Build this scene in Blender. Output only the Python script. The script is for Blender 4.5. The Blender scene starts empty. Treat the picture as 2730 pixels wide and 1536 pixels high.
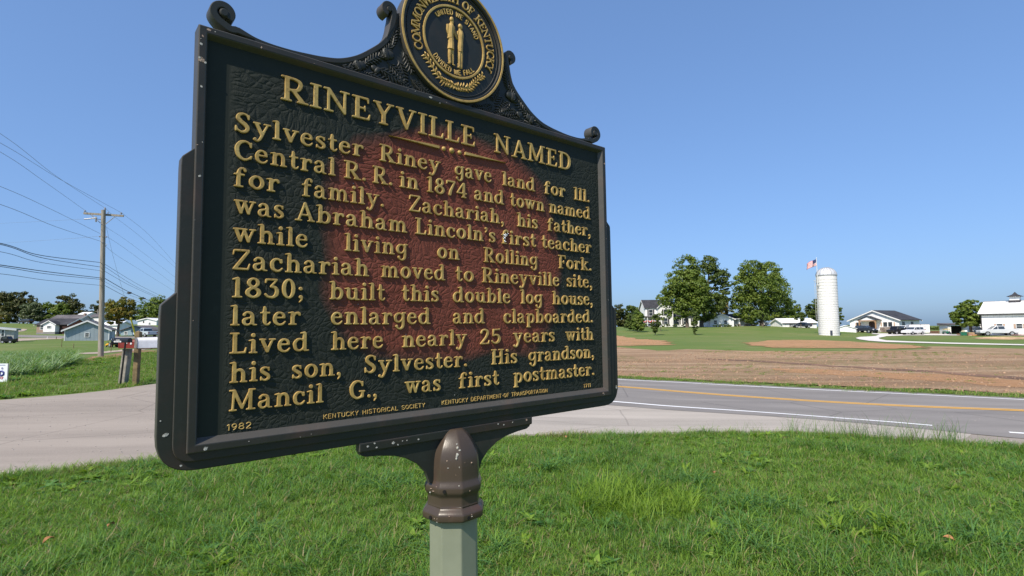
import bpy, bmesh, math, random
import numpy as np
from mathutils import Vector, Matrix, noise as mnoise
from mathutils.geometry import delaunay_2d_cdt

random.seed(7); RNG = np.random.default_rng(7)
scene = bpy.context.scene
COL = scene.collection
R = math.radians

# ------------------------------------------------------------------ camera
FOC, CX, CY = 1450.0, 1365.0, 768.0           # focal length and centre, in pixels of the 2730 px wide photograph
EYE = Vector((0.0, 0.0, 1.65))
PITCH, ROLL = math.atan(105.0 / FOC), 0.0085
_R0, _U0, FWD = Vector((1, 0, 0)), Vector((0, -math.sin(PITCH), math.cos(PITCH))), Vector((0, math.cos(PITCH), math.sin(PITCH)))
CR = (_R0 * math.cos(ROLL) - _U0 * math.sin(ROLL)).normalized()
CU = (_U0 * math.cos(ROLL) + _R0 * math.sin(ROLL)).normalized()
cam = bpy.data.cameras.new('camera'); cam.sensor_width = 36.0; cam.lens = FOC / 2730 * 36.0
cam.clip_start = 0.05; cam.clip_end = 6000
camo = bpy.data.objects.new('camera', cam); COL.objects.link(camo)
camo.matrix_world = Matrix(((CR.x, CU.x, -FWD.x, EYE.x), (CR.y, CU.y, -FWD.y, EYE.y), (CR.z, CU.z, -FWD.z, EYE.z), (0, 0, 0, 1)))
scene.camera = camo

# ------------------------------------------------------------------ daylight
SUN_AZ = math.atan2(-0.534, -0.847)           # direction towards the sun, from +Y clockwise
SUN_EL = R(48)
sdir = Vector((math.sin(SUN_AZ) * math.cos(SUN_EL), math.cos(SUN_AZ) * math.cos(SUN_EL), math.sin(SUN_EL)))
world = bpy.data.worlds.new('World'); scene.world = world; world.use_nodes = True
wn = world.node_tree; wn.nodes.clear()
sky = wn.nodes.new('ShaderNodeTexSky'); sky.sky_type = 'NISHITA'; sky.sun_disc = False
sky.sun_elevation = SUN_EL; sky.sun_rotation = SUN_AZ % (2 * math.pi)
sky.altitude = 200; sky.air_density = 1.0; sky.dust_density = 1.6; sky.ozone_density = 6.0
bg = wn.nodes.new('ShaderNodeBackground'); bg.inputs[1].default_value = 0.15
wo = wn.nodes.new('ShaderNodeOutputWorld')
gm = wn.nodes.new('ShaderNodeGamma'); gm.inputs[1].default_value = 0.56      # a soft, even summer haze: less contrast from zenith to horizon
tn = wn.nodes.new('ShaderNodeMix'); tn.data_type = 'RGBA'; tn.blend_type = 'MULTIPLY'; tn.inputs[0].default_value = 1.0; tn.inputs[7].default_value = (.86, 1.15, 1.60, 1)
wn.links.new(sky.outputs[0], gm.inputs[0]); wn.links.new(gm.outputs[0], tn.inputs[6]); wn.links.new(tn.outputs[2], bg.inputs[0])
wn.links.new(bg.outputs[0], wo.inputs[0])
sun = bpy.data.lights.new('sun', 'SUN'); sun.energy = 4.2; sun.angle = R(0.53); sun.color = (1.0, 0.905, 0.76)
suno = bpy.data.objects.new('sun', sun); COL.objects.link(suno)
suno.rotation_euler = sdir.to_track_quat('Z', 'Y').to_euler(); suno.location = (-20, -30, 40)
scene.view_settings.view_transform = 'Standard'; scene.view_settings.look = 'None'
scene.view_settings.exposure = 0.52; scene.view_settings.gamma = 1.0
scene.view_settings.use_curve_mapping = False
scene.cycles.max_bounces = 6; scene.cycles.transparent_max_bounces = 8

# ------------------------------------------------------------------ helpers
def link(o, parent=None):
    COL.objects.link(o)
    if parent is not None: o.parent = parent
    return o
def tag(o, label=None, cat=None, group=None, kind=None):
    if label: o['label'] = label
    if cat: o['category'] = cat
    if group: o['group'] = group
    if kind: o['kind'] = kind
    return o
def empty(name, loc, rz=0.0, label=None, cat=None, group=None):
    o = bpy.data.objects.new(name, None); o.empty_display_size = 0.2
    o.location = loc; o.rotation_euler = (0, 0, rz); link(o)
    return tag(o, label, cat, group)
def copy_tree(o, parent=None):
    c = o.copy(); COL.objects.link(c)
    if parent is not None: c.parent = parent
    for ch in list(o.children): copy_tree(ch, c)
    return c
class MB:
    """collects faces and turns them into ONE mesh object"""
    def __init__(s): s.v = []; s.f = []; s.m = []; s.mi = 0
    def add(s, vs, fs, mi=None):
        b = len(s.v); s.v += [tuple(p) for p in vs]; s.f += [tuple(i + b for i in f) for f in fs]
        s.m += [s.mi if mi is None else mi] * len(fs); return s
    def box(s, x0, x1, y0, y1, z0, z1, M=None, mi=None):
        vs = [Vector((x, y, z)) for z in (z0, z1) for x, y in ((x0, y0), (x1, y0), (x1, y1), (x0, y1))]
        if M is not None: vs = [M @ p for p in vs]
        return s.add(vs, [(3, 2, 1, 0), (4, 5, 6, 7), (0, 1, 5, 4), (1, 2, 6, 5), (2, 3, 7, 6), (3, 0, 4, 7)], mi)
    def tube(s, pts, rad, n=8, cap=True, mi=None, flat=None):
        pts = [Vector(p) for p in pts]; k = len(pts)
        if not hasattr(rad, '__len__'): rad = [rad] * k
        vs = []; prev = None
        for i, p in enumerate(pts):
            d = (pts[min(i + 1, k - 1)] - pts[max(i - 1, 0)]).normalized()
            a = prev if prev is not None else (Vector((0, 0, 1)) if abs(d.z) < .9 else Vector((1, 0, 0)))
            a = (a - d * a.dot(d)).normalized(); prev = a; b = d.cross(a)
            for j in range(n):
                t = 2 * math.pi * (j + .5) / n
                vs.append(p + (a * math.cos(t) + b * math.sin(t)) * rad[i])
        fs = [(i * n + j, i * n + (j + 1) % n, (i + 1) * n + (j + 1) % n, (i + 1) * n + j) for i in range(k - 1) for j in range(n)]
        if cap: fs += [tuple(range(n))[::-1], tuple((k - 1) * n + j for j in range(n))]
        return s.add(vs, fs, mi)
    def prism(s, poly, axis, a0, a1, M=None, mi=None):
        """extrude a 2-D outline (counter-clockwise) along an axis"""
        n = len(poly); vs = []
        for a in (a0, a1):
            for (p, q) in poly:
                vs.append(Vector({'x': (a, p, q), 'y': (p, a, q), 'z': (p, q, a)}[axis]))
        if M is not None: vs = [M @ p for p in vs]
        fs = [tuple(range(n))[::-1], tuple(range(n, 2 * n))] + [(i, (i + 1) % n, n + (i + 1) % n, n + i) for i in range(n)]
        return s.add(vs, fs, mi)
    def ball(s, c, r, sc=(1, 1, 1), seg=10, rings=6, M=None, mi=None):
        vs = [Vector((0, 0, 1))]
        for i in range(1, rings):
            t = math.pi * i / rings
            for j in range(seg):
                p = 2 * math.pi * j / seg; vs.append(Vector((math.sin(t) * math.cos(p), math.sin(t) * math.sin(p), math.cos(t))))
        vs.append(Vector((0, 0, -1)))
        fs = [(0, 1 + j, 1 + (j + 1) % seg) for j in range(seg)]
        for i in range(rings - 2):
            for j in range(seg):
                a = 1 + i * seg; fs.append((a + j, a + seg + j, a + seg + (j + 1) % seg, a + (j + 1) % seg))
        a = 1 + (rings - 2) * seg; fs += [(a + j, len(vs) - 1, a + (j + 1) % seg) for j in range(seg)]
        out = []
        for p in vs:
            q = Vector((p.x * sc[0], p.y * sc[1], p.z * sc[2])) * r
            if M is not None: q = M @ q
            out.append(q + Vector(c))
        return s.add(out, fs, mi)
    def build(s, name, mats, parent=None, smooth=False, loc=None, rz=None, fixn=True):
        me = bpy.data.meshes.new(name); me.from_pydata(s.v, [], s.f)
        mats = mats if isinstance(mats, (list, tuple)) else [mats]
        for m in mats: me.materials.append(m)
        if any(s.m): me.polygons.foreach_set('material_index', s.m)
        if fixn:
            bm = bmesh.new(); bm.from_mesh(me); bmesh.ops.recalc_face_normals(bm, faces=bm.faces); bm.to_mesh(me); bm.free()
        if smooth:
            me.polygons.foreach_set('use_smooth', [True] * len(me.polygons)); me.set_sharp_from_angle(angle=R(38))
        me.update()
        o = bpy.data.objects.new(name, me); link(o, parent)
        if loc is not None: o.location = loc
        if rz is not None: o.rotation_euler = (0, 0, rz)
        return o

# ------------------------------------------------------------------ materials
class NT:
    def __init__(s, name):
        s.m = bpy.data.materials.new(name); s.m.use_nodes = True; s.t = s.m.node_tree; s.t.nodes.clear()
        s.out = s.n('OutputMaterial')
    def n(s, kind, **kw):
        nd = s.t.nodes.new('ShaderNode' + kind)
        for k, v in kw.items(): setattr(nd, k, v)
        return nd
    def L(s, a, b): s.t.links.new(a, b)
    def set(s, sock, v):
        if isinstance(v, bpy.types.NodeSocket): s.L(v, sock)
        elif hasattr(v, '__len__') and len(v) == 3 and sock.type == 'RGBA': sock.default_value = (*v, 1)
        else: sock.default_value = v
    def coord(s, which='Object', scale=None):
        c = s.n('TexCoord').outputs[which]
        if scale is None: return c
        mp = s.n('Mapping'); mp.inputs['Scale'].default_value = scale if hasattr(scale, '__len__') else (scale,) * 3
        s.L(c, mp.inputs[0]); return mp.outputs[0]
    def geo(s, scale=None):
        c = s.n('NewGeometry').outputs['Position']
        if scale is None: return c
        mp = s.n('Mapping'); mp.inputs['Scale'].default_value = scale if hasattr(scale, '__len__') else (scale,) * 3
        s.L(c, mp.inputs[0]); return mp.outputs[0]
    def noise(s, vec, scale, detail=4, rough=.55, dist=0.0):
        nd = s.n('TexNoise'); s.L(vec, nd.inputs['Vector']); nd.inputs['Scale'].default_value = scale
        nd.inputs['Detail'].default_value = detail; nd.inputs['Roughness'].default_value = rough; nd.inputs['Distortion'].default_value = dist
        return nd.outputs['Fac']
    def vor(s, vec, scale, feature='F1', out='Distance'):
        nd = s.n('TexVoronoi', feature=feature); s.L(vec, nd.inputs['Vector']); nd.inputs['Scale'].default_value = scale
        return nd.outputs[out]
    def ramp(s, fac, pts):
        nd = s.n('ValToRGB'); e = nd.color_ramp.elements
        while len(e) > len(pts): e.remove(e[-1])
        while len(e) < len(pts): e.new(1)
        for el, (p, c) in zip(e, pts):
            el.position = p; el.color = (*(c if hasattr(c, '__len__') else (c, c, c)), 1)
        s.L(fac, nd.inputs[0]); return nd.outputs[0]
    def mix(s, fac, a, b, mode='MIX'):
        nd = s.n('Mix', data_type='RGBA', blend_type=mode)
        s.set(nd.inputs[0], fac); s.set(nd.inputs[6], a); s.set(nd.inputs[7], b); return nd.outputs[2]
    def math(s, op, a, b=0.0, clamp=False):
        nd = s.n('Math', operation=op, use_clamp=clamp); s.set(nd.inputs[0], a); s.set(nd.inputs[1], b); return nd.outputs[0]
    def rng(s, v, a, b, c=0.0, d=1.0):
        nd = s.n('MapRange'); s.set(nd.inputs[0], v)
        for i, q in enumerate((a, b, c, d)): nd.inputs[i + 1].default_value = q
        return nd.outputs[0]
    def bump(s, h, strength=.5, dist=.01, normal=None):
        nd = s.n('Bump'); nd.inputs['Strength'].default_value = strength; nd.inputs['Distance'].default_value = dist
        s.L(h, nd.inputs['Height'])
        if normal is not None: s.L(normal, nd.inputs['Normal'])
        return nd.outputs[0]
    def bsdf(s, color, rough=.8, metal=0.0, normal=None, spec=.5, **kw):
        b = s.n('BsdfPrincipled'); s.set(b.inputs['Base Color'], color); s.set(b.inputs['Roughness'], rough)
        s.set(b.inputs['Metallic'], metal); b.inputs['Specular IOR Level'].default_value = spec
        if normal is not None: s.L(normal, b.inputs['Normal'])
        for k, v in kw.items(): s.set(b.inputs[k], v)
        s.L(b.outputs[0], s.out.inputs[0]); return s.m
MATS = {}
def simple(name, c, rough=.7, metal=0.0, var=.12, scale=6.0, bump=0.0, spec=.4):
    """a plain painted or natural surface with a little grain and grime"""
    if name in MATS: return MATS[name]
    t = NT(name); v = t.coord('Object')
    n1 = t.noise(v, scale, 5, .6); n2 = t.noise(v, scale * .17, 3)
    f = t.math('MULTIPLY', n1, n2)
    lo = tuple(x * (1 - var * 1.6) for x in c); hi = tuple(min(1, x * (1 + var)) for x in c)
    col = t.ramp(f, [(.12, lo), (.42, hi)])
    nm = t.bump(n1, bump, .02) if bump else None
    MATS[name] = t.bsdf(col, rough, metal, nm, spec); return MATS[name]
def siding(name, c, pitch=.2, vertical=False, depth=.6):
    """lapped boards or ribbed sheet: fine relief only, too far off to tell pieces apart"""
    if name in MATS: return MATS[name]
    t = NT(name); v = t.coord('Object'); sep = t.n('SeparateXYZ'); t.L(v, sep.inputs[0])
    if vertical: q = t.math('ADD', sep.outputs[0], sep.outputs[1])
    else: q = sep.outputs[2]
    fr = t.math('FRACT', t.math('DIVIDE', q, pitch)); edge = t.math('LESS_THAN', fr, .1)
    n = t.noise(v, 1.3, 5)
    col = t.ramp(n, [(.3, tuple(x * .84 for x in c)), (.6, c)])
    col = t.mix(t.math('MULTIPLY', edge, .35), col, tuple(x * .55 for x in c))
    MATS[name] = t.bsdf(col, .6, 0, t.bump(fr, depth, .02), .35); return MATS[name]
def leafmat(name, c1, c2, c3, trans=.35, attr=True):
    if name in MATS: return MATS[name]
    t = NT(name)
    if attr:
        a = t.n('Attribute', attribute_name='tint').outputs['Fac']
    else:
        a = t.n('ObjectInfo').outputs['Random']
    g = t.noise(t.geo(), .9, 3)
    f = t.math('ADD', t.math('MULTIPLY', a, .65), t.math('MULTIPLY', g, .45))
    col = t.ramp(f, [(.2, c1), (.52, c2), (.9, c3)])
    b = t.n('BsdfPrincipled'); t.set(b.inputs['Base Color'], col); b.inputs['Roughness'].default_value = .5
    b.inputs['Specular IOR Level'].default_value = .35
    tr = t.n('BsdfTranslucent'); t.L(t.mix(1.0, col, (1.0, 1.0, .55), 'MULTIPLY'), tr.inputs[0])
    mx = t.n('MixShader'); mx.inputs[0].default_value = trans; t.L(b.outputs[0], mx.inputs[1]); t.L(tr.outputs[0], mx.inputs[2])
    t.L(mx.outputs[0], t.out.inputs[0]); MATS[name] = t.m; return t.m

# ------------------------------------------------------------------ places: a bearing and a distance give a point of the world
def at(px, py, D):
    return EYE + FWD * D + CR * ((px - CX) / FOC * D) + CU * (-(py - CY) / FOC * D)
# surveyed heights: bearing (px), elevation (py) and distance (m) of points on the ground
SURVEY = [
 # left: mailboxes, verge, meadow, shed, mobile home, street, hill
 (333, 1023, 17.0), (100, 1003, 20.0), (272, 952, 34.0), (120, 968, 29.0), (166, 925, 57.0), (300, 927, 60.0), (20, 945, 45.0),
 (170, 908, 93.0), (300, 908, 95.0), (25, 914, 79.0), (60, 903.5, 108.0), (170, 903, 108.0), (60, 893, 122.0), (330, 895, 122.0), (320, 903, 110.0),
 (110, 891.5, 134.0), (185, 891, 134.0), (390, 898, 112.0), (350, 893.5, 125.0), (66, 863, 190.0), (0, 862, 200.0), (200, 868, 200.0), (385, 867, 190.0), (300, 866, 210.0),
 (-500, 1010, 22.0), (-500, 930, 60.0), (-500, 880, 190.0), (-1200, 1000, 30.0), (-1200, 900, 150.0),
 # hidden behind the marker
 (600, 905, 80.0), (600, 880, 160.0), (900, 960, 30.0), (900, 905, 70.0), (900, 878, 150.0), (1250, 960, 30.0), (1300, 905, 80.0), (1350, 876, 160.0),
 # right: road, field, lawn rise, farmyard
 (1657, 1013, 20.9), (2730, 1067, 14.36), (1657, 1032, 17.24), (2730, 1095, 11.9), (1639, 1073, 13.6), (2730, 1159, 9.3), (1650, 945, 38.0), (2200, 945, 36.0), (2700, 945, 34.0), (1650, 905, 78.0), (2200, 908, 70.0), (2700, 922, 58.0),
 (1746, 894, 108.0), (1852, 893, 106.0), (1700, 872, 160.0), (1830, 875, 140.0), (1900, 872, 150.0), (2030, 869, 152.0), (2110, 872, 140.0),
 (2208, 895, 108.0), (2350, 889, 125.0), (2450, 890, 118.0), (2600, 893, 108.0), (2700, 893, 104.0), (2290, 900, 95.0), (2500, 905, 85.0),
 (3300, 895, 104.0), (3300, 960, 34.0), (1650, 874, 230.0), (1900, 878, 260.0), (2300, 880, 330.0), (2550, 881.5, 420.0), (3300, 882, 420.0),
]
def _q(x, y):
    return np.stack([np.arctan2(x, y) * 4.0, np.log(np.hypot(x, y) + 6.0) * 3.0], -1)
_cp = []
for px, py, D in SURVEY:
    p = at(px, py, D); _cp.append((p.x, p.y, p.z))
for a in range(-180, 180, 30):                       # level ground close by and all round, gentle land far away
    for rr, zz in ((1, 0), (5, 0), (9.5, -.02)):
        _cp.append((rr * math.sin(R(a)), rr * math.cos(R(a)), zz))
    if abs(a) > 100:
        for rr, zz in ((30, 0), (120, 0), (600, 2)): _cp.append((rr * math.sin(R(a)), rr * math.cos(R(a)), zz))
for a in (-75, -50, -25, 0, 25, 50, 75, 100):
    for rr in (900, 2600): _cp.append((rr * math.sin(R(a)), rr * math.cos(R(a)), -9 if a > 5 else 4 - rr * .004))
for a in (0, 15, 30, 45): _cp.append((13 * math.sin(R(a)), 13 * math.cos(R(a)), -.24))
for a in (-45, -30, -15): _cp.append((13 * math.sin(R(a)), 13 * math.cos(R(a)), -.06))
_cp = np.array(_cp); _cq = _q(_cp[:, 0], _cp[:, 1]); _nc = len(_cp)
def _tps(d): return np.where(d > 1e-9, d * d * np.log(np.maximum(d, 1e-9)), 0.0)
_K = _tps(np.linalg.norm(_cq[:, None] - _cq[None], axis=2)) + np.eye(_nc) * .004
_P = np.c_[np.ones(_nc), _cq]
_A = np.block([[_K, _P], [_P.T, np.zeros((3, 3))]])
_W = np.linalg.solve(_A, np.r_[_cp[:, 2], np.zeros(3)])
def hgt(x, y):
    x = np.atleast_1d(np.asarray(x, float)); y = np.atleast_1d(np.asarray(y, float)); out = np.empty(len(x))
    for i in range(0, len(x), 4000):
        q = _q(x[i:i + 4000], y[i:i + 4000])
        d = _tps(np.linalg.norm(q[:, None] - _cq[None], axis=2))
        out[i:i + 4000] = d @ _W[:_nc] + np.c_[np.ones(len(q)), q] @ _W[_nc:]
    return out
def gz(x, y): return float(hgt([x], [y])[0])
def site(px, D):
    """the spot on the ground at this bearing and distance"""
    p = at(px, 873 - .0085 * (px - CX), D); return Vector((p.x, p.y, gz(p.x, p.y)))
_ds = np.concatenate([np.arange(1.5, 30, .1), np.arange(30, 120, .4), np.arange(120, 500, 1.5)])
def hit(px, py):
    """where the line of sight meets the ground"""
    d = FWD + CR * ((px - CX) / FOC) + CU * (-(py - CY) / FOC)
    z = EYE.z + d.z * _ds - hgt(d.x * _ds, d.y * _ds)
    k = np.argmax(z < 0)
    if not (z < 0).any(): k = len(_ds) - 1
    t = _ds[k]
    if k > 0 and z[k] < 0: t = _ds[k - 1] + (_ds[k] - _ds[k - 1]) * z[k - 1] / (z[k - 1] - z[k])
    return Vector((d.x * t, d.y * t, 0))

# ================================================================== SETTING
def catmull(pts, step=.5):
    P = [np.array(p, float) for p in pts]; P = [2 * P[0] - P[1]] + P + [2 * P[-1] - P[-2]]; out = []
    for i in range(1, len(P) - 2):
        n = max(2, int(np.linalg.norm(P[i + 1] - P[i]) / step))
        for k in range(n):
            t = k / n
            out.append(.5 * ((2 * P[i]) + (P[i + 1] - P[i - 1]) * t + (2 * P[i - 1] - 5 * P[i] + 4 * P[i + 1] - P[i + 2]) * t * t + (3 * P[i] - P[i - 1] - 3 * P[i + 1] + P[i + 2]) * t ** 3))
    out.append(P[-2]); return np.array(out)
def inside(poly, x, y):
    poly = np.asarray(poly); r = np.zeros(len(x), bool); j = len(poly) - 1
    for i in range(len(poly)):
        a, b = poly[i], poly[j]
        c = ((a[1] > y) != (b[1] > y)) & (x < (b[0] - a[0]) * (y - a[1]) / (b[1] - a[1] + 1e-12) + a[0])
        r ^= c; j = i
    return r
def sheet(name, poly, step, dz, mat, jag=0.0, kind='structure', parent=None):
    """a thin layer lying on the ground inside an outline"""
    pts = []
    n = len(poly)
    for i in range(n):
        a, b = Vector(poly[i][:2]), Vector(poly[(i + 1) % n][:2]); L = (b - a).length; k = max(1, int(L / step)); nn = Vector((-(b - a).y, (b - a).x)) / max(L, 1e-6)
        for q in range(k):
            p = a.lerp(b, q / k)
            if jag and q: p = p + nn * (mnoise.noise(Vector((p.x / step * .45, p.y / step * .45, 3))) * 2 * jag)
            pts.append(p)
    m = len(pts); xs = [p.x for p in pts]; ys = [p.y for p in pts]
    gx, gy = np.meshgrid(np.arange(min(xs), max(xs), step * 1.5), np.arange(min(ys), max(ys), step * 1.5))
    gx = gx.ravel() + RNG.uniform(-.2, .2, gx.size) * step; gy = gy.ravel() + RNG.uniform(-.2, .2, gy.size) * step
    ok = inside([(p.x, p.y) for p in pts], gx, gy)
    allp = pts + [Vector((a, b)) for a, b in zip(gx[ok], gy[ok])]
    v, e, f, *_ = delaunay_2d_cdt(allp, [(i, (i + 1) % m) for i in range(m)], [], 1, 1e-5)
    z = hgt([p.x for p in v], [p.y for p in v]) + dz
    mb = MB(); mb.add([(p.x, p.y, zz) for p, zz in zip(v, z)], [tuple(t) for t in f])
    o = mb.build(name, mat, parent, smooth=True)
    if kind: o['kind'] = kind
    return o
def ribbon(name, line, o0, o1, dz, mat, cols=1, kind='structure', parent=None, rng=None):
    P = np.asarray(line); T = np.gradient(P, axis=0); T /= np.linalg.norm(T, axis=1)[:, None]; N = np.c_[T[:, 1], -T[:, 0]]
    if rng is not None: P, N = P[rng[0]:rng[1]], N[rng[0]:rng[1]]
    vs = []; k = cols + 1
    X = []; 
    for j in range(k): X.append(P + N * (o0 + (o1 - o0) * j / cols))
    X = np.stack(X, 1).reshape(-1, 2); z = hgt(X[:, 0], X[:, 1]) + dz
    mb = MB(); mb.add([(a, b, c) for (a, b), c in zip(X, z)], [(i * k + j, i * k + j + 1, (i + 1) * k + j + 1, (i + 1) * k + j) for i in range(len(P) - 1) for j in range(cols)])
    o = mb.build(name, mat, parent, smooth=True)
    if kind: o['kind'] = kind
    return o

# ---- ground materials
def m_ground():
    t = NT('ground_grass'); v = t.geo()
    big = t.noise(v, .045, 4, .55); mid = t.noise(v, .5, 5, .62); fine = t.noise(v, 9, 4, .7)
    c = t.ramp(big, [(.3, (.090, .145, .032)), (.52, (.130, .180, .045)), (.72, (.185, .190, .070))])
    c = t.mix(t.rng(mid, .42, .75), c, (.115, .165, .040)); c = t.mix(t.math('MULTIPLY', t.rng(t.noise(v, .11, 6, .7), .52, .62, 0, .6), t.rng(mid, .3, .6)), c, (.24, .21, .10))
    c = t.mix(t.rng(fine, .45, .8, 0, .5), c, (.060, .090, .024))
    return t.bsdf(c, .9, 0, t.bump(t.math('ADD', mid, fine), .6, .05), .15)
def m_soil(name='tilled_soil', bigr=(.5, .66, 0, .6)):
    t = NT(name); v = t.geo()
    mp = t.n('Mapping'); mp.inputs['Rotation'].default_value = (0, 0, R(35)); mp.inputs['Scale'].default_value = (.09, .85, 1); t.L(v, mp.inputs[0])
    streak = t.noise(mp.outputs[0], 1.0, 6, .62, .4); big = t.noise(v, .06, 3); mid = t.noise(v, 1.1, 6, .7); clod = t.noise(v, 7, 5, .75)
    c = t.ramp(streak, [(.32, (.230, .150, .090)), (.5, (.340, .225, .138)), (.66, (.450, .320, .210))])
    c = t.mix(t.rng(big, *bigr), c, (.44, .245, .125))
    c = t.mix(t.rng(mid, .53, .75, 0, .65), c, (.170, .100, .060))
    c = t.mix(t.rng(clod, .52, .74, 0, .5), c, (.45, .32, .22))
    weeds = t.math('MULTIPLY', t.rng(t.noise(v, .16, 5, .7), .50, .60), t.rng(t.noise(v, 3.0, 4, .75), .46, .60))
    c = t.mix(t.math('MULTIPLY', weeds, .8, True), c, (.150, .165, .050))
    return t.bsdf(c, .95, 0, t.bump(t.math('ADD', t.math('MULTIPLY', mid, .6), clod), 1.0, .12), .1)
def m_asphalt(name, base, warm=0.0, scale=1.0):
    t = NT(name); v = t.geo()
    mp = t.n('Mapping'); mp.inputs['Rotation'].default_value = (0, 0, R(35)); mp.inputs['Scale'].default_value = (.10, .9, 1); t.L(v, mp.inputs[0])
    a = t.noise(v, 55 * scale, 3, .8); b = t.noise(mp.outputs[0], 1.1, 6, .62, .3); g = t.vor(v, 38 * scale)
    c = t.ramp(b, [(.3, tuple(x * .74 for x in base)), (.62, tuple(x * 1.13 for x in base))])
    c = t.mix(t.rng(a, .42, .72, 0, .55), c, tuple(min(1, x * 1.38) for x in base))
    c = t.mix(t.rng(g, .0, .22, .2, 0), c, tuple(x * .6 for x in base))
    if name == 'road_asphalt':
        # wheel paths polished a little darker, the strip between them paler
        sp = t.n('SeparateXYZ'); t.L(v, sp.inputs[0]); q = t.math('ADD', t.math('MULTIPLY', sp.outputs[0], .573), t.math('MULTIPLY', sp.outputs[1], .819))
        tri = t.math('MULTIPLY', t.math('ABSOLUTE', t.math('SUBTRACT', t.math('FRACT', t.math('DIVIDE', t.math('SUBTRACT', q, 16.95), 1.65)), .5)), 2.0)
        c = t.mix(t.math('MULTIPLY', t.rng(tri, .35, .95, 0, .30), t.rng(b, .3, .6, .5, 1)), c, tuple(x * .62 for x in base))
        pt = t.noise(mp.outputs[0], .55, 2); c = t.mix(t.math('MULTIPLY', t.math('GREATER_THAN', pt, .64), .22), c, tuple(x * .6 for x in base))
    if not warm:
        cr = t.vor(t.mix(.16, v, t.n('TexNoise').outputs['Color']), .30, 'DISTANCE_TO_EDGE'); c = t.mix(t.math('MULTIPLY', t.math('LESS_THAN', cr, .0045), .5), c, tuple(x * .5 for x in base))
    if warm:
        # patches, hairline cracks and gravel dust
        cr = t.vor(t.mix(.1, v, t.n('TexNoise').outputs['Color']), .42, 'DISTANCE_TO_EDGE')
        c = t.mix(t.math('MULTIPLY', t.math('LESS_THAN', cr, .006), .40), c, tuple(x * .45 for x in base))
        c = t.mix(t.rng(t.noise(v, 1.6, 5, .7), .55, .75, 0, .45), c, tuple(min(1, x * 1.22) for x in base))
    return t.bsdf(c, .88, 0, t.bump(a, .35, .006), .25)
def m_paint(name, c):
    t = NT(name); v = t.geo(); n = t.noise(v, 30, 4, .8)
    return t.bsdf(t.mix(t.rng(n, .58, .74, 0, .6), c, (.16, .15, .15)), .75)
M_GROUND = m_ground(); M_SOIL = m_soil(); M_SOIL2 = m_soil('bare_orange_soil', (.2, .4, .3, .85))
M_ROAD = m_asphalt('road_asphalt', (.215, .198, .184)); M_LOT = m_asphalt('worn_paving', (.275, .236, .200), 1.0)
M_SHOULDER = m_asphalt('pale_gravel_shoulder', (.365, .325, .280), 1.0)
M_WHITE = m_paint('white_road_paint', (.80, .80, .80)); M_YEL = m_paint('yellow_road_paint', (.78, .42, .07))
M_GRAVEL = m_asphalt('pale_gravel', (.62, .58, .54), 0, .5)

# ---- the ground out to the horizon
az = np.r_[np.arange(-180, -60, 4), np.arange(-60, 60, .55), np.arange(60, 180.1, 4)]
rad = np.r_[0.02, np.geomspace(1.0, 3800, 300)]
A, Rr = np.meshgrid(np.radians(az), rad); X = (np.sin(A) * Rr).ravel(); Y = (np.cos(A) * Rr).ravel(); Z = hgt(X, Y)
nA = len(az); g = MB()
g.add(np.c_[X, Y, Z].tolist(), [(i * nA + j, i * nA + j + 1, (i + 1) * nA + j + 1, (i + 1) * nA + j) for i in range(len(rad) - 1) for j in range(nA - 1)])
tag(g.build('ground', M_GROUND, smooth=True, fixn=False), kind='structure')
bpy.data.objects['ground'].data.flip_normals()

# ---- the highway: from the right foreground, bending away and running left in the distance
C0 = np.array((3.47, 17.24)); dr = np.array((-.82, .573)); dr = dr / np.linalg.norm(dr)
ROAD = catmull([C0 - dr * 60, C0 - dr * 36, C0 - dr * 18, C0 - dr * 6, C0 + dr * 2, (-.6, 20.1), (-3.6, 23), (-5.6, 27.5), (-7.2, 35), (-10, 48), (-18, 70), (-34, 92), (-60, 106), (-100, 117), (-160, 122)], .6)
lotpx = [(-260, 1300), (0, 1280), (420, 1229), (800, 1190), (1340, 1167), (1600, 1166), (1840, 1157), (2100, 1157), (2350, 1170), (2650, 1190)]
lot = [hit(*p) for p in lotpx] + [Vector((14.5, 8.2, 0)), Vector((4.5, 15.2, 0)), Vector((-3, 20.5, 0)), Vector((-5.5, 21.5, 0))] + [hit(*p) for p in [(560, 1006), (410, 1025), (300, 1040), (140, 1057), (0, 1068), (-260, 1092)]]
o = sheet('driveway', lot, .45, .012, M_LOT, jag=.06)
sheet('shoulder', [hit(*p) for p in [(1050, 1172), (1340, 1164), (1600, 1162), (1840, 1153), (2100, 1153), (2350, 1165), (2560, 1175)]] + [Vector((9.6, 11.2, 0)), Vector((4.2, 14.9, 0)), Vector((0.2, 15.6, 0)), Vector((-1.2, 11.5, 0))], .45, .016, M_SHOULDER, jag=.05)
ribbon('road', ROAD, -4.05, 4.0, .021, M_ROAD, 6)
cum = np.r_[0, np.cumsum(np.linalg.norm(np.diff(ROAD, axis=0), axis=1))]
def s_of(x, y): return cum[np.argmin(np.hypot(ROAD[:, 0] - x, ROAD[:, 1] - y))]
def idx(s): return int(np.argmin(abs(cum - s)))
end = idx(s_of(-10, 48)); 
pg = hit(2534, 1146); ph = hit(2609, 1151); ig, ih = idx(s_of(ph.x, ph.y)), idx(s_of(pg.x, pg.y))
ribbon('edge_line', ROAD, -3.46, -3.33, .027, M_WHITE, rng=(0, ig)); ribbon('edge_line', ROAD, -3.46, -3.33, .027, M_WHITE, rng=(ih, end))
ribbon('edge_line', ROAD, 3.33, 3.46, .027, M_WHITE, rng=(0, end))
ribbon('centre_line', ROAD, -.17, -.05, .027, M_YEL, rng=(0, end)); ribbon('centre_line', ROAD, .05, .17, .027, M_YEL, rng=(0, end))

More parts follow.
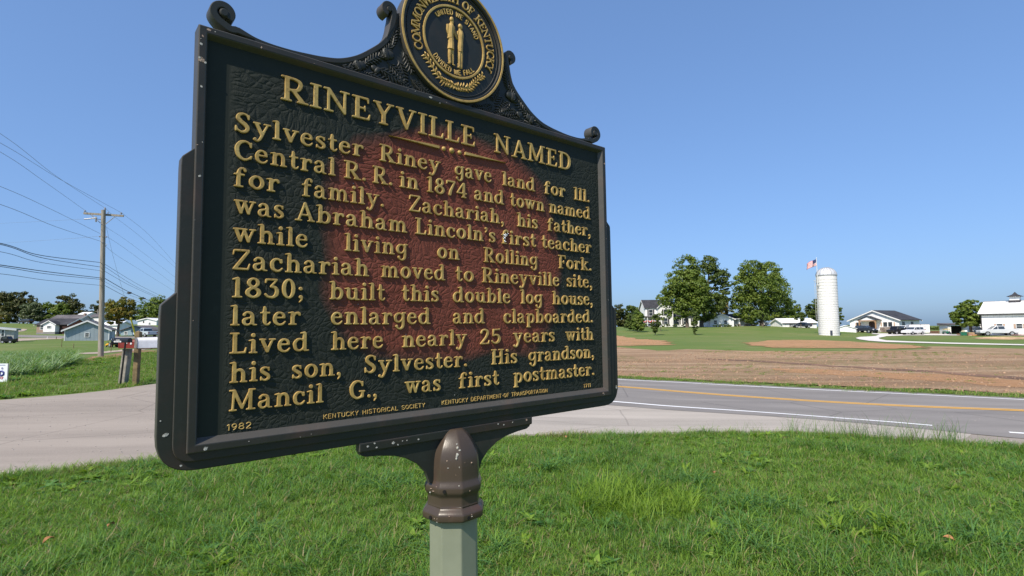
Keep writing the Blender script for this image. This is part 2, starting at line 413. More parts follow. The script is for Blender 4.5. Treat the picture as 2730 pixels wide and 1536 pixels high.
# ---- bare soil across the road
T = np.gradient(ROAD, axis=0); T /= np.linalg.norm(T, axis=1)[:, None]; NRM = np.c_[T[:, 1], -T[:, 0]]
vergeline = (ROAD + NRM * 5.0)[2:idx(s_of(-5.6, 27.5))]
fieldtop = [hit(*p) for p in [(1180, 935), (1400, 930), (1560, 928), (1653, 927), (1700, 931), (1750, 936), (1830, 932), (1905, 934), (2000, 938), (2100, 937), (2200, 938), (2330, 936), (2410, 935), (2470, 933), (2478, 925), (2520, 925), (2620, 928), (2730, 931), (2900, 935), (3200, 940)]]
sheet('field', [Vector((a, b, 0)) for a, b in vergeline[::5]] + fieldtop, .8, .035, M_SOIL, jag=.5)
sheet('field', [hit(*p) for p in [(1560, 892), (1651, 895), (1695, 903), (1772, 909.5), (1790, 916), (1775, 921), (1651, 923), (1560, 922)]], .9, .03, M_SOIL2, jag=.7)
sheet('field', [hit(*p) for p in [(1984, 915), (2040, 909), (2104, 906.5), (2200, 908), (2270, 911), (2340, 915.5), (2433, 920.5), (2455, 926), (2445, 929.5), (2340, 930.5), (2200, 929), (2060, 928), (2000, 921)]], .9, .03, M_SOIL2, jag=.7)
# ---- the farm's pale loop drive and yard
sheet('farm_drive', [hit(*p) for p in [(2281, 902), (2293, 899), (2335, 896.5), (2345, 892.5), (2322, 891), (2328, 889.3), (2420, 889), (2479, 890), (2560, 892), (2730, 893.5), (3000, 896), (3000, 899), (2730, 896), (2560, 895), (2479, 894.6), (2410, 895), (2363, 897), (2342, 901.5), (2346, 905), (2363, 908.5), (2430, 911.5), (2526, 914.5), (2730, 919), (3000, 925), (3000, 929), (2730, 922), (2526, 917.6), (2363, 913), (2316, 909.5), (2290, 905.5)]], .7, .06, M_GRAVEL)
# ---- left: worn earth, gravel shoulder along the street, a farm track
M_EARTH = simple('bare_earth', (.30, .17, .09), .95, 0, .3, 1.4, .5)
M_SAND = simple('sandy_gravel', (.42, .34, .27), .95, 0, .25, 1.2, .4)
sheet('bare_patch', [hit(*p) for p in [(215, 962), (240, 953), (285, 949), (310, 944), (335, 938), (372, 934), (420, 936), (420, 941), (372, 943), (330, 950), (285, 959), (250, 963)]], .35, .03, M_EARTH, jag=.25)
sheet('track', [hit(*p) for p in [(195, 942.5), (260, 939.5), (330, 933), (400, 929), (400, 931.5), (330, 937), (262, 944), (195, 945)]], .5, .03, M_SAND, jag=.2)
sheet('gravel_shoulder', [hit(*p) for p in [(42, 903), (100, 902.6), (168, 902), (168, 903.6), (110, 906), (60, 909), (42, 910)]], .8, .05, M_SAND, jag=.3)
sheet('bare_patch', [hit(*p) for p in [(43, 880), (62, 877), (72, 879), (66, 883), (43, 885)]], 1.0, .05, M_SAND, jag=.3)
sheet('track', [hit(*p) for p in [(372, 869), (402, 867), (400, 872), (388, 876), (380, 884), (368, 890), (360, 890), (372, 880)]], 1.0, .06, simple('far_asphalt', (.27, .25, .26), .9), jag=.2)
sheet('straw_patch', [hit(*p) for p in [(2590, 902), (2620, 899.5), (2680, 898), (2740, 899), (2740, 905), (2690, 906.5), (2640, 905.5), (2605, 904.5)]], .6, .04, simple('straw', (.62, .42, .22), .95, 0, .45, 1.6, .5), jag=.45)
sheet('wheel_track', [hit(*p) for p in [(1860, 957), (2000, 962), (2187, 974), (2450, 989), (2730, 1009), (2900, 1022), (2900, 1030), (2730, 1016), (2450, 994), (2187, 978), (2000, 965), (1860, 959)]], .5, .045, simple('damp_soil', (.20, .115, .07), .95, 0, .35, 3, .6), jag=.28)
sheet('orange_soil', [hit(*p) for p in [(2060, 984), (2300, 990), (2600, 1008), (2900, 1030), (2900, 1052), (2730, 1036), (2500, 1020), (2250, 1005), (2080, 994)]], .5, .042, M_SOIL2, jag=.5)

# ================================================================== CAST LETTERING
# every letter is drawn as strokes (x, y, radius) in units of the cap height, merged into one soft outline
SW = .108; TH = .058; SR = .046
def _cr(pts, n=7):
    if len(pts) < 3: return pts
    P = [np.array(p, float) for p in pts]; P = [2 * P[0] - P[1]] + P + [2 * P[-1] - P[-2]]; out = []
    for i in range(1, len(P) - 2):
        for k in range(n):
            t = k / n
            out.append(.5 * ((2 * P[i]) + (P[i + 1] - P[i - 1]) * t + (2 * P[i - 1] - 5 * P[i] + 4 * P[i + 1] - P[i + 2]) * t * t + (3 * P[i] - P[i - 1] - 3 * P[i + 1] + P[i + 2]) * t ** 3))
    out.append(P[-2]); return [tuple(q) for q in out]
def st(x, y0, y1, r=SW, x1=None):                 # straight stem, ends flush with y0 and y1
    x1 = x if x1 is None else x1
    return [(x, y0 + r, r), (x1, y1 - r, r)]
def sf(x, y, a=.2, b=None, up=1):                 # flat serif reaching a to the left and b to the right
    b = a if b is None else b
    return [(x - a + SR, y + SR * up, SR), (x + b - SR, y + SR * up, SR)]
def fl(x, y): return [(x - .19, y - .075, .028), (x - .02, y - .055, .052)]   # flag at a stem's top left
def cv(*p): return _cr(list(p))
def ring(cx, cy, rx, ry, thin=TH, thick=SW, n=26):
    return [(cx + (rx - (thin + (thick - thin) * abs(math.cos(2 * math.pi * i / n)))) * math.cos(2 * math.pi * i / n),
             cy + (ry - (thin + (thick - thin) * abs(math.cos(2 * math.pi * i / n)))) * math.sin(2 * math.pi * i / n),
             thin + (thick - thin) * abs(math.cos(2 * math.pi * i / n))) for i in range(n + 1)]
X_ = .69
GL = {
 'l': (.42, [st(.22, 0, 1), sf(.21, 0), fl(.22, 1)]),
 'i': (.42, [st(.22, 0, X_), sf(.21, 0), fl(.22, X_), [(.21, .87, .115), (.212, .87, .115)]]),
 'h': (.84, [st(.22, 0, 1), sf(.21, 0), fl(.22, 1), cv((.26, .5, .05), (.38, .60, .065), (.53, .58, .09), (.62, .45, .1), (.625, .3, .1)), st(.625, 0, .45, .1), sf(.635, 0, .17, .19)]),
 'n': (.84, [st(.22, 0, X_), sf(.21, 0), fl(.22, X_), cv((.26, .5, .05), (.38, .61, .065), (.53, .59, .09), (.62, .45, .1), (.625, .3, .1)), st(.625, 0, .45, .1), sf(.635, 0, .17, .19)]),
 'm': (1.20, [st(.21, 0, X_), sf(.2, 0, .19, .17), fl(.21, X_), cv((.25, .5, .05), (.36, .61, .065), (.48, .59, .085), (.57, .45, .09), (.575, .3, .09)), st(.575, 0, .45, .095), sf(.58, 0, .14, .15),
               cv((.62, .5, .05), (.73, .61, .065), (.86, .59, .085), (.95, .45, .09), (.955, .3, .09)), st(.955, 0, .45, .095), sf(.97, 0, .15, .2)]),
 'u': (.86, [st(.21, .2, X_), fl(.21, X_), cv((.21, .3, .1), (.23, .15, .09), (.36, .07, .065), (.5, .1, .055), (.6, .22, .05)), st(.62, .0, X_, .1), fl(.62, X_), sf(.68, 0, .12, .17)]),
 'r': (.64, [st(.22, 0, X_), sf(.22, 0, .2, .2), fl(.22, X_), cv((.27, .46, .05), (.36, .59, .06), (.48, .615, .07)), [(.53, .58, .085), (.545, .53, .08)]]),
 'a': (.74, [[(.13, .515, .08), (.15, .55, .06)], cv((.13, .56, .05), (.24, .635, .055), (.40, .60, .08), (.475, .48, .1), (.48, .3, .1), (.48, .16, .1), (.53, .055, .055), (.66, .04, .035)),
             cv((.46, .385, .045), (.3, .36, .05), (.14, .29, .08), (.115, .18, .09), (.17, .07, .07), (.30, .045, .05), (.42, .12, .045))]),
 'e': (.68, [cv((.145, .40, .06), (.36, .385, .045), (.54, .40, .05)), cv((.545, .42, .07), (.50, .55, .08), (.36, .635, .055), (.22, .6, .07), (.12, .46, .09), (.11, .30, .1), (.17, .13, .09), (.32, .045, .06), (.48, .075, .055), (.585, .19, .042))]),
 'c': (.66, [cv((.53, .48, .075), (.50, .56, .065), (.37, .635, .055), (.22, .6, .075), (.12, .46, .1), (.115, .30, .105), (.17, .13, .095), (.32, .045, .065), (.47, .07, .055), (.58, .18, .042)), [(.54, .50, .07), (.56, .61, .032)]]),
 'o': (.76, [ring(.38, .345, .36, .36)]),
 'd': (.84, [cv((.56, .52, .05), (.42, .62, .05), (.26, .6, .07), (.13, .46, .09), (.12, .30, .1), (.17, .13, .09), (.30, .05, .06), (.44, .08, .05), (.56, .2, .05)), st(.60, 0, 1), fl(.60, 1), sf(.68, 0, .12, .15)]),
 'b': (.80, [cv((.28, .5, .05), (.40, .61, .06), (.55, .58, .08), (.66, .44, .1), (.665, .28, .1), (.60, .12, .09), (.45, .045, .06), (.32, .08, .05), (.24, .2, .05)), st(.22, 0, 1), fl(.22, 1), sf(.16, 0, .14, .1)]),
 'p': (.82, [cv((.3, .52, .05), (.40, .61, .06), (.55, .59, .08), (.66, .46, .1), (.67, .3, .1), (.61, .13, .09), (.47, .05, .06), (.34, .08, .05), (.27, .2, .05)), st(.22, -.3, X_), fl(.22, X_), sf(.22, -.3)]),
 'g': (.80, [cv((.56, .52, .05), (.42, .62, .05), (.26, .6, .07), (.14, .48, .09), (.12, .34, .095), (.17, .2, .085), (.30, .14, .06), (.44, .18, .05), (.56, .3, .05)),
             cv((.60, .62, .085), (.60, .3, .1), (.60, 0, .1), (.56, -.16, .085), (.42, -.255, .06), (.27, -.22, .05), (.21, -.13, .06)), [(.2, -.1, .085), (.22, -.09, .08)], [(.6, .645, .045), (.75, .645, .045)]]),
 's': (.58, [cv((.46, .52, .05), (.40, .61, .05), (.27, .64, .055), (.14, .57, .08), (.14, .46, .095), (.28, .36, .105), (.42, .26, .1), (.45, .15, .09), (.36, .06, .06), (.22, .045, .05), (.11, .13, .05)), [(.45, .50, .035), (.465, .63, .035)], [(.095, .19, .035), (.08, .05, .035)]]),
 't': (.54, [cv((.25, .88, .045), (.235, .7, .1), (.24, .4, .1), (.245, .18, .095), (.31, .06, .065), (.42, .07, .05), (.48, .15, .045)), [(.07, .615, .04), (.44, .62, .055)], [(.22, .88, .06), (.25, .80, .085)]]),
 'f': (.58, [cv((.22, .1, .1), (.22, .4, .1), (.225, .7, .1), (.27, .87, .075), (.39, .945, .05), (.47, .91, .06)), [(.485, .86, .085), (.495, .83, .08)], sf(.22, 0, .2, .22), [(.05, .62, .045), (.44, .62, .055)]]),
 'v': (.78, [[(.16, .60, .095), (.38, .09, .09)], [(.38, .09, .08), (.60, .60, .055)], [(.05, .645, .045), (.29, .645, .045)], [(.49, .645, .045), (.73, .645, .045)]]),
 'y': (.82, [[(.17, .60, .095), (.41, .12, .085)], cv((.64, .60, .055), (.52, .33, .06), (.40, .03, .07), (.31, -.16, .065), (.2, -.24, .055), (.1, -.2, .05)), [(.09, -.17, .075), (.11, -.15, .075)], [(.05, .645, .045), (.31, .645, .045)], [(.51, .645, .045), (.77, .645, .045)]]),
 'w': (1.06, [[(.16, .60, .095), (.35, .09, .085)], [(.35, .09, .065), (.51, .58, .06)], [(.50, .60, .09), (.70, .09, .085)], [(.70, .09, .065), (.89, .60, .055)], [(.05, .645, .045), (.62, .645, .045)], [(.77, .645, .045), (1.01, .645, .045)]]),
 'k': (.84, [st(.22, 0, 1), fl(.22, 1), sf(.22, 0, .2, .17), [(.28, .3, .05), (.56, .6, .055)], [(.36, .36, .09), (.60, .1, .095)], sf(.66, 0, .14, .18), [(.46, .645, .045), (.74, .645, .045)]]),
 'S': (.74, [cv((.60, .76, .05), (.54, .90, .055), (.38, .955, .06), (.2, .87, .09), (.16, .71, .105), (.28, .56, .115), (.46, .44, .115), (.57, .28, .105), (.50, .12, .085), (.32, .05, .06), (.15, .13, .05), (.09, .24, .05)), [(.61, .72, .04), (.625, .9, .04)], [(.08, .3, .04), (.07, .08, .04)]]),
 'C': (.86, [cv((.73, .74, .05), (.66, .88, .06), (.48, .95, .06), (.27, .88, .09), (.13, .68, .11), (.115, .46, .115), (.2, .2, .1), (.40, .06, .07), (.6, .09, .055), (.76, .24, .045)), [(.74, .7, .045), (.755, .9, .04)], [(.76, .24, .045), (.74, .12, .03)]]),
 'G': (.94, [cv((.73, .74, .05), (.66, .88, .06), (.48, .95, .06), (.27, .88, .09), (.13, .68, .11), (.115, .46, .115), (.2, .2, .1), (.40, .06, .07), (.6, .08, .06), (.73, .16, .07)), [(.74, .7, .045), (.755, .9, .04)], st(.74, .05, .45, .09), sf(.74, .45, .2, .16, -1)]),
 'R': (.98, [st(.24, 0, 1), sf(.22, 0, .2, .2), sf(.18, 1, .16, .1, -1), cv((.24, .945, .055), (.5, .94, .06), (.68, .85, .09), (.70, .68, .1), (.60, .52, .08), (.42, .475, .055), (.26, .48, .05)), [(.45, .46, .085), (.76, .1, .105)], [(.62, .05, .045), (.96, .045, .045)]]),
 'B': (.9, [st(.24, 0, 1), cv((.08, .95, .05), (.5, .94, .06), (.64, .84, .09), (.64, .66, .09), (.5, .53, .06), (.26, .52, .05)), cv((.3, .52, .05), (.55, .5, .06), (.72, .4, .1), (.72, .2, .1), (.56, .065, .065), (.08, .05, .05))]),
 'P': (.86, [st(.24, 0, 1), sf(.22, 0, .2, .22), sf(.18, 1, .16, .1, -1), cv((.24, .945, .055), (.5, .94, .06), (.68, .85, .09), (.70, .66, .1), (.6, .5, .08), (.42, .45, .055), (.26, .46, .05))]),
 'I': (.46, [st(.23, 0, 1), sf(.23, 0, .22), sf(.23, 1, .22, .22, -1)]),
 'L': (.78, [st(.24, 0, 1), sf(.23, 1, .21, .21, -1), [(.06, .05, .05), (.66, .055, .055)], [(.68, .08, .05), (.72, .27, .035)]]),
 'E': (.82, [st(.24, 0, 1), [(.06, .05, .05), (.68, .055, .055)], [(.7, .08, .05), (.74, .26, .035)], [(.06, .95, .05), (.66, .945, .055)], [(.66, .92, .05), (.68, .77, .035)], [(.3, .5, .05), (.52, .5, .05)], [(.54, .4, .035), (.54, .6, .035)]]),
 'F': (.76, [st(.24, 0, 1), sf(.24, 0, .2, .24), [(.06, .95, .05), (.66, .945, .055)], [(.66, .92, .05), (.70, .75, .035)], [(.3, .49, .05), (.5, .49, .05)], [(.53, .39, .035), (.53, .59, .035)]]),
 'H': (1.04, [st(.24, 0, 1), st(.8, 0, 1), [(.24, .5, .055), (.8, .5, .055)], sf(.24, 0), sf(.8, 0), sf(.24, 1, .2, .2, -1), sf(.8, 1, .2, .2, -1)]),
 'N': (1.04, [st(.2, 0, 1, .06), st(.82, 0, 1, .06), [(.22, .9, .1), (.80, .1, .075)], sf(.2, 0, .18, .2), sf(.82, 1, .2, .2, -1), [(.04, .95, .045), (.2, .95, .05)]]),
 'M': (1.22, [[(.18, .06, .055), (.22, .92, .06)], [(.24, .9, .1), (.58, .14, .075)], [(.58, .14, .06), (.94, .92, .06)], [(.95, .1, .1), (.95, .9, .1)], sf(.18, 0, .17, .19), sf(.97, 0, .22, .22), [(.05, .955, .045), (.26, .955, .045)], [(.9, .955, .045), (1.15, .955, .045)]]),
 'A': (1.0, [[(.48, .93, .06), (.19, .06, .055)], [(.49, .92, .08), (.80, .1, .1)], [(.28, .33, .05), (.68, .33, .05)], sf(.17, 0, .17, .19), sf(.81, 0, .2, .18)]),
 'V': (.98, [[(.2, .9, .1), (.5, .1, .085)], [(.5, .08, .06), (.79, .93, .055)], sf(.19, 1, .18, .19, -1), sf(.8, 1, .19, .17, -1)]),
 'Y': (.94, [[(.2, .9, .095), (.47, .46, .1)], [(.48, .45, .06), (.75, .93, .055)], st(.47, 0, .5), sf(.47, 0), sf(.19, 1, .18, .19, -1), sf(.76, 1, .17, .17, -1)]),
 'W': (1.36, [[(.2, .9, .1), (.42, .1, .08)], [(.42, .1, .055), (.66, .9, .055)], [(.66, .9, .1), (.92, .1, .08)], [(.92, .1, .055), (1.17, .93, .055)], sf(.19, 1, .18, .19, -1), sf(1.18, 1, .18, .17, -1), sf(.64, 1, .18, .15, -1)]),
 'Z': (.84, [[(.7, .9, .08), (.15, .1, .09)], [(.14, .945, .055), (.72, .945, .055)], [(.09, .93, .04), (.06, .74, .035)], [(.09, .06, .055), (.68, .055, .055)], [(.71, .08, .05), (.77, .3, .035)]]),
 'K': (1.0, [st(.24, 0, 1), sf(.23, 0), sf(.23, 1, .2, .2, -1), [(.3, .42, .05), (.72, .92, .055)], [(.44, .56, .09), (.78, .1, .1)], sf(.8, 0, .19, .19), sf(.76, 1, .18, .17, -1)]),
 'O': (.98, [ring(.49, .5, .47, .51, TH, .115)]),
 'T': (.86, [st(.43, 0, 1), sf(.43, 0), [(.08, .945, .055), (.78, .945, .055)], [(.07, .93, .04), (.04, .74, .035)], [(.79, .93, .04), (.82, .74, .035)]]),
 'U': (.98, [cv((.22, .9, .105), (.22, .5, .105), (.24, .22, .1), (.36, .075, .07), (.54, .06, .06), (.7, .17, .055), (.76, .4, .055), (.76, .93, .055)), sf(.22, 1, .2, .2, -1), sf(.76, 1, .18, .17, -1)]),
 'D': (1.0, [st(.24, 0, 1), cv((.07, .95, .05), (.45, .945, .06), (.68, .86, .085), (.82, .68, .105), (.84, .46, .11), (.76, .22, .1), (.56, .07, .07), (.3, .052, .055), (.07, .05, .05))]),
 '1': (.5, [st(.27, 0, 1), sf(.26, 0, .22, .22), [(.08, .88, .04), (.25, .93, .06)]]),
 '8': (.78, [ring(.39, .74, .29, .255, .05, .095), ring(.39, .265, .36, .28, .055, .11)]),
 '7': (.74, [[(.12, .92, .06), (.64, .92, .06)], [(.10, .92, .045), (.08, .77, .04)], cv((.64, .9, .06), (.5, .62, .08), (.36, .34, .1), (.3, .1, .11))]),
 '4': (.82, [st(.55, 0, 1), sf(.55, 0, .18, .2), [(.5, .92, .06), (.08, .33, .05)], [(.08, .3, .055), (.74, .3, .055)]]),
 '3': (.74, [[(.14, .93, .055), (.58, .93, .055)], [(.12, .9, .05), (.1, .78, .045)], [(.58, .91, .05), (.34, .6, .055)], cv((.34, .58, .055), (.5, .56, .08), (.6, .42, .105), (.58, .2, .105), (.42, .065, .07), (.2, .09, .06), (.1, .2, .065))]),
 '0': (.72, [ring(.36, .5, .33, .51, .055, .105)]),
 '2': (.76, [cv((.14, .74, .07), (.2, .88, .06), (.36, .945, .06), (.54, .87, .09), (.58, .7, .1), (.46, .45, .08), (.26, .22, .065), (.12, .08, .05)), [(.1, .055, .055), (.62, .055, .055)], [(.63, .08, .05), (.67, .24, .04)]]),
 '5': (.74, [[(.2, .9, .055), (.17, .55, .05)], [(.2, .93, .06), (.6, .93, .06)], [(.6, .94, .05), (.63, .98, .03)], cv((.18, .54, .05), (.34, .6, .06), (.54, .54, .09), (.62, .36, .105), (.56, .17, .1), (.38, .06, .07), (.18, .1, .06), (.1, .2, .065))]),
 '.': (.3, [[(.14, .1, .105), (.142, .1, .105)]]),
 ',': (.32, [[(.15, .1, .105), (.152, .1, .105)], cv((.2, .08, .07), (.19, -.05, .05), (.1, -.16, .03))]),
 "'": (.32, [[(.15, .88, .105), (.152, .88, .105)], cv((.2, .86, .07), (.19, .74, .05), (.1, .63, .03))]),
 ';': (.34, [[(.16, .52, .105), (.162, .52, .105)], [(.16, .1, .105), (.162, .1, .105)], cv((.21, .08, .07), (.2, -.05, .05), (.11, -.16, .03))]),
}
def outline(strokes, res=.022, k=.035, pad=.12):
    """union of strokes -> closed outlines (marching squares on a distance field)"""
    P = np.array([q for s_ in strokes for q in s_])
    x0, y0 = P[:, 0].min() - pad - .1, P[:, 1].min() - pad - .1; x1, y1 = P[:, 0].max() + pad + .1, P[:, 1].max() + pad + .1
    xs = np.arange(x0, x1, res); ys = np.arange(y0, y1, res); gx, gy = np.meshgrid(xs, ys, indexing='ij'); D = np.full(gx.shape, 9.0)
    for s_ in strokes:
        d = np.full(gx.shape, 9.0)
        for a, b in zip(s_[:-1], s_[1:]):
            dx, dy = b[0] - a[0], b[1] - a[1]; L2 = dx * dx + dy * dy + 1e-12
            t = np.clip(((gx - a[0]) * dx + (gy - a[1]) * dy) / L2, 0, 1)
            d = np.minimum(d, np.hypot(gx - a[0] - t * dx, gy - a[1] - t * dy) - (a[2] + (b[2] - a[2]) * t))
        h = np.clip(.5 + .5 * (D - d) / k, 0, 1); D = D * (1 - h) + d * h - k * h * (1 - h)
    S = D < 0; nx, ny = D.shape; seg = {}
    cells = np.argwhere((S[:-1, :-1].astype(int) + S[1:, :-1] + S[:-1, 1:] + S[1:, 1:]) % 4 != 0)
    def ep(i, j, ax):                              # crossing on the edge from (i,j) along axis ax
        a = D[i, j]; b = D[i + 1, j] if ax == 0 else D[i, j + 1]; t = a / (a - b)
        return (xs[i] + (t * res if ax == 0 else 0), ys[j] + (t * res if ax == 1 else 0))
    for i, j in cells:
        c = (S[i, j], S[i + 1, j], S[i + 1, j + 1], S[i, j + 1]); E = []
        if c[0] != c[1]: E.append((i, j, 0))
        if c[1] != c[2]: E.append((i + 1, j, 1))
        if c[2] != c[3]: E.append((i, j + 1, 0))
        if c[3] != c[0]: E.append((i, j, 1))
        pairs = [(E[0], E[1])] if len(E) == 2 else [(E[0], E[1]), (E[2], E[3])]
        for a, b in pairs: seg.setdefault(a, []).append(b); seg.setdefault(b, []).append(a)
    loops = []; seen = set()
    for s0 in list(seg):
        if s0 in seen: continue
        loop = [s0]; seen.add(s0); cur = s0
        while True:
            nx_ = [q for q in seg[cur] if q not in seen]
            if not nx_: break
            cur = nx_[0]; seen.add(cur); loop.append(cur)
        if len(loop) < 6: continue
        pts = np.array([ep(*q) for q in loop]); pts = (np.roll(pts, 1, 0) + 2 * pts + np.roll(pts, -1, 0)) / 4
        keep = [0]
        for q in range(1, len(pts)):               # drop points that lie on a straight run
            a = pts[keep[-1]]; n_ = pts[(q + 1) % len(pts)]; u = n_ - a; L = np.hypot(*u) + 1e-9
            w = pts[q] - a
            if abs(u[0] * w[1] - u[1] * w[0]) / L > res * .10 or L > .30: keep.append(q)
        loops.append(pts[keep])
    return loops
def curve_mesh(loops, scale, depth, bev, name, res=1):
    """outlines (holes included) -> a bevelled plate lying in x (right), z (up), front at y = -depth, back at y = +0.4 mm"""
    cu = bpy.data.curves.new(name, 'CURVE'); cu.dimensions = '2D'; cu.fill_mode = 'BOTH'
    cu.extrude = max(depth / 2 - bev, 1e-5); cu.bevel_depth = bev; cu.bevel_resolution = res; cu.offset = -bev
    for lp in loops:
        sp = cu.splines.new('POLY'); sp.points.add(len(lp) - 1); sp.use_cyclic_u = True
        for q, (x, y) in zip(sp.points, lp): q.co = (x * scale, y * scale, 0, 1)
    o = bpy.data.objects.new(name, cu); COL.objects.link(o)
    dg = bpy.context.evaluated_depsgraph_get(); me = bpy.data.meshes.new_from_object(o.evaluated_get(dg))
    bpy.data.objects.remove(o); bpy.data.curves.remove(cu)
    n = len(me.vertices); co = np.empty(n * 3, np.float32); me.vertices.foreach_get('co', co); co = co.reshape(-1, 3)
    co2 = np.stack([co[:, 0], -(co[:, 2] + depth / 2), co[:, 1]], -1)
    me.vertices.foreach_set('co', co2.ravel())
    me.name = name
    me.polygons.foreach_set('use_smooth', [True] * len(me.polygons)); me.set_sharp_from_angle(angle=R(35)); me.update()
    return me

# ================================================================== THE MARKER
# pose of the cast plate, recovered from its frame: H is the height of the recessed panel, U runs along it, V up it
Hp, ASP = .66, 1.478
_uc, _vc, _tc = Vector((.76746, .03507, .64013)), Vector((-.01353, -.99749, .06944)), Vector((-.74048, .36782, 1.27502))
def c2w(v): return CR * v.x - CU * v.y + FWD * v.z
SU = c2w(_uc).normalized(); SV = c2w(_vc); SV = (SV - SU * SV.dot(SU)).normalized(); SN = SU.cross(SV)   # SN points at the reader
SB = EYE + c2w(_tc) * Hp                               # lower left corner of the panel, in the plane of the frame's face
SM = Matrix(((SU.x, -SN.x, SV.x, 0), (SU.y, -SN.y, SV.y, 0), (SU.z, -SN.z, SV.z, 0), (0, 0, 0, 1)))
BD = .050 * Hp                                          # thickness of the casting
cx_m, cy_m = .739 * Hp, BD * .55
foot = SB + SU * cx_m - SN * cy_m
kk = (foot.z - gz(foot.x, foot.y)) / SV.z
ROOT = foot - SV * kk
marker = bpy.data.objects.new('historical_marker', None); link(marker); marker.matrix_world = Matrix.Translation(ROOT) @ SM
tag(marker, 'large dark green cast metal historical marker with raised gold lettering on an eight-sided post', 'historical marker')
OFF = Vector((-cx_m, -cy_m, kk))                        # panel corner seen from the post's foot
def mpart(name, me, mat, u=0.0, v=0.0, d=0.0, sx=1.0, sz=1.0, parent=None, rot=0.0, label=None):
    """a part of the marker at panel coordinates u, v (in panel heights) and depth d behind the face, metres"""
    if mat is not None and not me.materials: me.materials.append(mat)
    o = bpy.data.objects.new(name, me); COL.objects.link(o); o.parent = parent or marker
    base = OFF if parent is None else Vector((0, 0, 0))
    o.location = base + Vector((u * Hp, d, v * Hp)); o.scale = (sx, 1, sz); o.rotation_euler = (0, rot, 0)
    if label: o['label'] = label
    return o
def m_iron(name, base, brown, red=False, wrinkle=0.0, amt=.5, rough=.42):
    t = NT(name); v = t.coord('Object'); n1 = t.noise(v, 9, 5, .6); n2 = t.noise(v, 60, 4, .7); n3 = t.noise(v, 3.1, 4)
    c = t.mix(t.rng(n1, .5, .72, 0, amt), base, brown)
    c = t.mix(t.rng(n2, .55, .75, 0, .35), c, tuple(x * 1.6 + .004 for x in base))
    h = n2
    if red:
        sp = t.n('SeparateXYZ'); t.L(v, sp.inputs[0])
        wv = t.noise(v, 5.5, 3); wob = t.math('MULTIPLY', t.math('SUBTRACT', wv, .5), .30)
        u = t.math('ADD', t.math('DIVIDE', t.math('SUBTRACT', sp.outputs[0], .765 * Hp), .455 * Hp), wob)
        w = t.math('DIVIDE', t.math('SUBTRACT', sp.outputs[2], .545 * Hp), .375 * Hp)
        w2 = t.math('ADD', w, t.math('MULTIPLY', wob, -.8))
        # the upper corners are cut off more than the lower ones
        d = t.math('ADD', t.math('POWER', t.math('ABSOLUTE', u), 3.4), t.math('POWER', t.math('ABSOLUTE', w2), 3.4))
        up = t.math('MULTIPLY', t.math('MAXIMUM', w, 0), t.math('MULTIPLY', t.math('ABSOLUTE', t.math('ADD', u, .05)), .55))
        d = t.math('ADD', d, up)
        m = t.rng(d, 1.22, .80)
        redc = t.ramp(n1, [(.3, (.130, .036, .023)), (.7, (.185, .055, .037))])
        c = t.mix(m, c, redc)
    if wrinkle:
        sp2 = t.n('SeparateXYZ'); t.L(v, sp2.inputs[0])
        wx = t.noise(v, 48, 6, .68, 2.2); vo = t.vor(t.mix(.12, v, t.n('TexNoise').outputs['Color']), 95, 'DISTANCE_TO_EDGE'); 
        w1 = t.rng(vo, 0, .22)
        # crinkles are strong in the lettered field, the rim of the panel is smooth
        mu = t.math('MULTIPLY', t.rng(sp2.outputs[0], .055 * Hp, .075 * Hp), t.rng(sp2.outputs[2], .965 * Hp, .93 * Hp))
        h = t.math('MULTIPLY', t.math('ADD', t.math('MULTIPLY', w1, .8), t.math('MULTIPLY', wx, 1.6)), mu)
        return t.bsdf(c, rough, 0, t.bump(h, wrinkle, .0035), .22)
    return t.bsdf(c, rough, 0, t.bump(h, .12, .002), .35)
M_PANEL = m_iron('crinkled_green_black_paint', (.0175, .0225, .0185), (.026, .028, .021), True, .42, .4, .68)
M_RIM = m_iron('worn_rim_paint', (.0240, .0245, .0215), (.058, .036, .030), amt=.9, rough=.5)
M_LIT_WORN = m_iron('rubbed_lit_edge_paint', (.058, .056, .052), (.090, .064, .052), amt=.7, rough=.5)  # edge rubbing and sunlight on the sides, both put into the colour
M_BAND = m_iron('worn_band_paint', (.0190, .0215, .0180), (.042, .026, .021), amt=.8, rough=.5)
M_CREST = m_iron('crest_paint', (.0190, .0220, .0195), (.042, .034, .029), amt=.8, rough=.5)
def m_gold():
    t = NT('gold_paint'); v = t.geo(); n1 = t.noise(v, 40, 5, .65); n2 = t.noise(v, 170, 3, .6); n3 = t.noise(v, 7, 3)
    c = t.ramp(n1, [(.3, (.34, .215, .062)), (.55, (.46, .305, .098)), (.72, (.53, .38, .145))])
    c = t.mix(t.rng(n3, .45, .7, 0, .4), c, (.44, .35, .125))
    c = t.mix(t.rng(n2, .56, .70, 0, .7), c, (.16, .09, .045))
    return t.bsdf(c, .52, .12, t.bump(n1, .35, .0012), .35)
M_GOLD = m_gold()
M_CHIP = simple('bare_metal_chip', (.38, .38, .35), .6, 0, .3, 120, .4)
M_CHIPB = simple('tan_primer_chip', (.30, .22, .17), .7, 0, .3, 120, .4)

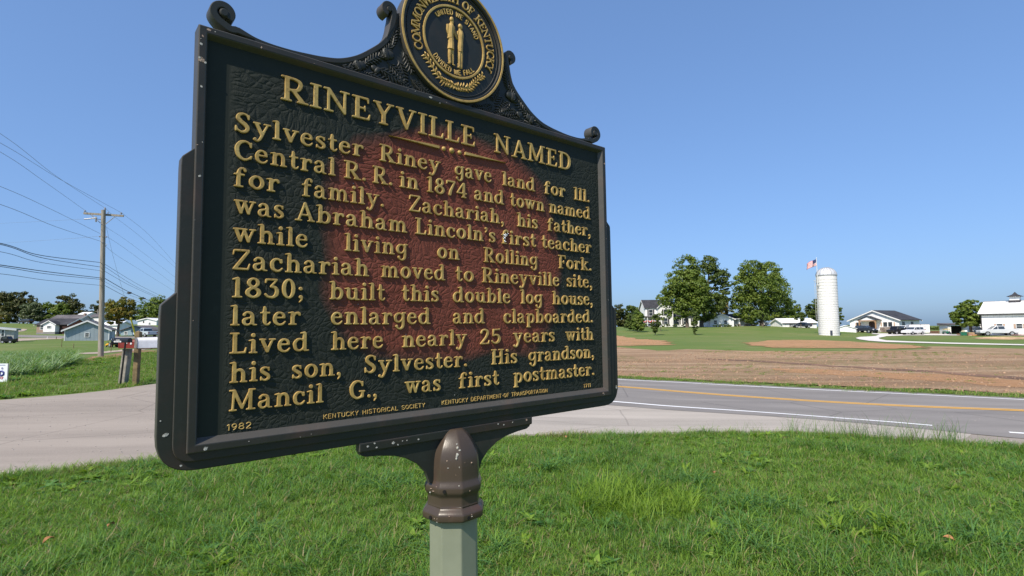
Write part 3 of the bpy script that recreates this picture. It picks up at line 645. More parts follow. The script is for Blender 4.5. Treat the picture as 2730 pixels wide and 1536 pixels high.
def rpoly(pts, rad):
    """outline with rounded corners: pts (u, v), rad per corner"""
    out = []; n = len(pts)
    for i, (p, r) in enumerate(zip(pts, rad)):
        p = Vector(p)
        if r <= 0: out.append(tuple(p)); continue
        a = (Vector(pts[i - 1]) - p).normalized(); b = (Vector(pts[(i + 1) % n]) - p).normalized()
        th = math.acos(max(-1, min(1, a.dot(b)))); tl = r / math.tan(th / 2)
        p0, p1 = p + a * tl, p + b * tl; k = 7
        for q in range(k + 1):
            t = q / k; out.append(tuple(p0.lerp(p, t).lerp(p.lerp(p1, t), t)))
    return out
def lit_wear(me, mat):
    """edges of the casting: rubbed grey brown, and painted paler for the sun on their sides"""
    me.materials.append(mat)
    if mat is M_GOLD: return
    me.materials.append(M_LIT_WORN)
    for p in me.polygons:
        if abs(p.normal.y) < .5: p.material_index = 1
def plate(name, loops, mat, d0, d1, bev=.0012, **kw):
    """front face d0, back face d1 (metres behind the frame's face)"""
    me = curve_mesh(loops, Hp, d1 - d0, bev, name); lit_wear(me, mat)
    return mpart(name, me, mat, d=d1, **kw)
W_ = ASP
def mir(pts): return [(W_ - u, v) for u, v in pts[::-1]]
# the recessed text panel and its frame
pm = MB(); pm.box(-.006 * Hp, (W_ + .006) * Hp, 0, .006, -.006 * Hp, 1.006 * Hp)
t_ = pm.build('text_panel', M_PANEL, marker); t_.location = OFF + Vector((0, .011, 0))
fr = MB()
def rloop(o, top, bot, side, d):
    return rpoly([(-o - side, -o - bot), (W_ + o + side, -o - bot), (W_ + o + side, 1 + o + top), (-o - side, 1 + o + top)], [max(.012 if o > 0 else .0, 0)] * 2 + [.0035 if o > 0 else 0] * 2), d
prof = [(.0190, BD), (.0190, .0016), (.0172, 0.0), (.0020, 0.0), (.0, .0008)]
rings = []
for o_, d in prof: rings.append(([(-o_, -o_), (W_ + o_, -o_), (W_ + o_, 1 + o_), (-o_, 1 + o_)], d))
rings.append(([(.0045, .0135), (W_ - .0135, .0135), (W_ - .0135, .992), (.0045, .992)], .0112))
vs = []; 
for lp, d in rings: vs += [(u * Hp, d, v * Hp) for u, v in lp]
fr.add(vs, [(i * 4 + j, i * 4 + (j + 1) % 4, (i + 1) * 4 + (j + 1) % 4, (i + 1) * 4 + j) for i in range(len(rings) - 1) for j in range(4)])
f_ = fr.build('frame', [M_RIM, M_LIT_WORN], marker); f_.location = OFF
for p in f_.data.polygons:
    if abs(p.normal.y) < .86: p.material_index = 1  # sides and lips take the paler paint with sunlight in its colour
bv = f_.modifiers.new('b', 'BEVEL'); bv.width = .0008; bv.segments = 1; bv.limit_method = 'ANGLE'
# two stepped bands outside the frame
c1 = [(-.004, .7235), (-.0455, .684), (-.0465, .66), (-.0465, -.0395)]
band1 = rpoly(c1[:1] + c1[1:] + mir(c1), [0, .012, 0, .045, .045, 0, .012, 0])
def ushape(band, q, top): return band + [(W_ + q, top), (W_ + q, -q), (-q, -q), (-q, top)]
plate('frame_band', [ushape(band1, .002, .7235)], M_BAND, .0045, BD - .002, .0014)
c2 = [(-.035, .3705), (-.0775, .328), (-.0785, .30), (-.0785, -.0610)]
band2 = rpoly(c2[:1] + c2[1:] + mir(c2), [0, .012, 0, .085, .085, 0, .012, 0])
plate('frame_band', [ushape(band2, .030, .3705)], M_BAND, .0085, BD - .004, .0016)
# backing of the casting
plate('back_plate', [rpoly([(-.07, -.05), (W_ + .07, -.05), (W_ + .07, .30), (-.07, .30)], [.06] * 4)], M_BAND, BD - .0045, BD + .001, .001)
pb = MB(); pb.box(-.010 * Hp, (W_ + .010) * Hp, .0175, BD - .001, -.010 * Hp, 1.010 * Hp)
o = pb.build('back_plate', M_BAND, marker); o.location = OFF
# bracket under the frame
half = [(.408, -.058), (.4085, -.078), (.4155, -.093), (.431, -.1005), (.47, -.1035), (.525, -.1125), (.565, -.1265), (.605, -.1505), (.632, -.180), (.645, -.215)]
plate('bracket', [half + mir(half)], M_CREST, .0125, BD - .010, .0012)
hb = [(.410, -.0585), (.4105, -.0855)]
plate('bracket_moulding', [rpoly(hb + mir(hb), [0, .006, .006, 0])], M_BAND, .0065, BD - .006, .0025)

# crest: two swept wings with scrolls at their ends, the seal between them
wl = [(.036, 1.017), (.0465, 1.0235), (.0265, 1.047), (.060, 1.052), (.0775, 1.0420), (.110, 1.0335), (.150, 1.0290), (.200, 1.0290), (.245, 1.0325), (.295, 1.0385), (.345, 1.0500), (.396, 1.0755), (.443, 1.1130), (.476, 1.1450), (.498, 1.178), (.5085, 1.205), (.514, 1.232), (.520, 1.252), (.545, 1.262), (.60, 1.24), (.60, 1.017)]
wl2 = wl[:2] + _cr([(u, v, 0) for u, v in wl[4:18]], 4)
wl2 = [(p[0], p[1]) for p in wl2] + wl[18:]
for k_, pts in enumerate((wl2, [(W_ - u, v) for u, v in wl2[::-1]])):
    plate('crest', [pts], M_CREST, .0085, BD - .006, .0012)
plate('crest', [[(.56, 1.017), (W_ - .56, 1.017), (W_ - .56, 1.16), (.56, 1.16)]], M_CREST, .0092, BD - .0065, .0012)
def strap(path, w0, w1, d0, d1, name='crest_rim', tap=0):
    """a raised moulding following a path (u, v); w = half width"""
    P = np.array([(p[0], p[1]) for p in path]); T = np.gradient(P, axis=0); T /= np.linalg.norm(T, axis=1)[:, None] + 1e-9; N = np.c_[-T[:, 1], T[:, 0]]
    Wd = np.linspace(w0, w1, len(P))[:, None]; q_ = np.linspace(0, 1, len(P))[:, None]
    if tap: Wd = Wd * np.clip(.12 + (q_ if tap > 0 else 1 - q_) * 5.5, 0, 1)
    lp = np.r_[P + N * Wd, (P - N * Wd)[::-1]]
    return plate(name, [lp.tolist()], M_CREST, d0, d1, .0014)
for sgn in (0, 1):
    edge = _cr([(u, v - .0085, 0) for u, v in [(.0700, 1.0465)] + wl[5:18]], 5)
    path = [(u, v) for u, v, _ in edge]
    # outer volute: the moulding rises, curls over and ends in a knob
    vol = [(.036 + .0235 * math.cos(a) * (1 - .22 * i / 18), 1.0695 + .0235 * math.sin(a) * (1 - .22 * i / 18)) for i, a in enumerate(np.linspace(R(215), R(-58), 19))]
    tail = [(.0690, 1.0350), (.0545, 1.0330), (.0400, 1.0390), (.0250, 1.0480)]
    A_ = [(p[0], p[1]) for p in _cr([(q[0], q[1], 0) for q in [(.110, 1.0250), (.0850, 1.0295)] + tail + vol[1::2]], 4)]
    # inner volute next to the seal, curling outwards
    vol2 = [(.4945 + .0185 * math.cos(a) * (1 - .25 * i / 16), 1.2525 + .0185 * math.sin(a) * (1 - .25 * i / 16)) for i, a in enumerate(np.linspace(R(-5), R(285), 17))]
    B_ = [(p[0], p[1]) for p in _cr([(q[0], q[1], 0) for q in [(.487, 1.158), (.5005, 1.19), (.5085, 1.215), (.5125, 1.24)] + vol2[1::2]], 4)]
    L_ = path
    if sgn: A_, B_, L_ = [[(W_ - u, v) for u, v in s_[::-1]] for s_ in (A_, B_, L_)]
    strap(L_, .0075, .0075, .0045, BD - .004)
    strap(A_, .0095 if not sgn else .0085, .0085 if not sgn else .0095, .0030, BD - .003, 'scroll', -1 if sgn else 1)
    strap(B_, .0085, .0085, .0030, BD - .003, 'scroll', -1 if sgn else 1)
    for (cu_, cv_, rr_) in ((.0375, 1.070, .0110), (.4955, 1.2525, .0085)):
        cu_ = W_ - cu_ if sgn else cu_
        plate('scroll_eye', [[(cu_ + rr_ * math.cos(a), cv_ + rr_ * math.sin(a)) for a in np.linspace(0, 2 * math.pi, 19)[:-1]]], M_CREST, .0015, BD - .002, .0022)
    # thin ridge inside the moulding
    rd = _cr([(u, v, 0) for u, v in [(.250, 1.0205), (.2900, 1.0195), (.3350, 1.0290), (.3850, 1.0500), (.4330, 1.0850), (.4700, 1.1250), (.495, 1.165), (.512, 1.20), (.524, 1.225)]], 5)
    rd = [((W_ - u) if sgn else u, v) for u, v, _ in (rd[::-1] if sgn else rd)]
    strap(rd, .0024, .0024, .0065, .012, 'crest_ridge')

# leaves and acorns in low relief
def relief(name, fn, mat, u, v, d, **kw):
    mb = MB(); fn(mb); o = mb.build(name, mat, marker, smooth=True); o.location = OFF + Vector((u * Hp, d, v * Hp))
    return o
def leaf_fn(ang, L, wd, ribs=6, h=.005):
    def fn(mb):
        M = Matrix.Rotation(-ang, 4, 'Y'); k = 8; vs = []
        prof_ = [(i / k * L, wd * math.sin(math.pi * min(1, i / k * .93 + .05)) ** .7) for i in range(k + 1)]
        for x, w in prof_: vs += [M @ Vector(p) for p in ((x, .0012, -w), (x, -h * .45, 0), (x, .0012, w))]
        mb.add(vs, [(i * 3 + a, i * 3 + a + 1, i * 3 + a + 4, i * 3 + a + 3) for i in range(k) for a in (0, 1)])
        for i in range(1, ribs + 1):
            t = i / (ribs + 1); w = wd * math.sin(math.pi * min(1, t * .93 + .05)) ** .7
            for s_ in (-1, 1):
                p = [(t * L - .08 * L, -h * .35, 0), (t * L + .04 * L, -h * .55, s_ * w * .6), (t * L + .10 * L, -.0002, s_ * w * 1.15)]
                mb.tube([M @ Vector(q) for q in p], [L * .022, L * .036, L * .014], 5)
        mb.tube([M @ Vector(q) for q in ((-.03 * L, 0, 0), (.3 * L, -h * .62, 0), (1.0 * L, 0, 0))], [L * .03, L * .035, L * .012], 5)
    return fn
def acorn_fn(ang, L):
    def fn(mb):
        M = Matrix.Rotation(-ang, 4, 'Y')
        mb.ball((0, 0, 0), L * .42, (1.25, .55, .95), 12, 8, M)
        mb.ball(M @ Vector((-L * .32, -.001, 0)), L * .45, (.75, .6, 1.15), 12, 8, M)
        for i in range(5):
            a = -.8 + i * .4
            mb.ball(M @ Vector((-L * .42, -L * .22, L * .34 * a)), L * .10, (1, .8, 1), 6, 4)
    return fn
LEAVES = [(.345, 1.030, -12, .075, .013), (.365, 1.033, 20, .070, .015), (.415, 1.055, 38, .075, .018), (.465, 1.085, 55, .070, .017), (.505, 1.130, 78, .072, .014), (.535, 1.175, 84, .05, .012),
          (.425, 1.030, -10, .085, .017), (.46, 1.055, -14, .085, .018), (.495, 1.083, -38, .080, .019), (.53, 1.100, -68, .070, .018), (.545, 1.135, -60, .075, .016), (.575, 1.052, -30, .060, .014), (.395, 1.022, 4, .05, .010), (.52, 1.04, -20, .07, .014), (.60, 1.035, -12, .07, .012)]
ACORNS = [(.405, 1.046, 25, .034), (.497, 1.108, 10, .038), (.45, 1.05, 150, .026)]
for sgn in (0, 1):
    for (u, v, a, L, wd) in LEAVES:
        relief('oak_leaf', leaf_fn(R(180 - a) if sgn else R(a), L * Hp, wd * Hp), M_CREST, W_ - u if sgn else u, v, .0078)
    for (u, v, a, L) in ACORNS:
        relief('acorn', acorn_fn(R(180 - a) if sgn else R(a), L * Hp), M_CREST, W_ - u if sgn else u, v, .0070)

# ---- the seal
SCU, SCV = .738, 1.227
def circ(r, n=72, cu=SCU, cv_=SCV): return [(cu + r * math.cos(a), cv_ + r * math.sin(a)) for a in np.linspace(0, 2 * math.pi, n + 1)[:-1]]
plate('seal_disc', [circ(.2035)], M_CREST, .0045, BD + .001, .0015)
plate('seal_rim', [circ(.2060), circ(.1905)], M_CREST, -.0022, .012, .0012)
plate('seal_rim_line', [circ(.2055), circ(.1975)], M_GOLD, -.0036, .0, .0010)
plate('seal_ridge', [circ(.1840), circ(.1805)], M_CREST, .0022, .006, .0008)
plate('seal_ring', [circ(.1243), circ(.1165)], M_GOLD, .0012, .006, .0010)
GM = {}
def gmesh(ch, cap, depth, nm, thin=1.0):
    key = (ch, nm)
    if key not in GM: GM[key] = curve_mesh(outline([[(x, y, r * (1 + (thin - 1) * min(1, r / .09))) for x, y, r in s_] for s_ in GL[ch][1]]), cap, depth, min(.0011, cap * .035), 'glyph'); GM[key].materials.append(M_GOLD)
    return GM[key]
def arc_text(txt, rad, a0, a1, cap, depth, name, flip=False):
    adv = [(GL[c][0] if c != ' ' else .55) + .10 for c in txt]; tot = sum(adv); s_ = 0
    for c, w in zip(txt, adv):
        f = (s_ + w / 2) / tot; s_ += w
        if c == ' ': continue
        a = a0 + (a1 - a0) * f
        up = Vector((math.cos(a), math.sin(a))); rot = math.pi / 2 - a
        right = Vector((math.sin(a), -math.cos(a)))
        gw = GL[c][0] * cap
        p = Vector((SCU, SCV)) + up * rad - right * gw / 2
        mpart(name, gmesh(c, cap * Hp, depth, name, .80), M_GOLD, p.x, p.y, .0045, rot=rot)
arc_text('COMMONWEALTH OF KENTUCKY', .1355, R(207), R(-23), .0310, .0035, 'seal_letter')

# the two figures, arm in arm, and the crossed sprays below them
def spline_tube(mb, pts, flat=.55, n=9):
    q = _cr(pts, 4); mb.tube([(a[0], 0, a[1]) for a in q], [a[2] for a in q], n)
def figure(mb, parts):
    for kind, *a in parts:
        if kind == 'b': mb.ball((a[0], -.002, a[1]), a[2], (a[3], .8, a[4]), 12, 8)
        else: spline_tube(mb, a[0])
s5 = .1690 / 700.0                                       # one unit of the tracing below in panel heights
def F(pts): return [((x) * s5 * Hp, (y) * s5 * Hp, r * s5 * Hp) for x, y, r in pts]
def fig1(mb):      # man in hunting shirt and leggings: origin between the feet
    for p in ([(-10, 20, 22), (-16, 120, 26), (-10, 220, 30)], [(38, 12, 14), (36, 120, 20), (24, 220, 28)],           # legs
              [(2, 215, 52), (8, 300, 46), (6, 380, 44)], [(2, 375, 44), (0, 450, 46), (8, 540, 50), (14, 590, 30)],    # skirt, coat
              [(-40, 560, 26), (-46, 480, 20), (-20, 420, 17), (40, 400, 14)], [(48, 560, 24), (66, 500, 18), (82, 440, 15), (112, 436, 12)],
              [(14, 590, 18), (18, 640, 20)]):
        spline_tube(mb, F(p))
    mb.ball((18 * s5 * Hp, -.001, 655 * s5 * Hp), 32 * s5 * Hp, (1, .8, 1.25), 12, 8)
    mb.ball((30 * s5 * Hp, -.001, 625 * s5 * Hp), 24 * s5 * Hp, (1, .8, 1.8), 12, 8)
    for sx in (-26, 50): mb.ball((sx * s5 * Hp, -.001, 8 * s5 * Hp), 15 * s5 * Hp, (1.9, .8, .7), 8, 6)
    mb.ball((-34 * s5 * Hp, -.001, 372 * s5 * Hp), 20 * s5 * Hp, (1.1, .8, .9), 8, 6)
def fig2(mb):      # man in a long tailcoat
    for p in ([(-14, 18, 24), (-16, 130, 28), (-8, 240, 32)], [(20, 16, 20), (18, 130, 28), (14, 240, 34)],
              [(0, 235, 42), (2, 320, 44), (6, 400, 42), (10, 480, 46), (6, 545, 36)],
              [(-2, 540, 20), (0, 590, 18)], [(34, 530, 20), (20, 450, 22), (-24, 420, 17), (-72, 430, 13)], [(-30, 530, 16), (-50, 470, 14), (-78, 462, 12)]):
        spline_tube(mb, F(p))
    mb.ball((0, -.001, 612 * s5 * Hp), 30 * s5 * Hp, (1.05, .8, 1.3), 12, 8)
    mb.ball((12 * s5 * Hp, -.001, 605 * s5 * Hp), 28 * s5 * Hp, (1, .8, 1.4), 12, 8)
    for sx in (-24, 10): mb.ball((sx * s5 * Hp, -.001, 8 * s5 * Hp), 16 * s5 * Hp, (1.7, .8, .8), 8, 6)
relief('seal_figure', fig1, M_GOLD, SCU - .0170, SCV - .0830, .0042)['label'] = 'gold relief man in a fringed hunting shirt'
relief('seal_figure', fig2, M_GOLD, SCU + .0215, SCV - .0850, .0042)['label'] = 'gold relief man in a tailcoat'
gl_ = MB(); gl_.ball((0, 0, 0), .022 * Hp, (2.6, .12, .10), 14, 5)
o = gl_.build('seal_ground', M_CREST, marker, smooth=True); o.location = OFF + Vector((SCU * Hp, .0045, (SCV - .088) * Hp))
for sgn in (-1, 1):
    cen = lambda t: (sgn * (-.012 + .128 * t ** .92 if t > 0 else -.012 + .128 * t), -.158 + .075 * t * t + .004 * math.sin(t * 9))
    mb = MB(); mb.tube([(cen(t)[0] * Hp, 0, cen(t)[1] * Hp) for t in np.linspace(-.22, 1, 16)], [.0018] * 16, 6)
    stem = mb.build('seal_spray', M_GOLD, marker, True); stem.location = OFF + Vector((SCU * Hp, .0040, SCV * Hp))
    for i, t in enumerate(np.linspace(.06, .98, 13)):
        x, y = cen(t); x2, y2 = cen(t + .03); a = math.atan2(y2 - y, x2 - x)
        for s2 in (-1, 1):
            aa = a + s2 * .85 * sgn + random.uniform(-.2, .2); L = .021 * (1 - .25 * abs(t - .5)) * random.uniform(.8, 1.15)
            mb = MB(); mb.tube([(x * Hp, 0, y * Hp), ((x + math.cos(aa) * L * .5) * Hp, -.0016, (y + math.sin(aa) * L * .5) * Hp), ((x + math.cos(aa + .15) * L) * Hp, 0, (y + math.sin(aa + .15) * L) * Hp)], [.0008, .0024, .0007], 6)
            mb.build('spray_leaf', M_GOLD, stem)
# small plain capitals: thin even strokes, cast in one piece per line
SANS = {
 'A': ('.0,0 .35,1 .7,0|.12,.35 .58,.35', .7), 'C': ('.66,.78 .5,.95 .2,.95 .03,.7 .03,.3 .2,.05 .5,.05 .66,.22', .68), 'D': ('.05,0 .05,1 .4,1 .64,.75 .64,.25 .4,0 .05,0', .68),
 'E': ('.6,0 .05,0 .05,1 .6,1|.05,.52 .5,.52', .6), 'F': ('.05,0 .05,1 .6,1|.05,.52 .5,.52', .58), 'H': ('.05,0 .05,1|.65,0 .65,1|.05,.5 .65,.5', .7), 'I': ('.06,0 .06,1', .12),
 'K': ('.05,0 .05,1|.62,1 .08,.42|.25,.62 .65,0', .66), 'L': ('.05,1 .05,0 .58,0', .58), 'M': ('.03,0 .08,1 .42,.25 .76,1 .81,0', .84), 'N': ('.05,0 .05,1 .62,0 .62,1', .68),
 'O': ('.35,.97 .1,.85 .02,.5 .1,.15 .35,.03 .6,.15 .68,.5 .6,.85 .35,.97', .7), 'P': ('.05,0 .05,1 .45,1 .62,.88 .62,.6 .45,.46 .05,.46', .64), 'R': ('.05,0 .05,1 .45,1 .62,.88 .62,.62 .45,.5 .05,.5|.38,.5 .65,0', .66),
 'S': ('.6,.82 .45,.97 .18,.97 .04,.8 .12,.58 .5,.44 .63,.24 .48,.03 .18,.03 .02,.18', .64), 'T': ('.0,1 .66,1|.33,1 .33,0', .66), 'U': ('.05,1 .05,.25 .2,.03 .48,.03 .64,.25 .64,1', .68),
 'V': ('.0,1 .34,0 .68,1', .68), 'W': ('.0,1 .22,0 .45,.9 .68,0 .9,1', .9), 'Y': ('.0,1 .33,.48 .66,1|.33,.48 .33,0', .66),
 '1': ('.05,.8 .28,1 .28,0', .36), '2': ('.04,.78 .18,.96 .42,.97 .58,.8 .54,.58 .04,.02 .6,.02', .62), '7': ('.02,.97 .6,.97 .24,0', .6),
 '8': ('.32,.53 .1,.62 .1,.88 .32,.98 .54,.88 .54,.62 .32,.53 .06,.4 .06,.12 .32,.02 .58,.12 .58,.4 .32,.53', .64), '9': ('.56,.62 .4,.44 .15,.47 .04,.72 .16,.95 .44,.96 .58,.72 .5,.3 .2,.0', .62), '-': ('.1,.5 .2,.5', .3), ' ': ('', .42)}
def sans_line(name, txt, cap, place, total=None, th=.10, label=None):
    """place(s, t) -> (u, v) for s along the line and t above it, both in panel heights"""
    adv = [SANS[c][1] + .26 for c in txt]; nat = sum(adv) * cap; k = (total / nat) if total else 1.0; mb = MB(); s_ = 0
    for c, w in zip(txt, adv):
        for line in SANS[c][0].split('|'):
            if not line: continue
            pts = [tuple(float(z_) for z_ in q.split(',')) for q in line.split()]
            if len(pts) > 5: pts = [(a, b) for a, b, _ in _cr([(a, b, 0) for a, b in pts], 2)]
            P3 = []
            for a, b in pts:
                u, v = place((s_ + a) * cap * k, b * cap); P3.append((u * Hp, 0, v * Hp))
            for q in range(len(P3) - 1): mb.tube(P3[q:q + 2], cap * th * Hp, 6)
        s_ += w
    o = mb.build(name, M_GOLD, marker); o.location = OFF
    if label: o['label'] = label
    return o
LY = .011                                               # depth of the panel face
def straight(u0, v0, d): return lambda s, t: (u0 + s, v0 + t)
for txt, u0, v0, tot, cap in (('KENTUCKY HISTORICAL SOCIETY', .3076, .0215, .322, .0118), ('KENTUCKY DEPARTMENT-OF TRANSPORTATION', .6882, .0215, .466, .0125), ('1982', .068, .0215, .060, .0145), ('1711', .3481 + 1.0, .0215, .0445, .0135)):
    o = sans_line('small_lettering', txt, cap, straight(u0, v0, 0), tot); o.location = OFF + Vector((0, LY - .0004, 0)); o['label'] = 'small raised gold letters reading ' + txt.replace('-', ' ')
def on_arc(rad, a0, sgn):
    def f(s, t):
        if sgn > 0: a = a0 - s / (rad + .006); r = rad + t
        else: a = a0 + s / rad; r = rad - t
        return (SCU + r * math.cos(a), SCV + r * math.sin(a))
    return f
o = sans_line('seal_motto', 'UNITED WE STAND', .0160, on_arc(.0930, R(136), 1), .196, .135); o.location = OFF + Vector((0, .0034, 0))
o = sans_line('seal_motto', 'DIVIDED WE FALL', .0160, on_arc(.1110, R(220), -1), .190, .135); o.location = OFF + Vector((0, .0034, 0))

# ---- the inscription, letter by letter
hL = .0042
def word(txt, u0, u1, base, cap, name='letter'):
    adv = [GL[c][0] for c in txt]; gap = .045; tot = sum(adv) + gap * (len(txt) - 1); k = (u1 - u0) / (tot * cap); s_ = 0
    for c, w in zip(txt, adv):
        nm = name if c not in ".,;'" else 'punctuation_mark'
        kx = min(max(k, .80), 1.25); extra = (k - kx) * w * cap / 2
        j = random.uniform(-.0004, .0004)
        mpart(nm, gmesh(c, cap * Hp, hL, 'L%.3f' % cap, .78 if cap > .06 else .88), M_GOLD, u0 + s_ * cap * k + extra, base + j, LY + .0003, sx=kx)
        s_ += w + gap
def upl(x, y):                                          # photograph -> panel coordinates of the lettered face
    d = c2w(Vector(((x - CX) / FOC, (y - CY) / FOC, 1))); o_ = EYE - (SB - SN * (LY - hL)); t = -o_.dot(SN) / d.dot(SN); q = o_ + d * t
    return q.dot(SU) / Hp
def Z(reg, x, y): return upl(reg[0] + x / reg[2], reg[1] + y / reg[2])
z1, z2, z3, z4 = (600, 170, 5.152), (1080, 280, 4.954), (600, 440, 5.152), (1090, 430, 4.996)
z5, z6, z7, z8 = (600, 650, 5.152), (1090, 650, 5.051), (600, 870, 4.996), (1090, 860, 5.051)
word('RINEYVILLE', Z(z1, 762, 290), Z(z2, 943, 420), .8845, .0695, 'title_letter')
word('NAMED', Z(z2, 1180, 480), Z(z2, 2205, 720), .8845, .0695, 'title_letter')
LINES = [
 (.7710, [('Sylvester', z1, 130, 780, z1, 1915, 1130), ('Riney', z1, 2125, 1200, z2, 478, 790), ('gave', z2, 660, 850, z2, 1155, 950), ('land', z2, 1290, 950, z2, 1725, 1060), ('for', z2, 1845, 1080, z2, 2125, 1130), ('lll.', z2, 2238, 1150, z2, 2450, 1270)]),
 (.7000, [('Central', z1, 133, 1150, z3, 1530, 60), ('R.', z3, 1635, 60, z3, 1955, 180), ('R.', z3, 2028, 130, z3, 2318, 240), ('in', z3, 2400, 220, z2, 190, 1030), ('1874', z2, 288, 1040, z2, 828, 1130), ('and', z2, 918, 1180, z2, 1315, 1230), ('town', z2, 1392, 1240, z2, 1850, 1330), ('named', z4, 1875, 620, z4, 2425, 700)]),
 (.6295, [('for', z3, 118, 200, z3, 765, 240), ('family.', z3, 1060, 320, z3, 2203, 480), ('Zachariah,', z4, 5, 570, z4, 1280, 740), ('his', z4, 1448, 800, z4, 1728, 840), ('father,', z4, 1855, 860, z4, 2432, 960)]),
 (.5600, [('was', z3, 120, 570, z3, 828, 640), ('Abraham', z3, 965, 680, z3, 2518, 840), ("Lincoln's", z4, 90, 880, z4, 1165, 1010), ('first', z4, 1240, 1020, z4, 1705, 1080), ('teacher', z4, 1775, 1100, z4, 2440, 1160)]),
 (.4885, [('while', z3, 108, 950, z3, 1157, 1030), ('living', z3, 1648, 1080, z3, 2518, 1150), ('on', z6, 385, 120, z6, 692, 150), ('Rolling', z6, 1013, 160, z6, 1747, 240), ('Fork.', z6, 2020, 250, z6, 2472, 290)]),
 (.4180, [('Zachariah', z5, 97, 210, z5, 1990, 370), ('moved', z5, 2148, 380, z6, 500, 400), ('to', z6, 628, 410, z6, 888, 430), ('Rineyville', z6, 988, 440, z6, 2037, 500), ('site,', z6, 2133, 510, z6, 2480, 530)]),
 (.3482, [('1830;', z5, 88, 600, z5, 1097, 620), ('built', z5, 1438, 660, z5, 2210, 680), ('this', z5, 2428, 680, z6, 417, 700), ('double', z6, 598, 710, z6, 1380, 730), ('log', z6, 1513, 730, z6, 1810, 740), ('house,', z6, 1940, 750, z6, 2487, 760)]),
 (.2778, [('later', z5, 75, 1020, z5, 1055, 1030), ('enlarged', z5, 1458, 1030, z6, 303, 1000), ('and', z6, 597, 1000, z6, 1032, 1000), ('clapboarded.', z6, 1283, 1000, z6, 2492, 1000)]),
 (.2077, [('Lived', z7, 60, 250, z7, 1130, 250), ('here', z7, 1417, 230, z7, 2123, 220), ('nearly', z7, 2362, 210, z8, 792, 240), ('25', z8, 958, 220, z8, 1248, 200), ('years', z8, 1413, 210, z8, 1977, 190), ('with', z8, 2120, 180, z8, 2497, 170)]),
 (.1365, [('his', z7, 60, 640, z7, 622, 620), ('son,', z7, 888, 600, z7, 1562, 590), ('Sylvester.', z7, 1858, 560, z8, 802, 540), ('His', z8, 1113, 500, z8, 1472, 480), ('grandson,', z8, 1618, 460, z8, 2505, 420)]),
 (.0668, [('Mancil', z7, 52, 1040, z7, 1322, 950), ('G.,', z7, 1663, 900, z7, 2042, 880), ('was', z7, 2400, 850, z8, 443, 860), ('first', z8, 680, 800, z8, 1228, 770), ('postmaster.', z8, 1415, 740, z8, 2512, 680)]),
]
for base, ws in LINES:
    for (w, ra, xa, ya, rb, xb, yb) in ws: word(w, Z(ra, xa, ya), Z(rb, xb, yb), base, .0530)
# tapering rules and three studs under the title
for pts in ([(.4985, .8551), (.6790, .8597), (.6790, .8500)], [(.7815, .8597), (.9610, .8551), (.7815, .8500)]):
    plate('title_rule', [pts], M_GOLD, LY - .0050, LY + .0003, .0005)
for u, r in ((.6990, .0078), (.7300, .0098), (.7620, .0078)):
    mb = MB(); mb.ball((0, 0, 0), r * Hp, (1, .9, 1), 14, 8); o = mb.build('title_stud', M_GOLD, marker, smooth=True); o.location = OFF + Vector((u * Hp, LY, .8548 * Hp))
# chipped paint
def chip(u, v, r, d, mat=M_CHIP, asp=1.0, rot=0.0, side=False):
    n = 9; ph = random.random() * 6
    pts = []
    for i in range(n):
        a = 2 * math.pi * i / n; q = r * (.72 + .42 * mnoise.noise(Vector((math.cos(a) + ph, math.sin(a), ph))) + .2 * random.random())
        x, z_ = q * math.cos(a) * asp, q * math.sin(a); pts.append((x * math.cos(rot) - z_ * math.sin(rot), x * math.sin(rot) + z_ * math.cos(rot)))
    mb = MB()
    if not side: mb.prism([(x * Hp, z_ * Hp) for x, z_ in pts], 'y', -.00025, .0002)
    else: mb.prism([(x * Hp, z_ * Hp) for x, z_ in pts], 'x', -.00025, .0002)
    o = mb.build('paint_chip', mat, marker); o.location = OFF + Vector((u * Hp, d, v * Hp)); return o
chip(-.0105, .930, .0085, 0, M_CHIPB, .9, 1.0); chip(-.0155, .9335, .0045, -.0002, M_CHIP, .6, .2); chip(-.0025, .9245, .004, 0, M_CHIP, .8); chip(-.0120, .969, .0035, 0, M_CHIP, 1.6, -.8)
chip(-.0095, .99, .004, 0, M_CHIPB, .5, .5); chip(.004, 1.010, .0042, 0, M_CHIPB, 1.7); chip(.017, 1.0100, .0016, 0); chip(-.009, .862, .0045, 0, M_CHIP, .8, .6); chip(-.008, .640, .0036, 0, M_CHIP, .9)
chip(.126, 1.006, .0045, 0, M_CHIPB, .5); chip(.020, -.0115, .0052, 0, M_CHIP, 1.1, .6); chip(.640, 1.008, .0042, 0, M_CHIP, 1.8); chip(1.490, .947, .0055, 0, M_CHIPB, .8); chip(.675, .998, .002, 0)
chip(.515, -.0715, .0050, .0062, M_CHIP); chip(.53, -.079, .0028, .0062); chip(.545, -.0700, .0022, .0062); chip(.56, -.0705, .0022, .0062); chip(.435, -.0695, .0032, .0062, M_CHIP, 1.6); chip(.462, -.0770, .0030, .0062, M_CHIP, 1.5)
chip(.455, -.0640, .0025, .0062, M_CHIP, 1.4); chip(.91, -.0650, .003, .0062, M_CHIP, 1.6); chip(.935, -.0705, .003, .0062); chip(.975, -.0665, .0026, .0062); chip(1.04, -.066, .006, .0062, M_CHIPB, .8); chip(.60, -.073, .0035, .0062)
chip(-.060, .0290, .0040, .0082, M_CHIP, 2.0, .5); chip(-.071, .062, .0020, .0082); chip(-.0285, -.0440, .0030, .0042); chip(1.447, -.0065, .004, 0, M_CHIPB, 1.6); chip(1.545, .008, .010, .0083, M_CHIP, .5)
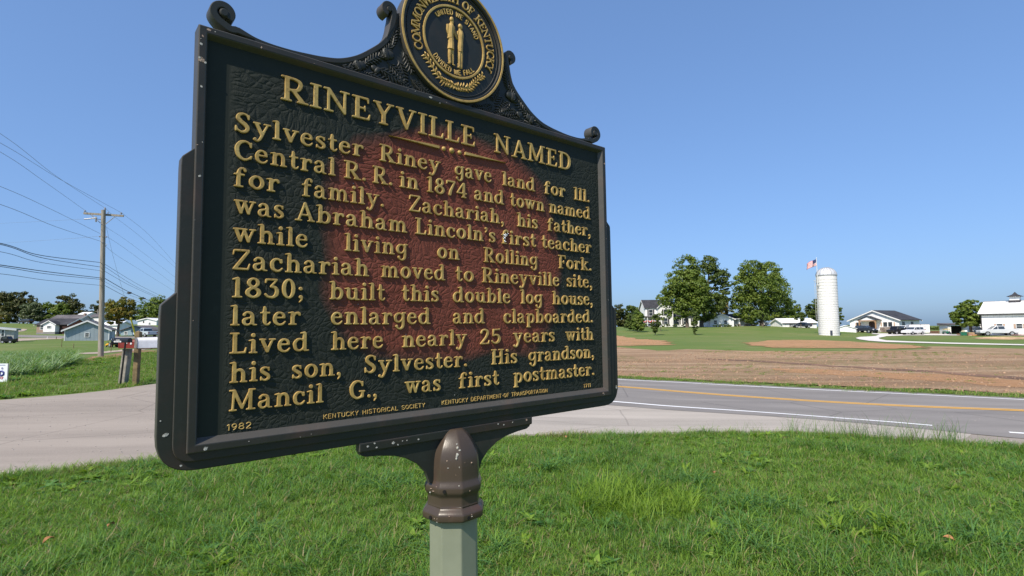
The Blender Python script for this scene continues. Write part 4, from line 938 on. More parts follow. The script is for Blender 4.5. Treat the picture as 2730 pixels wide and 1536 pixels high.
for k in range(22):
    u, v = random.choice([(random.uniform(-.015, W_ + .015), random.choice([-.010, 1.010]) + random.uniform(-.006, .006)), (random.choice([-.010, W_ + .010]) + random.uniform(-.006, .006), random.uniform(0, 1))])
    chip(u, v, random.uniform(.0006, .0014), -.0001, random.choice([M_CHIP, M_CHIPB]), random.uniform(.6, 1.8))
# scarred letter in "first" and pale flakes on the panel
for du, dv, r in ((-.0045, -.002, .0075), (.002, .008, .008), (-.002, -.013, .005), (.010, .014, .0045), (-.006, .010, .004)):
    c_ = chip(Z(z4, 1285, 1000) + du, .5830 + dv, r, LY - hL - .0003, simple('bright_scar', (.55, .58, .62), .25, .7, .3, 200, .8), .8, random.random() * 3)
for k in range(26):
    chip(random.uniform(.1, 1.42), random.uniform(.03, .95), random.uniform(.0007, .0016), LY, M_CHIP)

# ---- post and its eight-sided cap
vd = math.atan2((EYE - ROOT).dot(-SN) , (EYE - ROOT).dot(SU))
def octa(prof, mb, n=8, cuts=1, rot0=0.0):
    vs = []
    for z_, r in prof: vs += [(r * math.cos(rot0 + 2 * math.pi * (j + .5) / n), r * math.sin(rot0 + 2 * math.pi * (j + .5) / n), z_) for j in range(n)]
    k = len(prof)
    mb.add(vs, [(i * n + j, i * n + (j + 1) % n, (i + 1) * n + (j + 1) % n, (i + 1) * n + j) for i in range(k - 1) for j in range(n)] + [tuple(range(n))[::-1], tuple((k - 1) * n + j for j in range(n))])
PR = R(-26) + math.atan2(SN.y, SN.x) - math.atan2(-SN.y, SN.x)
bz = kk - .2985 * Hp - .0215                                     # underside of the cap above the foot
cap_prof = [(0, .0490), (.0005, .0610), (.004, .0672), (.019, .0678), (.0245, .0640), (.030, .0585), (.0355, .0568), (.055, .0562), (.0605, .0595), (.066, .0628), (.078, .0632), (.0845, .0605), (.091, .0578), (.104, .0575), (.120, .0572), (.136, .0562), (.152, .0535), (.168, .0470), (.182, .0390), (.194, .0300), (.2015, .0225), (.2035, .0195)]
M_CAP = m_iron('weathered_bronze_paint', (.056, .042, .032), (.085, .046, .034), amt=.8, rough=.32)
mb = MB(); octa([(z_ * .885, r_ * 1.0) for z_, r_ in cap_prof], mb, rot0=R(5.5)); cp = mb.build('post_cap', M_CAP, marker, fixn=True); cp.location = (0, 0, bz)
bv = cp.modifiers.new('b', 'BEVEL'); bv.width = .0035; bv.segments = 3; bv.limit_method = 'ANGLE'; bv.angle_limit = R(16)
cp.data.polygons.foreach_set('use_smooth', [True] * len(cp.data.polygons))
def capdot(ang, z_, r, rad_, mat, ln=.004):
    d = Vector((math.cos(ang), math.sin(ang), 0)); mb = MB(); mb.tube([d * (rad_ - ln), d * (rad_ + .0006)], r, 12); o = mb.build('bolt_hole', mat, marker); o.location = (0, 0, bz + z_)
for k in range(18):
    a_ = vd + R(random.uniform(-75, 65)); q_ = random.choice([random.uniform(.004, .018), random.uniform(.056, .075), random.uniform(.02, .17)]); rr_ = float(np.interp(q_, [z_ * .885 for z_, r_ in cap_prof], [r_ for z_, r_ in cap_prof]))
    dd = Vector((math.cos(a_), math.sin(a_), 0)); off_ = (a_ - R(5.5) + R(22.5)) % R(45) - R(22.5); rr_ = rr_ * math.cos(R(22.5)) / math.cos(off_)
    mb = MB(); mb.ball((0, 0, 0), random.uniform(.0005, .0013), (random.uniform(.6, 3), random.uniform(.6, 3), random.uniform(.5, 2.2)), 6, 4); o = mb.build('paint_chip', random.choice([M_CHIPB, M_CHIPB, M_CHIP]), marker); o.location = Vector((0, 0, bz + q_)) + dd * (rr_ - .0004)
for k in range(7):
    a_ = vd + R(random.uniform(6, 17)); q_ = .150 - .026 * k / 6 + random.uniform(-.004, .004); rr_ = float(np.interp(q_, [z_ * .885 for z_, r_ in cap_prof], [r_ for z_, r_ in cap_prof])) * .955
    mb = MB(); mb.ball((0, 0, 0), .0019, (random.uniform(.7, 1.8), random.uniform(.7, 1.8), random.uniform(.8, 1.8)), 7, 5); o = mb.build('paint_chip', M_CHIP, marker); o.location = Vector((rr_ * math.cos(a_), rr_ * math.sin(a_), bz + q_))
M_HOLE = simple('hole', (.004, .004, .004), .9)
for a, z_, rr in ((vd + R(-18), .0637, .0612), (vd + R(-48), .0097, .0645), (vd + R(28), .0097, .0640)): capdot(a, z_, .0035, rr, M_HOLE)
M_POST = NT('sage_green_post_paint'); _v = M_POST.coord('Object'); _n = M_POST.noise(_v, 14, 5, .6)
M_POST = M_POST.bsdf(M_POST.ramp(_n, [(.3, (.185, .205, .150)), (.7, (.215, .235, .175))]), .45, 0, M_POST.bump(_n, .1, .002), .4)
mb = MB(); octa([(-.3, .0525), (bz + .02, .0525)], mb, rot0=R(5.5)); o = mb.build('post', M_POST, marker)
bv = o.modifiers.new('b', 'BEVEL'); bv.width = .002; bv.segments = 2; bv.limit_method = 'ANGLE'; bv.angle_limit = R(16)

# ================================================================== BUILDINGS
WH = siding('white_siding', (.84, .84, .84), .25, False, .3); WHV = siding('white_ribbed_metal', (.84, .84, .84), .9, True, .12); WROOF = siding('white_metal_roof', (.82, .83, .84), .5, True, .3)
TRIM = simple('white_trim', (.74, .74, .74), .5, 0, .05); GLASS = NT('window_glass'); GLASS = GLASS.bsdf((.035, .045, .055), .08, 0, None, .8)
SHUT = simple('dark_shutter', (.028, .025, .030), .6); ROOFD = simple('charcoal_shingle', (.045, .045, .052), .85, 0, .35, 3.0, .5); ROOFG = simple('grey_shingle', (.13, .12, .125), .85, 0, .3, 3.0, .5)
BRICK = NT('red_brick'); _v = BRICK.coord('Object'); _b = BRICK.n('TexBrick'); BRICK.L(BRICK.coord('Object', (4.2, 4.2, 4.2)), _b.inputs[0])
_b.inputs['Color1'].default_value = (.26, .070, .040, 1); _b.inputs['Color2'].default_value = (.19, .050, .032, 1); _b.inputs['Mortar'].default_value = (.28, .20, .16, 1); _b.inputs['Mortar Size'].default_value = .012
BRICK = BRICK.bsdf(_b.outputs[0], .85)
def m_stone():
    t = NT('stone_wainscot'); v = t.coord('Object', (1.6, 1.6, 3.4)); c = t.vor(v, 1.4, 'F1', 'Color'); e = t.vor(v, 1.4, 'DISTANCE_TO_EDGE'); sp = t.n('SeparateXYZ'); t.L(c, sp.inputs[0])
    return t.bsdf(t.mix(t.math('LESS_THAN', e, .05), t.ramp(sp.outputs[0], [(.1, (.15, .115, .10)), (.5, (.27, .21, .185)), (.9, (.34, .30, .27))]), (.10, .085, .08)), .9)
STONE = m_stone(); BLOCK = simple('grey_block', (.22, .22, .22), .9); TIMB = simple('cedar_timber', (.36, .21, .115), .7); TANS = simple('tan_shutter', (.52, .36, .26), .6)
BLUE = siding('pale_blue_siding', (.30, .36, .40), .5, True, .3); BLUE2 = siding('blue_grey_siding', (.26, .36, .42), .3); GREYW = siding('grey_siding', (.42, .43, .45), .25)
DARK = simple('dark_interior', (.012, .010, .012), .9)
class House:
    """a building: local x runs along its front, y goes back from the front, z up"""
    def __init__(s, name, px, D, rz, label, cat='house', group=None):
        p = site(px, D); s.t = empty(name, p, R(rz), label, cat, group); s.k = D / FOC
    def part(s, name, mb, m, par=None, smooth=False):
        return mb.build(name, m, par or s.t, smooth)
    def block(s, x0, x1, y0, y1, h, hr, ridge, wall, roof, over=.35, name='wall', fascia=True, thick=.12):
        mb = MB(); z0 = -.8
        if ridge == 'y': prof = [(x0, z0), (x1, z0), (x1, h), ((x0 + x1) / 2, hr), (x0, h)]; mb.prism(prof, 'y', y0, y1)
        elif ridge == 'x': prof = [(y0, z0), (y1, z0), (y1, h), ((y0 + y1) / 2, hr), (y0, h)]; mb.prism(prof, 'x', x0, x1)
        else: mb.box(x0, x1, y0, y1, z0, h)
        w = s.part(name, mb, wall); mb = MB()
        a0, a1, b0, b1 = (x0, x1, y0, y1) if ridge == 'y' else (y0, y1, x0, x1)
        if ridge in 'xy' and ridge:
            m_ = (a0 + a1) / 2; sl = (hr - h) / (m_ - a0)
            for sg, a in ((-1, a0), (1, a1)):
                e = a + sg * over; ze = h - sl * over
                q = [(e, ze + .02), (m_, hr + .02), (m_, hr + .02 + thick), (e, ze + .02 + thick)]
                mb.prism(q if sg < 0 else q[::-1], ridge, b0 - over, b1 + over)
            r_ = s.part('roof', mb, roof)
            if fascia:
                for sg, a in ((-1, a0), (1, a1)):
                    e = a + sg * (over + .03); ze = h - sl * (over + .03)
                    for bb in (b0 - over, b1 + over):
                        mb = MB()
                        q = [(e, ze - .16), (m_, hr - .16), (m_, hr + .10), (e, ze + .10)]
                        mb.prism(q if sg < 0 else q[::-1], ridge, bb - .05, bb + .05)
                        s.part('fascia', mb, TRIM, r_)
        else:
            mb.box(x0 - over, x1 + over, y0 - over, y1 + over, h, h + .2); r_ = s.part('roof', mb, roof)
        return w, r_
    def win(s, x, z, w, h, y=0.0, face='y', shut=None, mull=True, frame=TRIM, name='window'):
        def bx(mb, a0, a1, z0, z1, d0, d1):
            if face == 'y': mb.box(a0, a1, y - d1, y - d0, z0, z1)
            elif face == 'x+': mb.box(y + d0, y + d1, a0, a1, z0, z1)
            else: mb.box(y - d1, y - d0, a0, a1, z0, z1)
        mb = MB(); f = .09
        bx(mb, x - w / 2 - f, x + w / 2 + f, z - f, z, 0, .07); bx(mb, x - w / 2 - f, x + w / 2 + f, z + h, z + h + f, 0, .07)
        bx(mb, x - w / 2 - f, x - w / 2, z, z + h, 0, .07); bx(mb, x + w / 2, x + w / 2 + f, z, z + h, 0, .07)
        if mull: bx(mb, x - w / 2, x + w / 2, z + h * .5 - .03, z + h * .5 + .03, .01, .05)
        fr_ = s.part(name, mb, frame); mb = MB(); bx(mb, x - w / 2, x + w / 2, z, z + h, .004, .03); s.part('pane', mb, GLASS, fr_)
        if shut is not None:
            sw = w * .34
            for q in (x - w / 2 - f - sw - .02, x + w / 2 + f + .02): mb = MB(); bx(mb, q, q + sw, z - .02, z + h + .02, 0, .05); s.part('shutter', mb, shut)
    def door(s, x, w, h, y=0.0, mat=SHUT, face='y'):
        mb = MB()
        if face == 'y': mb.box(x - w / 2, x + w / 2, y - .06, y + .01, 0, h)
        else: mb.box(y - .01, y + .06, x - w / 2, x + w / 2, 0, h)
        return s.part('door', mb, mat)

# --- the white farmhouse among the trees
h = House('farmhouse', 1720.5, 163, 0, 'tall white two-storey farmhouse with dark shutters, half hidden behind the big trees')
h.block(0, 8.2, 0, 6.5, 5.8, 8.1, 'x', WH, ROOFD); h.block(3.4, 7.9, -1.8, .2, 5.8, 7.9, 'y', WH, ROOFD)
h.block(7.9, 16.8, 1.8, 7, 3.1, 5.0, 'x', WH, ROOFD)
for x, z, y in ((1.75, 3.3, 0), (5.65, 3.3, -1.8), (5.65, .7, -1.8)): h.win(x, z, 1.1, 1.8, y, 'y', SHUT)
for x in (10.2, 12.6, 15.2): h.win(x, .7, 1.0, 1.7, 1.8, 'y', SHUT)
h.win(1.0, .7, .9, 1.7, 7.9, 'x+', SHUT)
mb = MB(); mb.box(-1.6, 3.3, -2.4, 0, 2.75, 2.95); mb.box(-1.7, 3.4, -2.5, 0, 2.95, 3.15); h.part('porch_roof', mb, ROOFG)
for x in (-1.4, .1, 1.6, 3.1): mb = MB(); mb.box(x - .1, x + .1, -2.35, -2.15, .3, 2.75); h.part('porch_column', mb, TRIM)
mb = MB(); mb.box(-1.6, 3.3, -2.4, -.0, -.5, .3); h.part('porch_floor', mb, BLOCK)
mb = MB(); mb.box(-1.4, 3.2, -2.32, -2.24, .95, 1.05); h.part('porch_rail', mb, TRIM)
h.door(1.7, .95, 2.1)
BR_, BW_, BB_ = simple('bunting_red', (.55, .04, .05), .7), simple('bunting_white', (.8, .8, .8), .7), simple('bunting_blue', (.05, .07, .28), .7)
for i, x in enumerate((-.65, .85, 2.35)):
    for j, (r0, r1, m) in enumerate(((.0, .2, BB_), (.2, .4, BW_), (.4, .62, BR_))):
        mb = MB(); n = 10; vs = [(x + r * math.cos(math.pi + math.pi * k / n), -2.36 - .01 * j, 1.95 + r * math.sin(math.pi + math.pi * k / n)) for r in (max(r0, .01), r1) for k in range(n + 1)]
        mb.add(vs, [(k, k + 1, n + 2 + k, n + 1 + k) for k in range(n)])
        if j == 0: b0_ = mb.build('bunting', m, fixn=False); b0_.parent = h.t
        else: o = mb.build('bunting_stripe', m, fixn=False); o.parent = b0_
# --- the ranch house with garage doors
h = House('ranch_house', 1893, 150, 0, 'low white ranch house with charcoal roof and three garage bays beside the white car')
h.block(0, 6.6, 0, 7, 2.2, 3.55, 'y', WH, ROOFD); h.block(5.0, 12.2, 1.6, 8, 2.25, 3.5, 'x', WH, ROOFD)
h.win(1.5, .8, .8, 1.0, 0); h.win(4.3, .8, .8, 1.0, 0)
for i in range(3): mb = MB(); mb.box(6.85 + i * 1.75, 8.2 + i * 1.75, 1.53, 1.62, 0, 1.95); h.part('garage_door', mb, GREYW)
for i in range(4): mb = MB(); x = 6.7 + i * 1.75; mb.box(x - .16, x + .16, .7, 1.0, .0, 2.1); c_ = h.part('column', mb, TRIM); mb = MB(); mb.box(x - .26, x + .26, .6, 1.1, -.2, .8); h.part('column_base', mb, STONE, c_)
mb = MB(); mb.box(6.3, 12.5, .5, 1.8, 2.1, 2.3); h.part('canopy', mb, TRIM)
# --- long shed with a white roof, left of the silo
h = House('white_shed', 2084, 140, 0, 'long low shed with bright white metal roof just left of the silo', 'shed')
h.block(.2, 9.0, 0, 6.5, 1.0, 2.1, 'x', WHV, WROOF, .25)
mb = MB(); mb.box(.2, 8.9, -.30, -.24, .82, .95); h.part('gutter', mb, SHUT)
for x in (2.4, 5.8): h.win(x, .1, .9, .6, 0)
# low building end right of the silo
h = House('white_outbuilding', 2226, 128, -28, 'low white roofed outbuilding showing between the silo and the stone-based house', 'shed')
h.block(0, 4.2, 0, 4, .55, 1.25, 'y', WHV, WROOF, .2, fascia=False)
# --- the gabled hall with a porch and stone base
h = House('porch_house', 2266, 136, -57, 'white gabled house with cedar porch, arched dark door and stone base')
Wd = 10.8
h.block(0, Wd, 0, 11.0, 2.5, 4.75, 'y', WH, ROOFD, .45)
mb = MB(); mb.box(-.06, 3.3, -.12, .0, -.5, .78); h.part('stone_base', mb, STONE); mb = MB(); mb.box(6.7, Wd + .06, -.12, .0, -.5, .78); h.part('stone_base', mb, STONE); mb = MB(); mb.box(Wd, Wd + .12, .0, 11, -.5, .78); h.part('stone_base', mb, STONE)
h.win(1.95, 1.0, .62, .85, 0, 'y', TANS, True, SHUT); h.win(7.9, 1.0, .62, .85, 0, 'y', None, True, SHUT); h.win(8.95, 1.0, .62, .85, 0, 'y', None, True, SHUT)
for x in (7.05, 9.8): mb = MB(); mb.box(x - .13, x + .13, -.06, 0, 1.0, 1.9); h.part('shutter', mb, TANS)
for x in (2.2, 6.8): h.win(x, 1.0, 1.0, .9, Wd, 'x+', None, True, SHUT)
mb = MB(); mb.prism([(2.9, 2.45), (6.9, 2.45), (4.9, 3.3)], 'y', -2.1, .02); pg_ = h.part('porch_gable', mb, WH)
mb = MB()
for sg in (-1, 1):
    q = [(4.9 + sg * 2.3, 2.38), (4.9, 3.36), (4.9, 3.48), (4.9 + sg * 2.3, 2.5)]; mb.prism(q if sg < 0 else q[::-1], 'y', -2.35, .0)
h.part('porch_roof', mb, ROOFD)
mb = MB(); mb.box(2.9, 6.9, -2.15, -1.9, 2.2, 2.45); h.part('porch_beam', mb, TIMB)
for x in (3.1, 6.7):
    mb = MB(); mb.box(x - .12, x + .12, -2.12, -1.9, .0, 2.2); p_ = h.part('porch_post', mb, TIMB)
    mb = MB(); sg = 1 if x < 5 else -1; mb.tube([(x, -2.0, 1.75), (x + sg * .45, -2.0, 2.22)], .07, 4); h.part('brace', mb, TIMB, p_)
n = 10; mb = MB(); mb.prism([(4.35, 0), (5.75, 0), (5.75, 1.75)] + [(5.05 + .7 * math.cos(math.pi * k / n), 1.75 + .42 * math.sin(math.pi * k / n)) for k in range(1, n)] + [(4.35, 1.75)], 'y', -.05, .0); h.part('door', mb, simple('dark_brown_door', (.045, .022, .016), .5))
mb = MB(); mb.box(2.8, 7.0, -2.3, 0, -.5, .02); h.part('porch_floor', mb, M_GRAVEL)
# --- white barn with cupola
h = House('white_barn', 2616, 104, -53, 'large white barn with white metal roof and a small louvred cupola at the right edge', 'barn')
h.block(0, 16, 0, 9, 4.25, 6.4, 'x', WHV, WROOF, .38, fascia=False)
mb = MB(); mb.box(-.38, 16.4, -.46, -.38, 3.86, 4.04); h.part('gutter', mb, simple('dark_trim', (.05, .045, .05), .5))
mb = MB(); mb.box(-.03, .12, -.03, .1, -.5, 4.2); h.part('corner_trim', mb, simple('dark_trim', (0, 0, 0)))
mb = MB(); mb.box(-.4, 16.4, 4.4, 4.6, 6.48, 6.6); h.part('ridge_cap', mb, simple('grey_ridge', (.20, .19, .20), .5))
for x in (2.65, 5.4): h.win(x, 1.35, .78, .80, 0, 'y', TANS, True, TRIM)
mb = MB(); mb.box(3.6, 5.0, 3.8, 5.2, 6.2, 7.35); cu_ = h.part('cupola', mb, WHV)
mb = MB(); mb.box(3.45, 5.15, 3.65, 5.35, 6.25, 6.62); h.part('cupola_base', mb, simple('dark_trim', (0, 0, 0)), cu_)
mb = MB(); mb.add([(3.2, 3.4, 7.33), (5.4, 3.4, 7.33), (5.4, 5.6, 7.33), (3.2, 5.6, 7.33), (3.95, 4.15, 7.75), (4.65, 4.15, 7.75), (4.65, 4.85, 7.75), (3.95, 4.85, 7.75), (4.3, 4.5, 8.25)], [(0, 1, 5, 4), (1, 2, 6, 5), (2, 3, 7, 6), (3, 0, 4, 7), (4, 5, 8), (5, 6, 8), (6, 7, 8), (7, 4, 8), (3, 2, 1, 0)]); h.part('cupola_roof', mb, ROOFD, cu_)
# lean-to behind the barn's left end, with its crossed door
h = House('barn_annex', 2583, 112, -25, 'low white annex with crossed barn door between the tree and the large barn', 'shed')
h.block(0, 4.6, 0, 5, 1.9, 3.9, 'y', WHV, WROOF, .1, fascia=False)
mb = MB(); DT = simple('dark_trim', (0, 0, 0)); mb.box(-.05, 4.6, -.06, 0, 1.78, 1.92); mb.box(-.05, 4.6, -.06, 0, 1.22, 1.34); h.part('trim_band', mb, DT)
for x in (.25, 1.75):
    mb = MB(); mb.box(x, x + 1.3, -.05, 0, .1, 1.2); d_ = h.part('door', mb, WHV); mb = MB()
    for a, b in (((x + .05, .15), (x + 1.25, 1.15)), ((x + .05, 1.15), (x + 1.25, .15))): mb.tube([(a[0], -.07, a[1]), (b[0], -.07, b[1])], .045, 4)
    h.part('door_brace', mb, simple('grey_brace', (.25, .24, .25), .6), d_)
# open fronted shed
h = House('open_shed', 2526, 116, -12, 'open-fronted farm shed with dark roof and black interior left of the dumpster', 'shed')
mb = MB(); mb.box(0, .6, 0, 3.2, -.3, 1.85); h.part('wall', mb, WHV); mb = MB(); mb.box(.6, 4.1, 3.1, 3.2, -.3, 1.7); h.part('wall', mb, DARK); mb = MB(); mb.box(.6, 4.1, .05, 3.2, -.25, -.05); h.part('floor', mb, DARK)
mb = MB(); mb.box(4.0, 4.5, 0, 3.2, -.3, 1.75); h.part('wall', mb, WHV)
mb = MB(); mb.prism([(-.45, 1.95), (3.5, 1.80), (3.5, 2.3), (-.45, 2.05)], 'x', -.3, 4.8); h.part('roof', mb, ROOFG)
mb = MB(); mb.box(.6, 4.0, 1.2, 3.0, -.1, 1.7); h.part('stored_goods', mb, DARK)

# --- left side
h = House('blue_shed', 172, 91.6, 30, 'pale blue gabled shed with one small window, behind the utility pole', 'shed')
h.block(0, 6.1, 0, 8, 1.85, 3.35, 'y', BLUE, ROOFG, .38)
h.win(3.05, .62, .50, .62, 0)
mb = MB(); mb.box(-.02, .1, -.03, .1, -.4, 1.85); h.part('corner_trim', mb, TRIM); mb = MB(); mb.box(6.0, 6.13, -.03, .1, -.4, 1.85); h.part('corner_trim', mb, TRIM)
h.door(4.5, 1.0, 1.7, 6.1, TRIM, 'x')
h = House('mobile_home', -100, 79, 34, 'pale mobile home with flat roof at the left edge', 'mobile home')
h.block(0, 5.6, 0, 3.4, 1.95, 2.28, 'y', siding('cream_siding', (.44, .43, .40), .4, True), simple('dull_metal_roof', (.33, .36, .38), .6), .25)
for x in (4.35,): h.win(x, .95, .3, .9, 0)
h.door(2.9, .7, 1.8, 0, TRIM)
mb = MB(); mb.box(5.45, 5.63, -.03, 3.4, -.3, .55); h.part('skirting', mb, BRICK)
h = House('brick_house', 97, 134, 0, 'small red brick house with white front gable and charcoal roof')
h.block(0, 7.6, 0, 6.5, 2.35, 3.75, 'x', BRICK, ROOFD, .35); 
mb = MB(); mb.prism([(2.75, .55), (5.65, .55), (5.65, 2.45), (4.2, 3.15), (2.75, 2.45)], 'y', -1.3, .02); h.part('front_bay', mb, WH)
mb = MB()
for sg in (-1, 1):
    q = [(4.2 + sg * 1.85, 2.22), (4.2, 3.22), (4.2, 3.34), (4.2 + sg * 1.85, 2.34)]; mb.prism(q if sg < 0 else q[::-1], 'y', -1.55, .9)
br_ = h.part('bay_roof', mb, ROOFD)
for sg in (-1, 1):
    mb = MB(); q = [(4.2 + sg * 1.87, 2.16), (4.2, 3.16), (4.2, 3.33), (4.2 + sg * 1.87, 2.33)]; mb.prism(q if sg < 0 else q[::-1], 'y', -1.62, -1.55); h.part('fascia', mb, TRIM, br_)
mb = MB(); mb.box(2.75, 5.65, -1.28, 0, -.5, .55); h.part('foundation', mb, BLOCK); mb = MB(); mb.box(0, 2.75, -.04, 0, -.5, .4); h.part('foundation', mb, BLOCK)
h.win(1.35, 1.15, .75, .85, 0); h.win(4.2, 1.45, .9, .55, -1.3, 'y')
mb = MB(); mb.box(5.7, 7.6, -.06, 0, -.3, 2.2); h.part('porch_shade', mb, simple('dark_red_shade', (.05, .022, .018), .9))  # flat panel on the wall, its dark colour stands for the porch's shade
h = House('grey_roofed_house', 131, 165, 0, 'house with a long grey roof rising behind the brick house')
h.block(0, 8.8, 0, 6, 2.3, 3.7, 'x', GREYW, ROOFG); h.win(7.2, .8, .8, 1.0, 0); mb = MB(); mb.box(8.2, 8.75, 2.5, 3.1, 3.0, 4.3); h.part('chimney', mb, BRICK)
h = House('white_garage', 366, 190, 0, 'small white gabled garage high on the grass slope at the far left', 'garage')
h.block(0, 6.6, 0, 6, 1.6, 2.4, 'y', WH, WROOF, .3); mb = MB(); mb.box(1.9, 2.3, -.05, 0, .75, 1.5); h.part('vent', mb, SHUT); h.win(4.2, .25, .5, .6, 0)
h = House('blue_cottage', 322, 123, 0, 'small blue-grey gabled cottage beyond the street, behind the mailboxes')
h.block(0, 6.0, 0, 6, 1.05, 2.05, 'y', BLUE2, ROOFG, .35, fascia=False); h.win(1.2, .2, .6, .6, 0)
h = House('white_cottage', 270, 131, 0, 'white cottage half hidden behind the yellowing maple')
h.block(0, 3.9, 0, 5, 2.2, 3.1, 'x', WH, WROOF, .3); h.win(2.9, .7, .5, .8, 0, 'y', TANS)
h = House('far_white_house', 236, 170, 0, 'far house with dark roof just left of the utility pole')
h.block(0, 4.2, 0, 5, 3.2, 4.1, 'x', WH, ROOFG, .3); h.win(1.4, 1.2, .6, .9, 0)
h = House('far_white_roof', 208, 182, 0, 'flat bright white building peeping over the blue shed roof', 'building')
h.block(0, 3.0, 0, 4, 3.8, 4.5, 'x', WH, WROOF, .2, fascia=False); h.win(1.4, 1.4, .6, .9, 0)

# --- silo with hoops, ladder, dome and flagpole
SX = 110; sp = site(2209.5, SX); kS = SX / FOC
silo = empty('silo', sp, 0, 'tall white concrete stave silo with ribbed metal dome and side ladder', 'silo')
Rs = 24.6 * kS; Hs = (895.4 - 736) * kS
def m_stave():
    t = NT('white_staves'); v = t.coord('Object'); sp_ = t.n('SeparateXYZ'); t.L(v, sp_.inputs[0])
    ang = t.math('ARCTAN2', sp_.outputs[0], sp_.outputs[1]); u = t.math('MULTIPLY', ang, 38 / (2 * math.pi)); row = t.math('DIVIDE', sp_.outputs[2], .76); rf = t.math('FLOOR', row)
    off = t.math('MULTIPLY', t.math('MODULO', rf, 2), .5)
    eu = t.math('LESS_THAN', t.math('FRACT', t.math('ADD', u, 50)), .10)
    ev = t.math('LESS_THAN', t.math('FRACT', t.math('ADD', row, t.math('MULTIPLY', t.math('MODULO', t.math('FLOOR', t.math('ADD', u, 50)), 2), .5))), .07)
    w = t.noise(v, .55, 4); lines = t.math('MULTIPLY', t.math('MAXIMUM', eu, ev), t.rng(w, .40, .60, .15, .8))
    c = t.mix(lines, (.76, .75, .74), (.34, .32, .31)); c = t.mix(t.rng(t.noise(v, 2.2, 5), .6, .8, 0, .25), c, (.50, .46, .43))
    return t.bsdf(c, .7)
mb = MB(); n = 48; zz = [-.6, Hs]
mb.add([(Rs * math.cos(2 * math.pi * j / n), Rs * math.sin(2 * math.pi * j / n), z_) for z_ in zz for j in range(n)], [(j, (j + 1) % n, n + (j + 1) % n, n + j) for j in range(n)])
mb.build('silo_wall', m_stave(), silo, smooth=True)
HOOP = simple('hoop_steel', (.42, .41, .40), .6)
z_ = .35; i = 0
while z_ < Hs - .3:
    mb = MB(); mb.tube([((Rs + .012) * math.cos(2 * math.pi * j / n), (Rs + .012) * math.sin(2 * math.pi * j / n), z_) for j in range(n + 1)], .022, 4); mb.build('hoop', HOOP, silo); z_ += .34 + .012 * i; i += 1
DOME = simple('dome_metal', (.62, .63, .65), .4, .2, .06)
mb = MB(); K = 9; Rd = Rs * 1.02
vs = []
for a in range(K + 1):
    t_ = math.pi / 2 * a / K; r = Rd * math.cos(t_); zq = Hs + Rd * .86 * math.sin(t_)
    vs += [(max(r, .02) * (1 + (.012 if j % 2 else 0)) * math.cos(2 * math.pi * j / 56), max(r, .02) * (1 + (.012 if j % 2 else 0)) * math.sin(2 * math.pi * j / 56), zq) for j in range(56)]
mb.add(vs, [(a * 56 + j, a * 56 + (j + 1) % 56, (a + 1) * 56 + (j + 1) % 56, (a + 1) * 56 + j) for a in range(K) for j in range(56)])
dome = mb.build('dome', DOME, silo)
for j in range(16):
    a = 2 * math.pi * j / 16; mb = MB(); mb.tube([(Rd * 1.012 * math.cos(a) * math.cos(t_), Rd * 1.012 * math.sin(a) * math.cos(t_), Hs + Rd * .872 * math.sin(t_)) for t_ in np.linspace(0, math.pi / 2 * .96, 7)], .045, 4); mb.build('dome_rib', simple('dome_seam', (.28, .29, .31), .5), dome)
mb = MB(); mb.tube([((Rs + .06) * math.cos(2 * math.pi * j / n), (Rs + .06) * math.sin(2 * math.pi * j / n), Hs) for j in range(n + 1)], .06, 6); mb.build('dome_rim', simple('dome_seam', (0, 0, 0)), silo)
mb = MB(); mb.box(-Rs * .42, -Rs * .22, -Rs - .02, -Rs + .3, .05, .95); mb.build('hatch', simple('dark_hatch', (.06, .07, .10), .6), silo)
lad = MB(); RUNG = simple('ladder_steel', (.55, .55, .55), .5)
for y in (-.25, .25): lad.tube([(-Rs - .12, y, .5), (-Rs - .12, y, Hs + .1)], .035, 5)
for z_ in np.arange(2.2, Hs, .5): lad.tube([(-Rs - .12, -.25, z_), (-Rs - .12, .25, z_)], .025, 4)
lad_ = lad.build('ladder', RUNG, silo)
for z_ in np.arange(3.2, Hs - 1.2, .75):
    mb = MB(); mb.tube([(-Rs - .1 - .5 * math.sin(a), .38 * math.cos(a), z_) for a in np.linspace(0, math.pi, 9)], .022, 4); mb.build('cage_hoop', RUNG, lad_)
mb = MB(); mb.tube([(-Rs - .6, 0, 3.2), (-Rs - .6, 0, Hs - 1.4)], .03, 4); mb.tube([(-Rs - .75, 0, Hs - 1.0), (-Rs, 0, Hs - 1.2)], .07, 5); mb.build('cage_bar', RUNG, lad_)
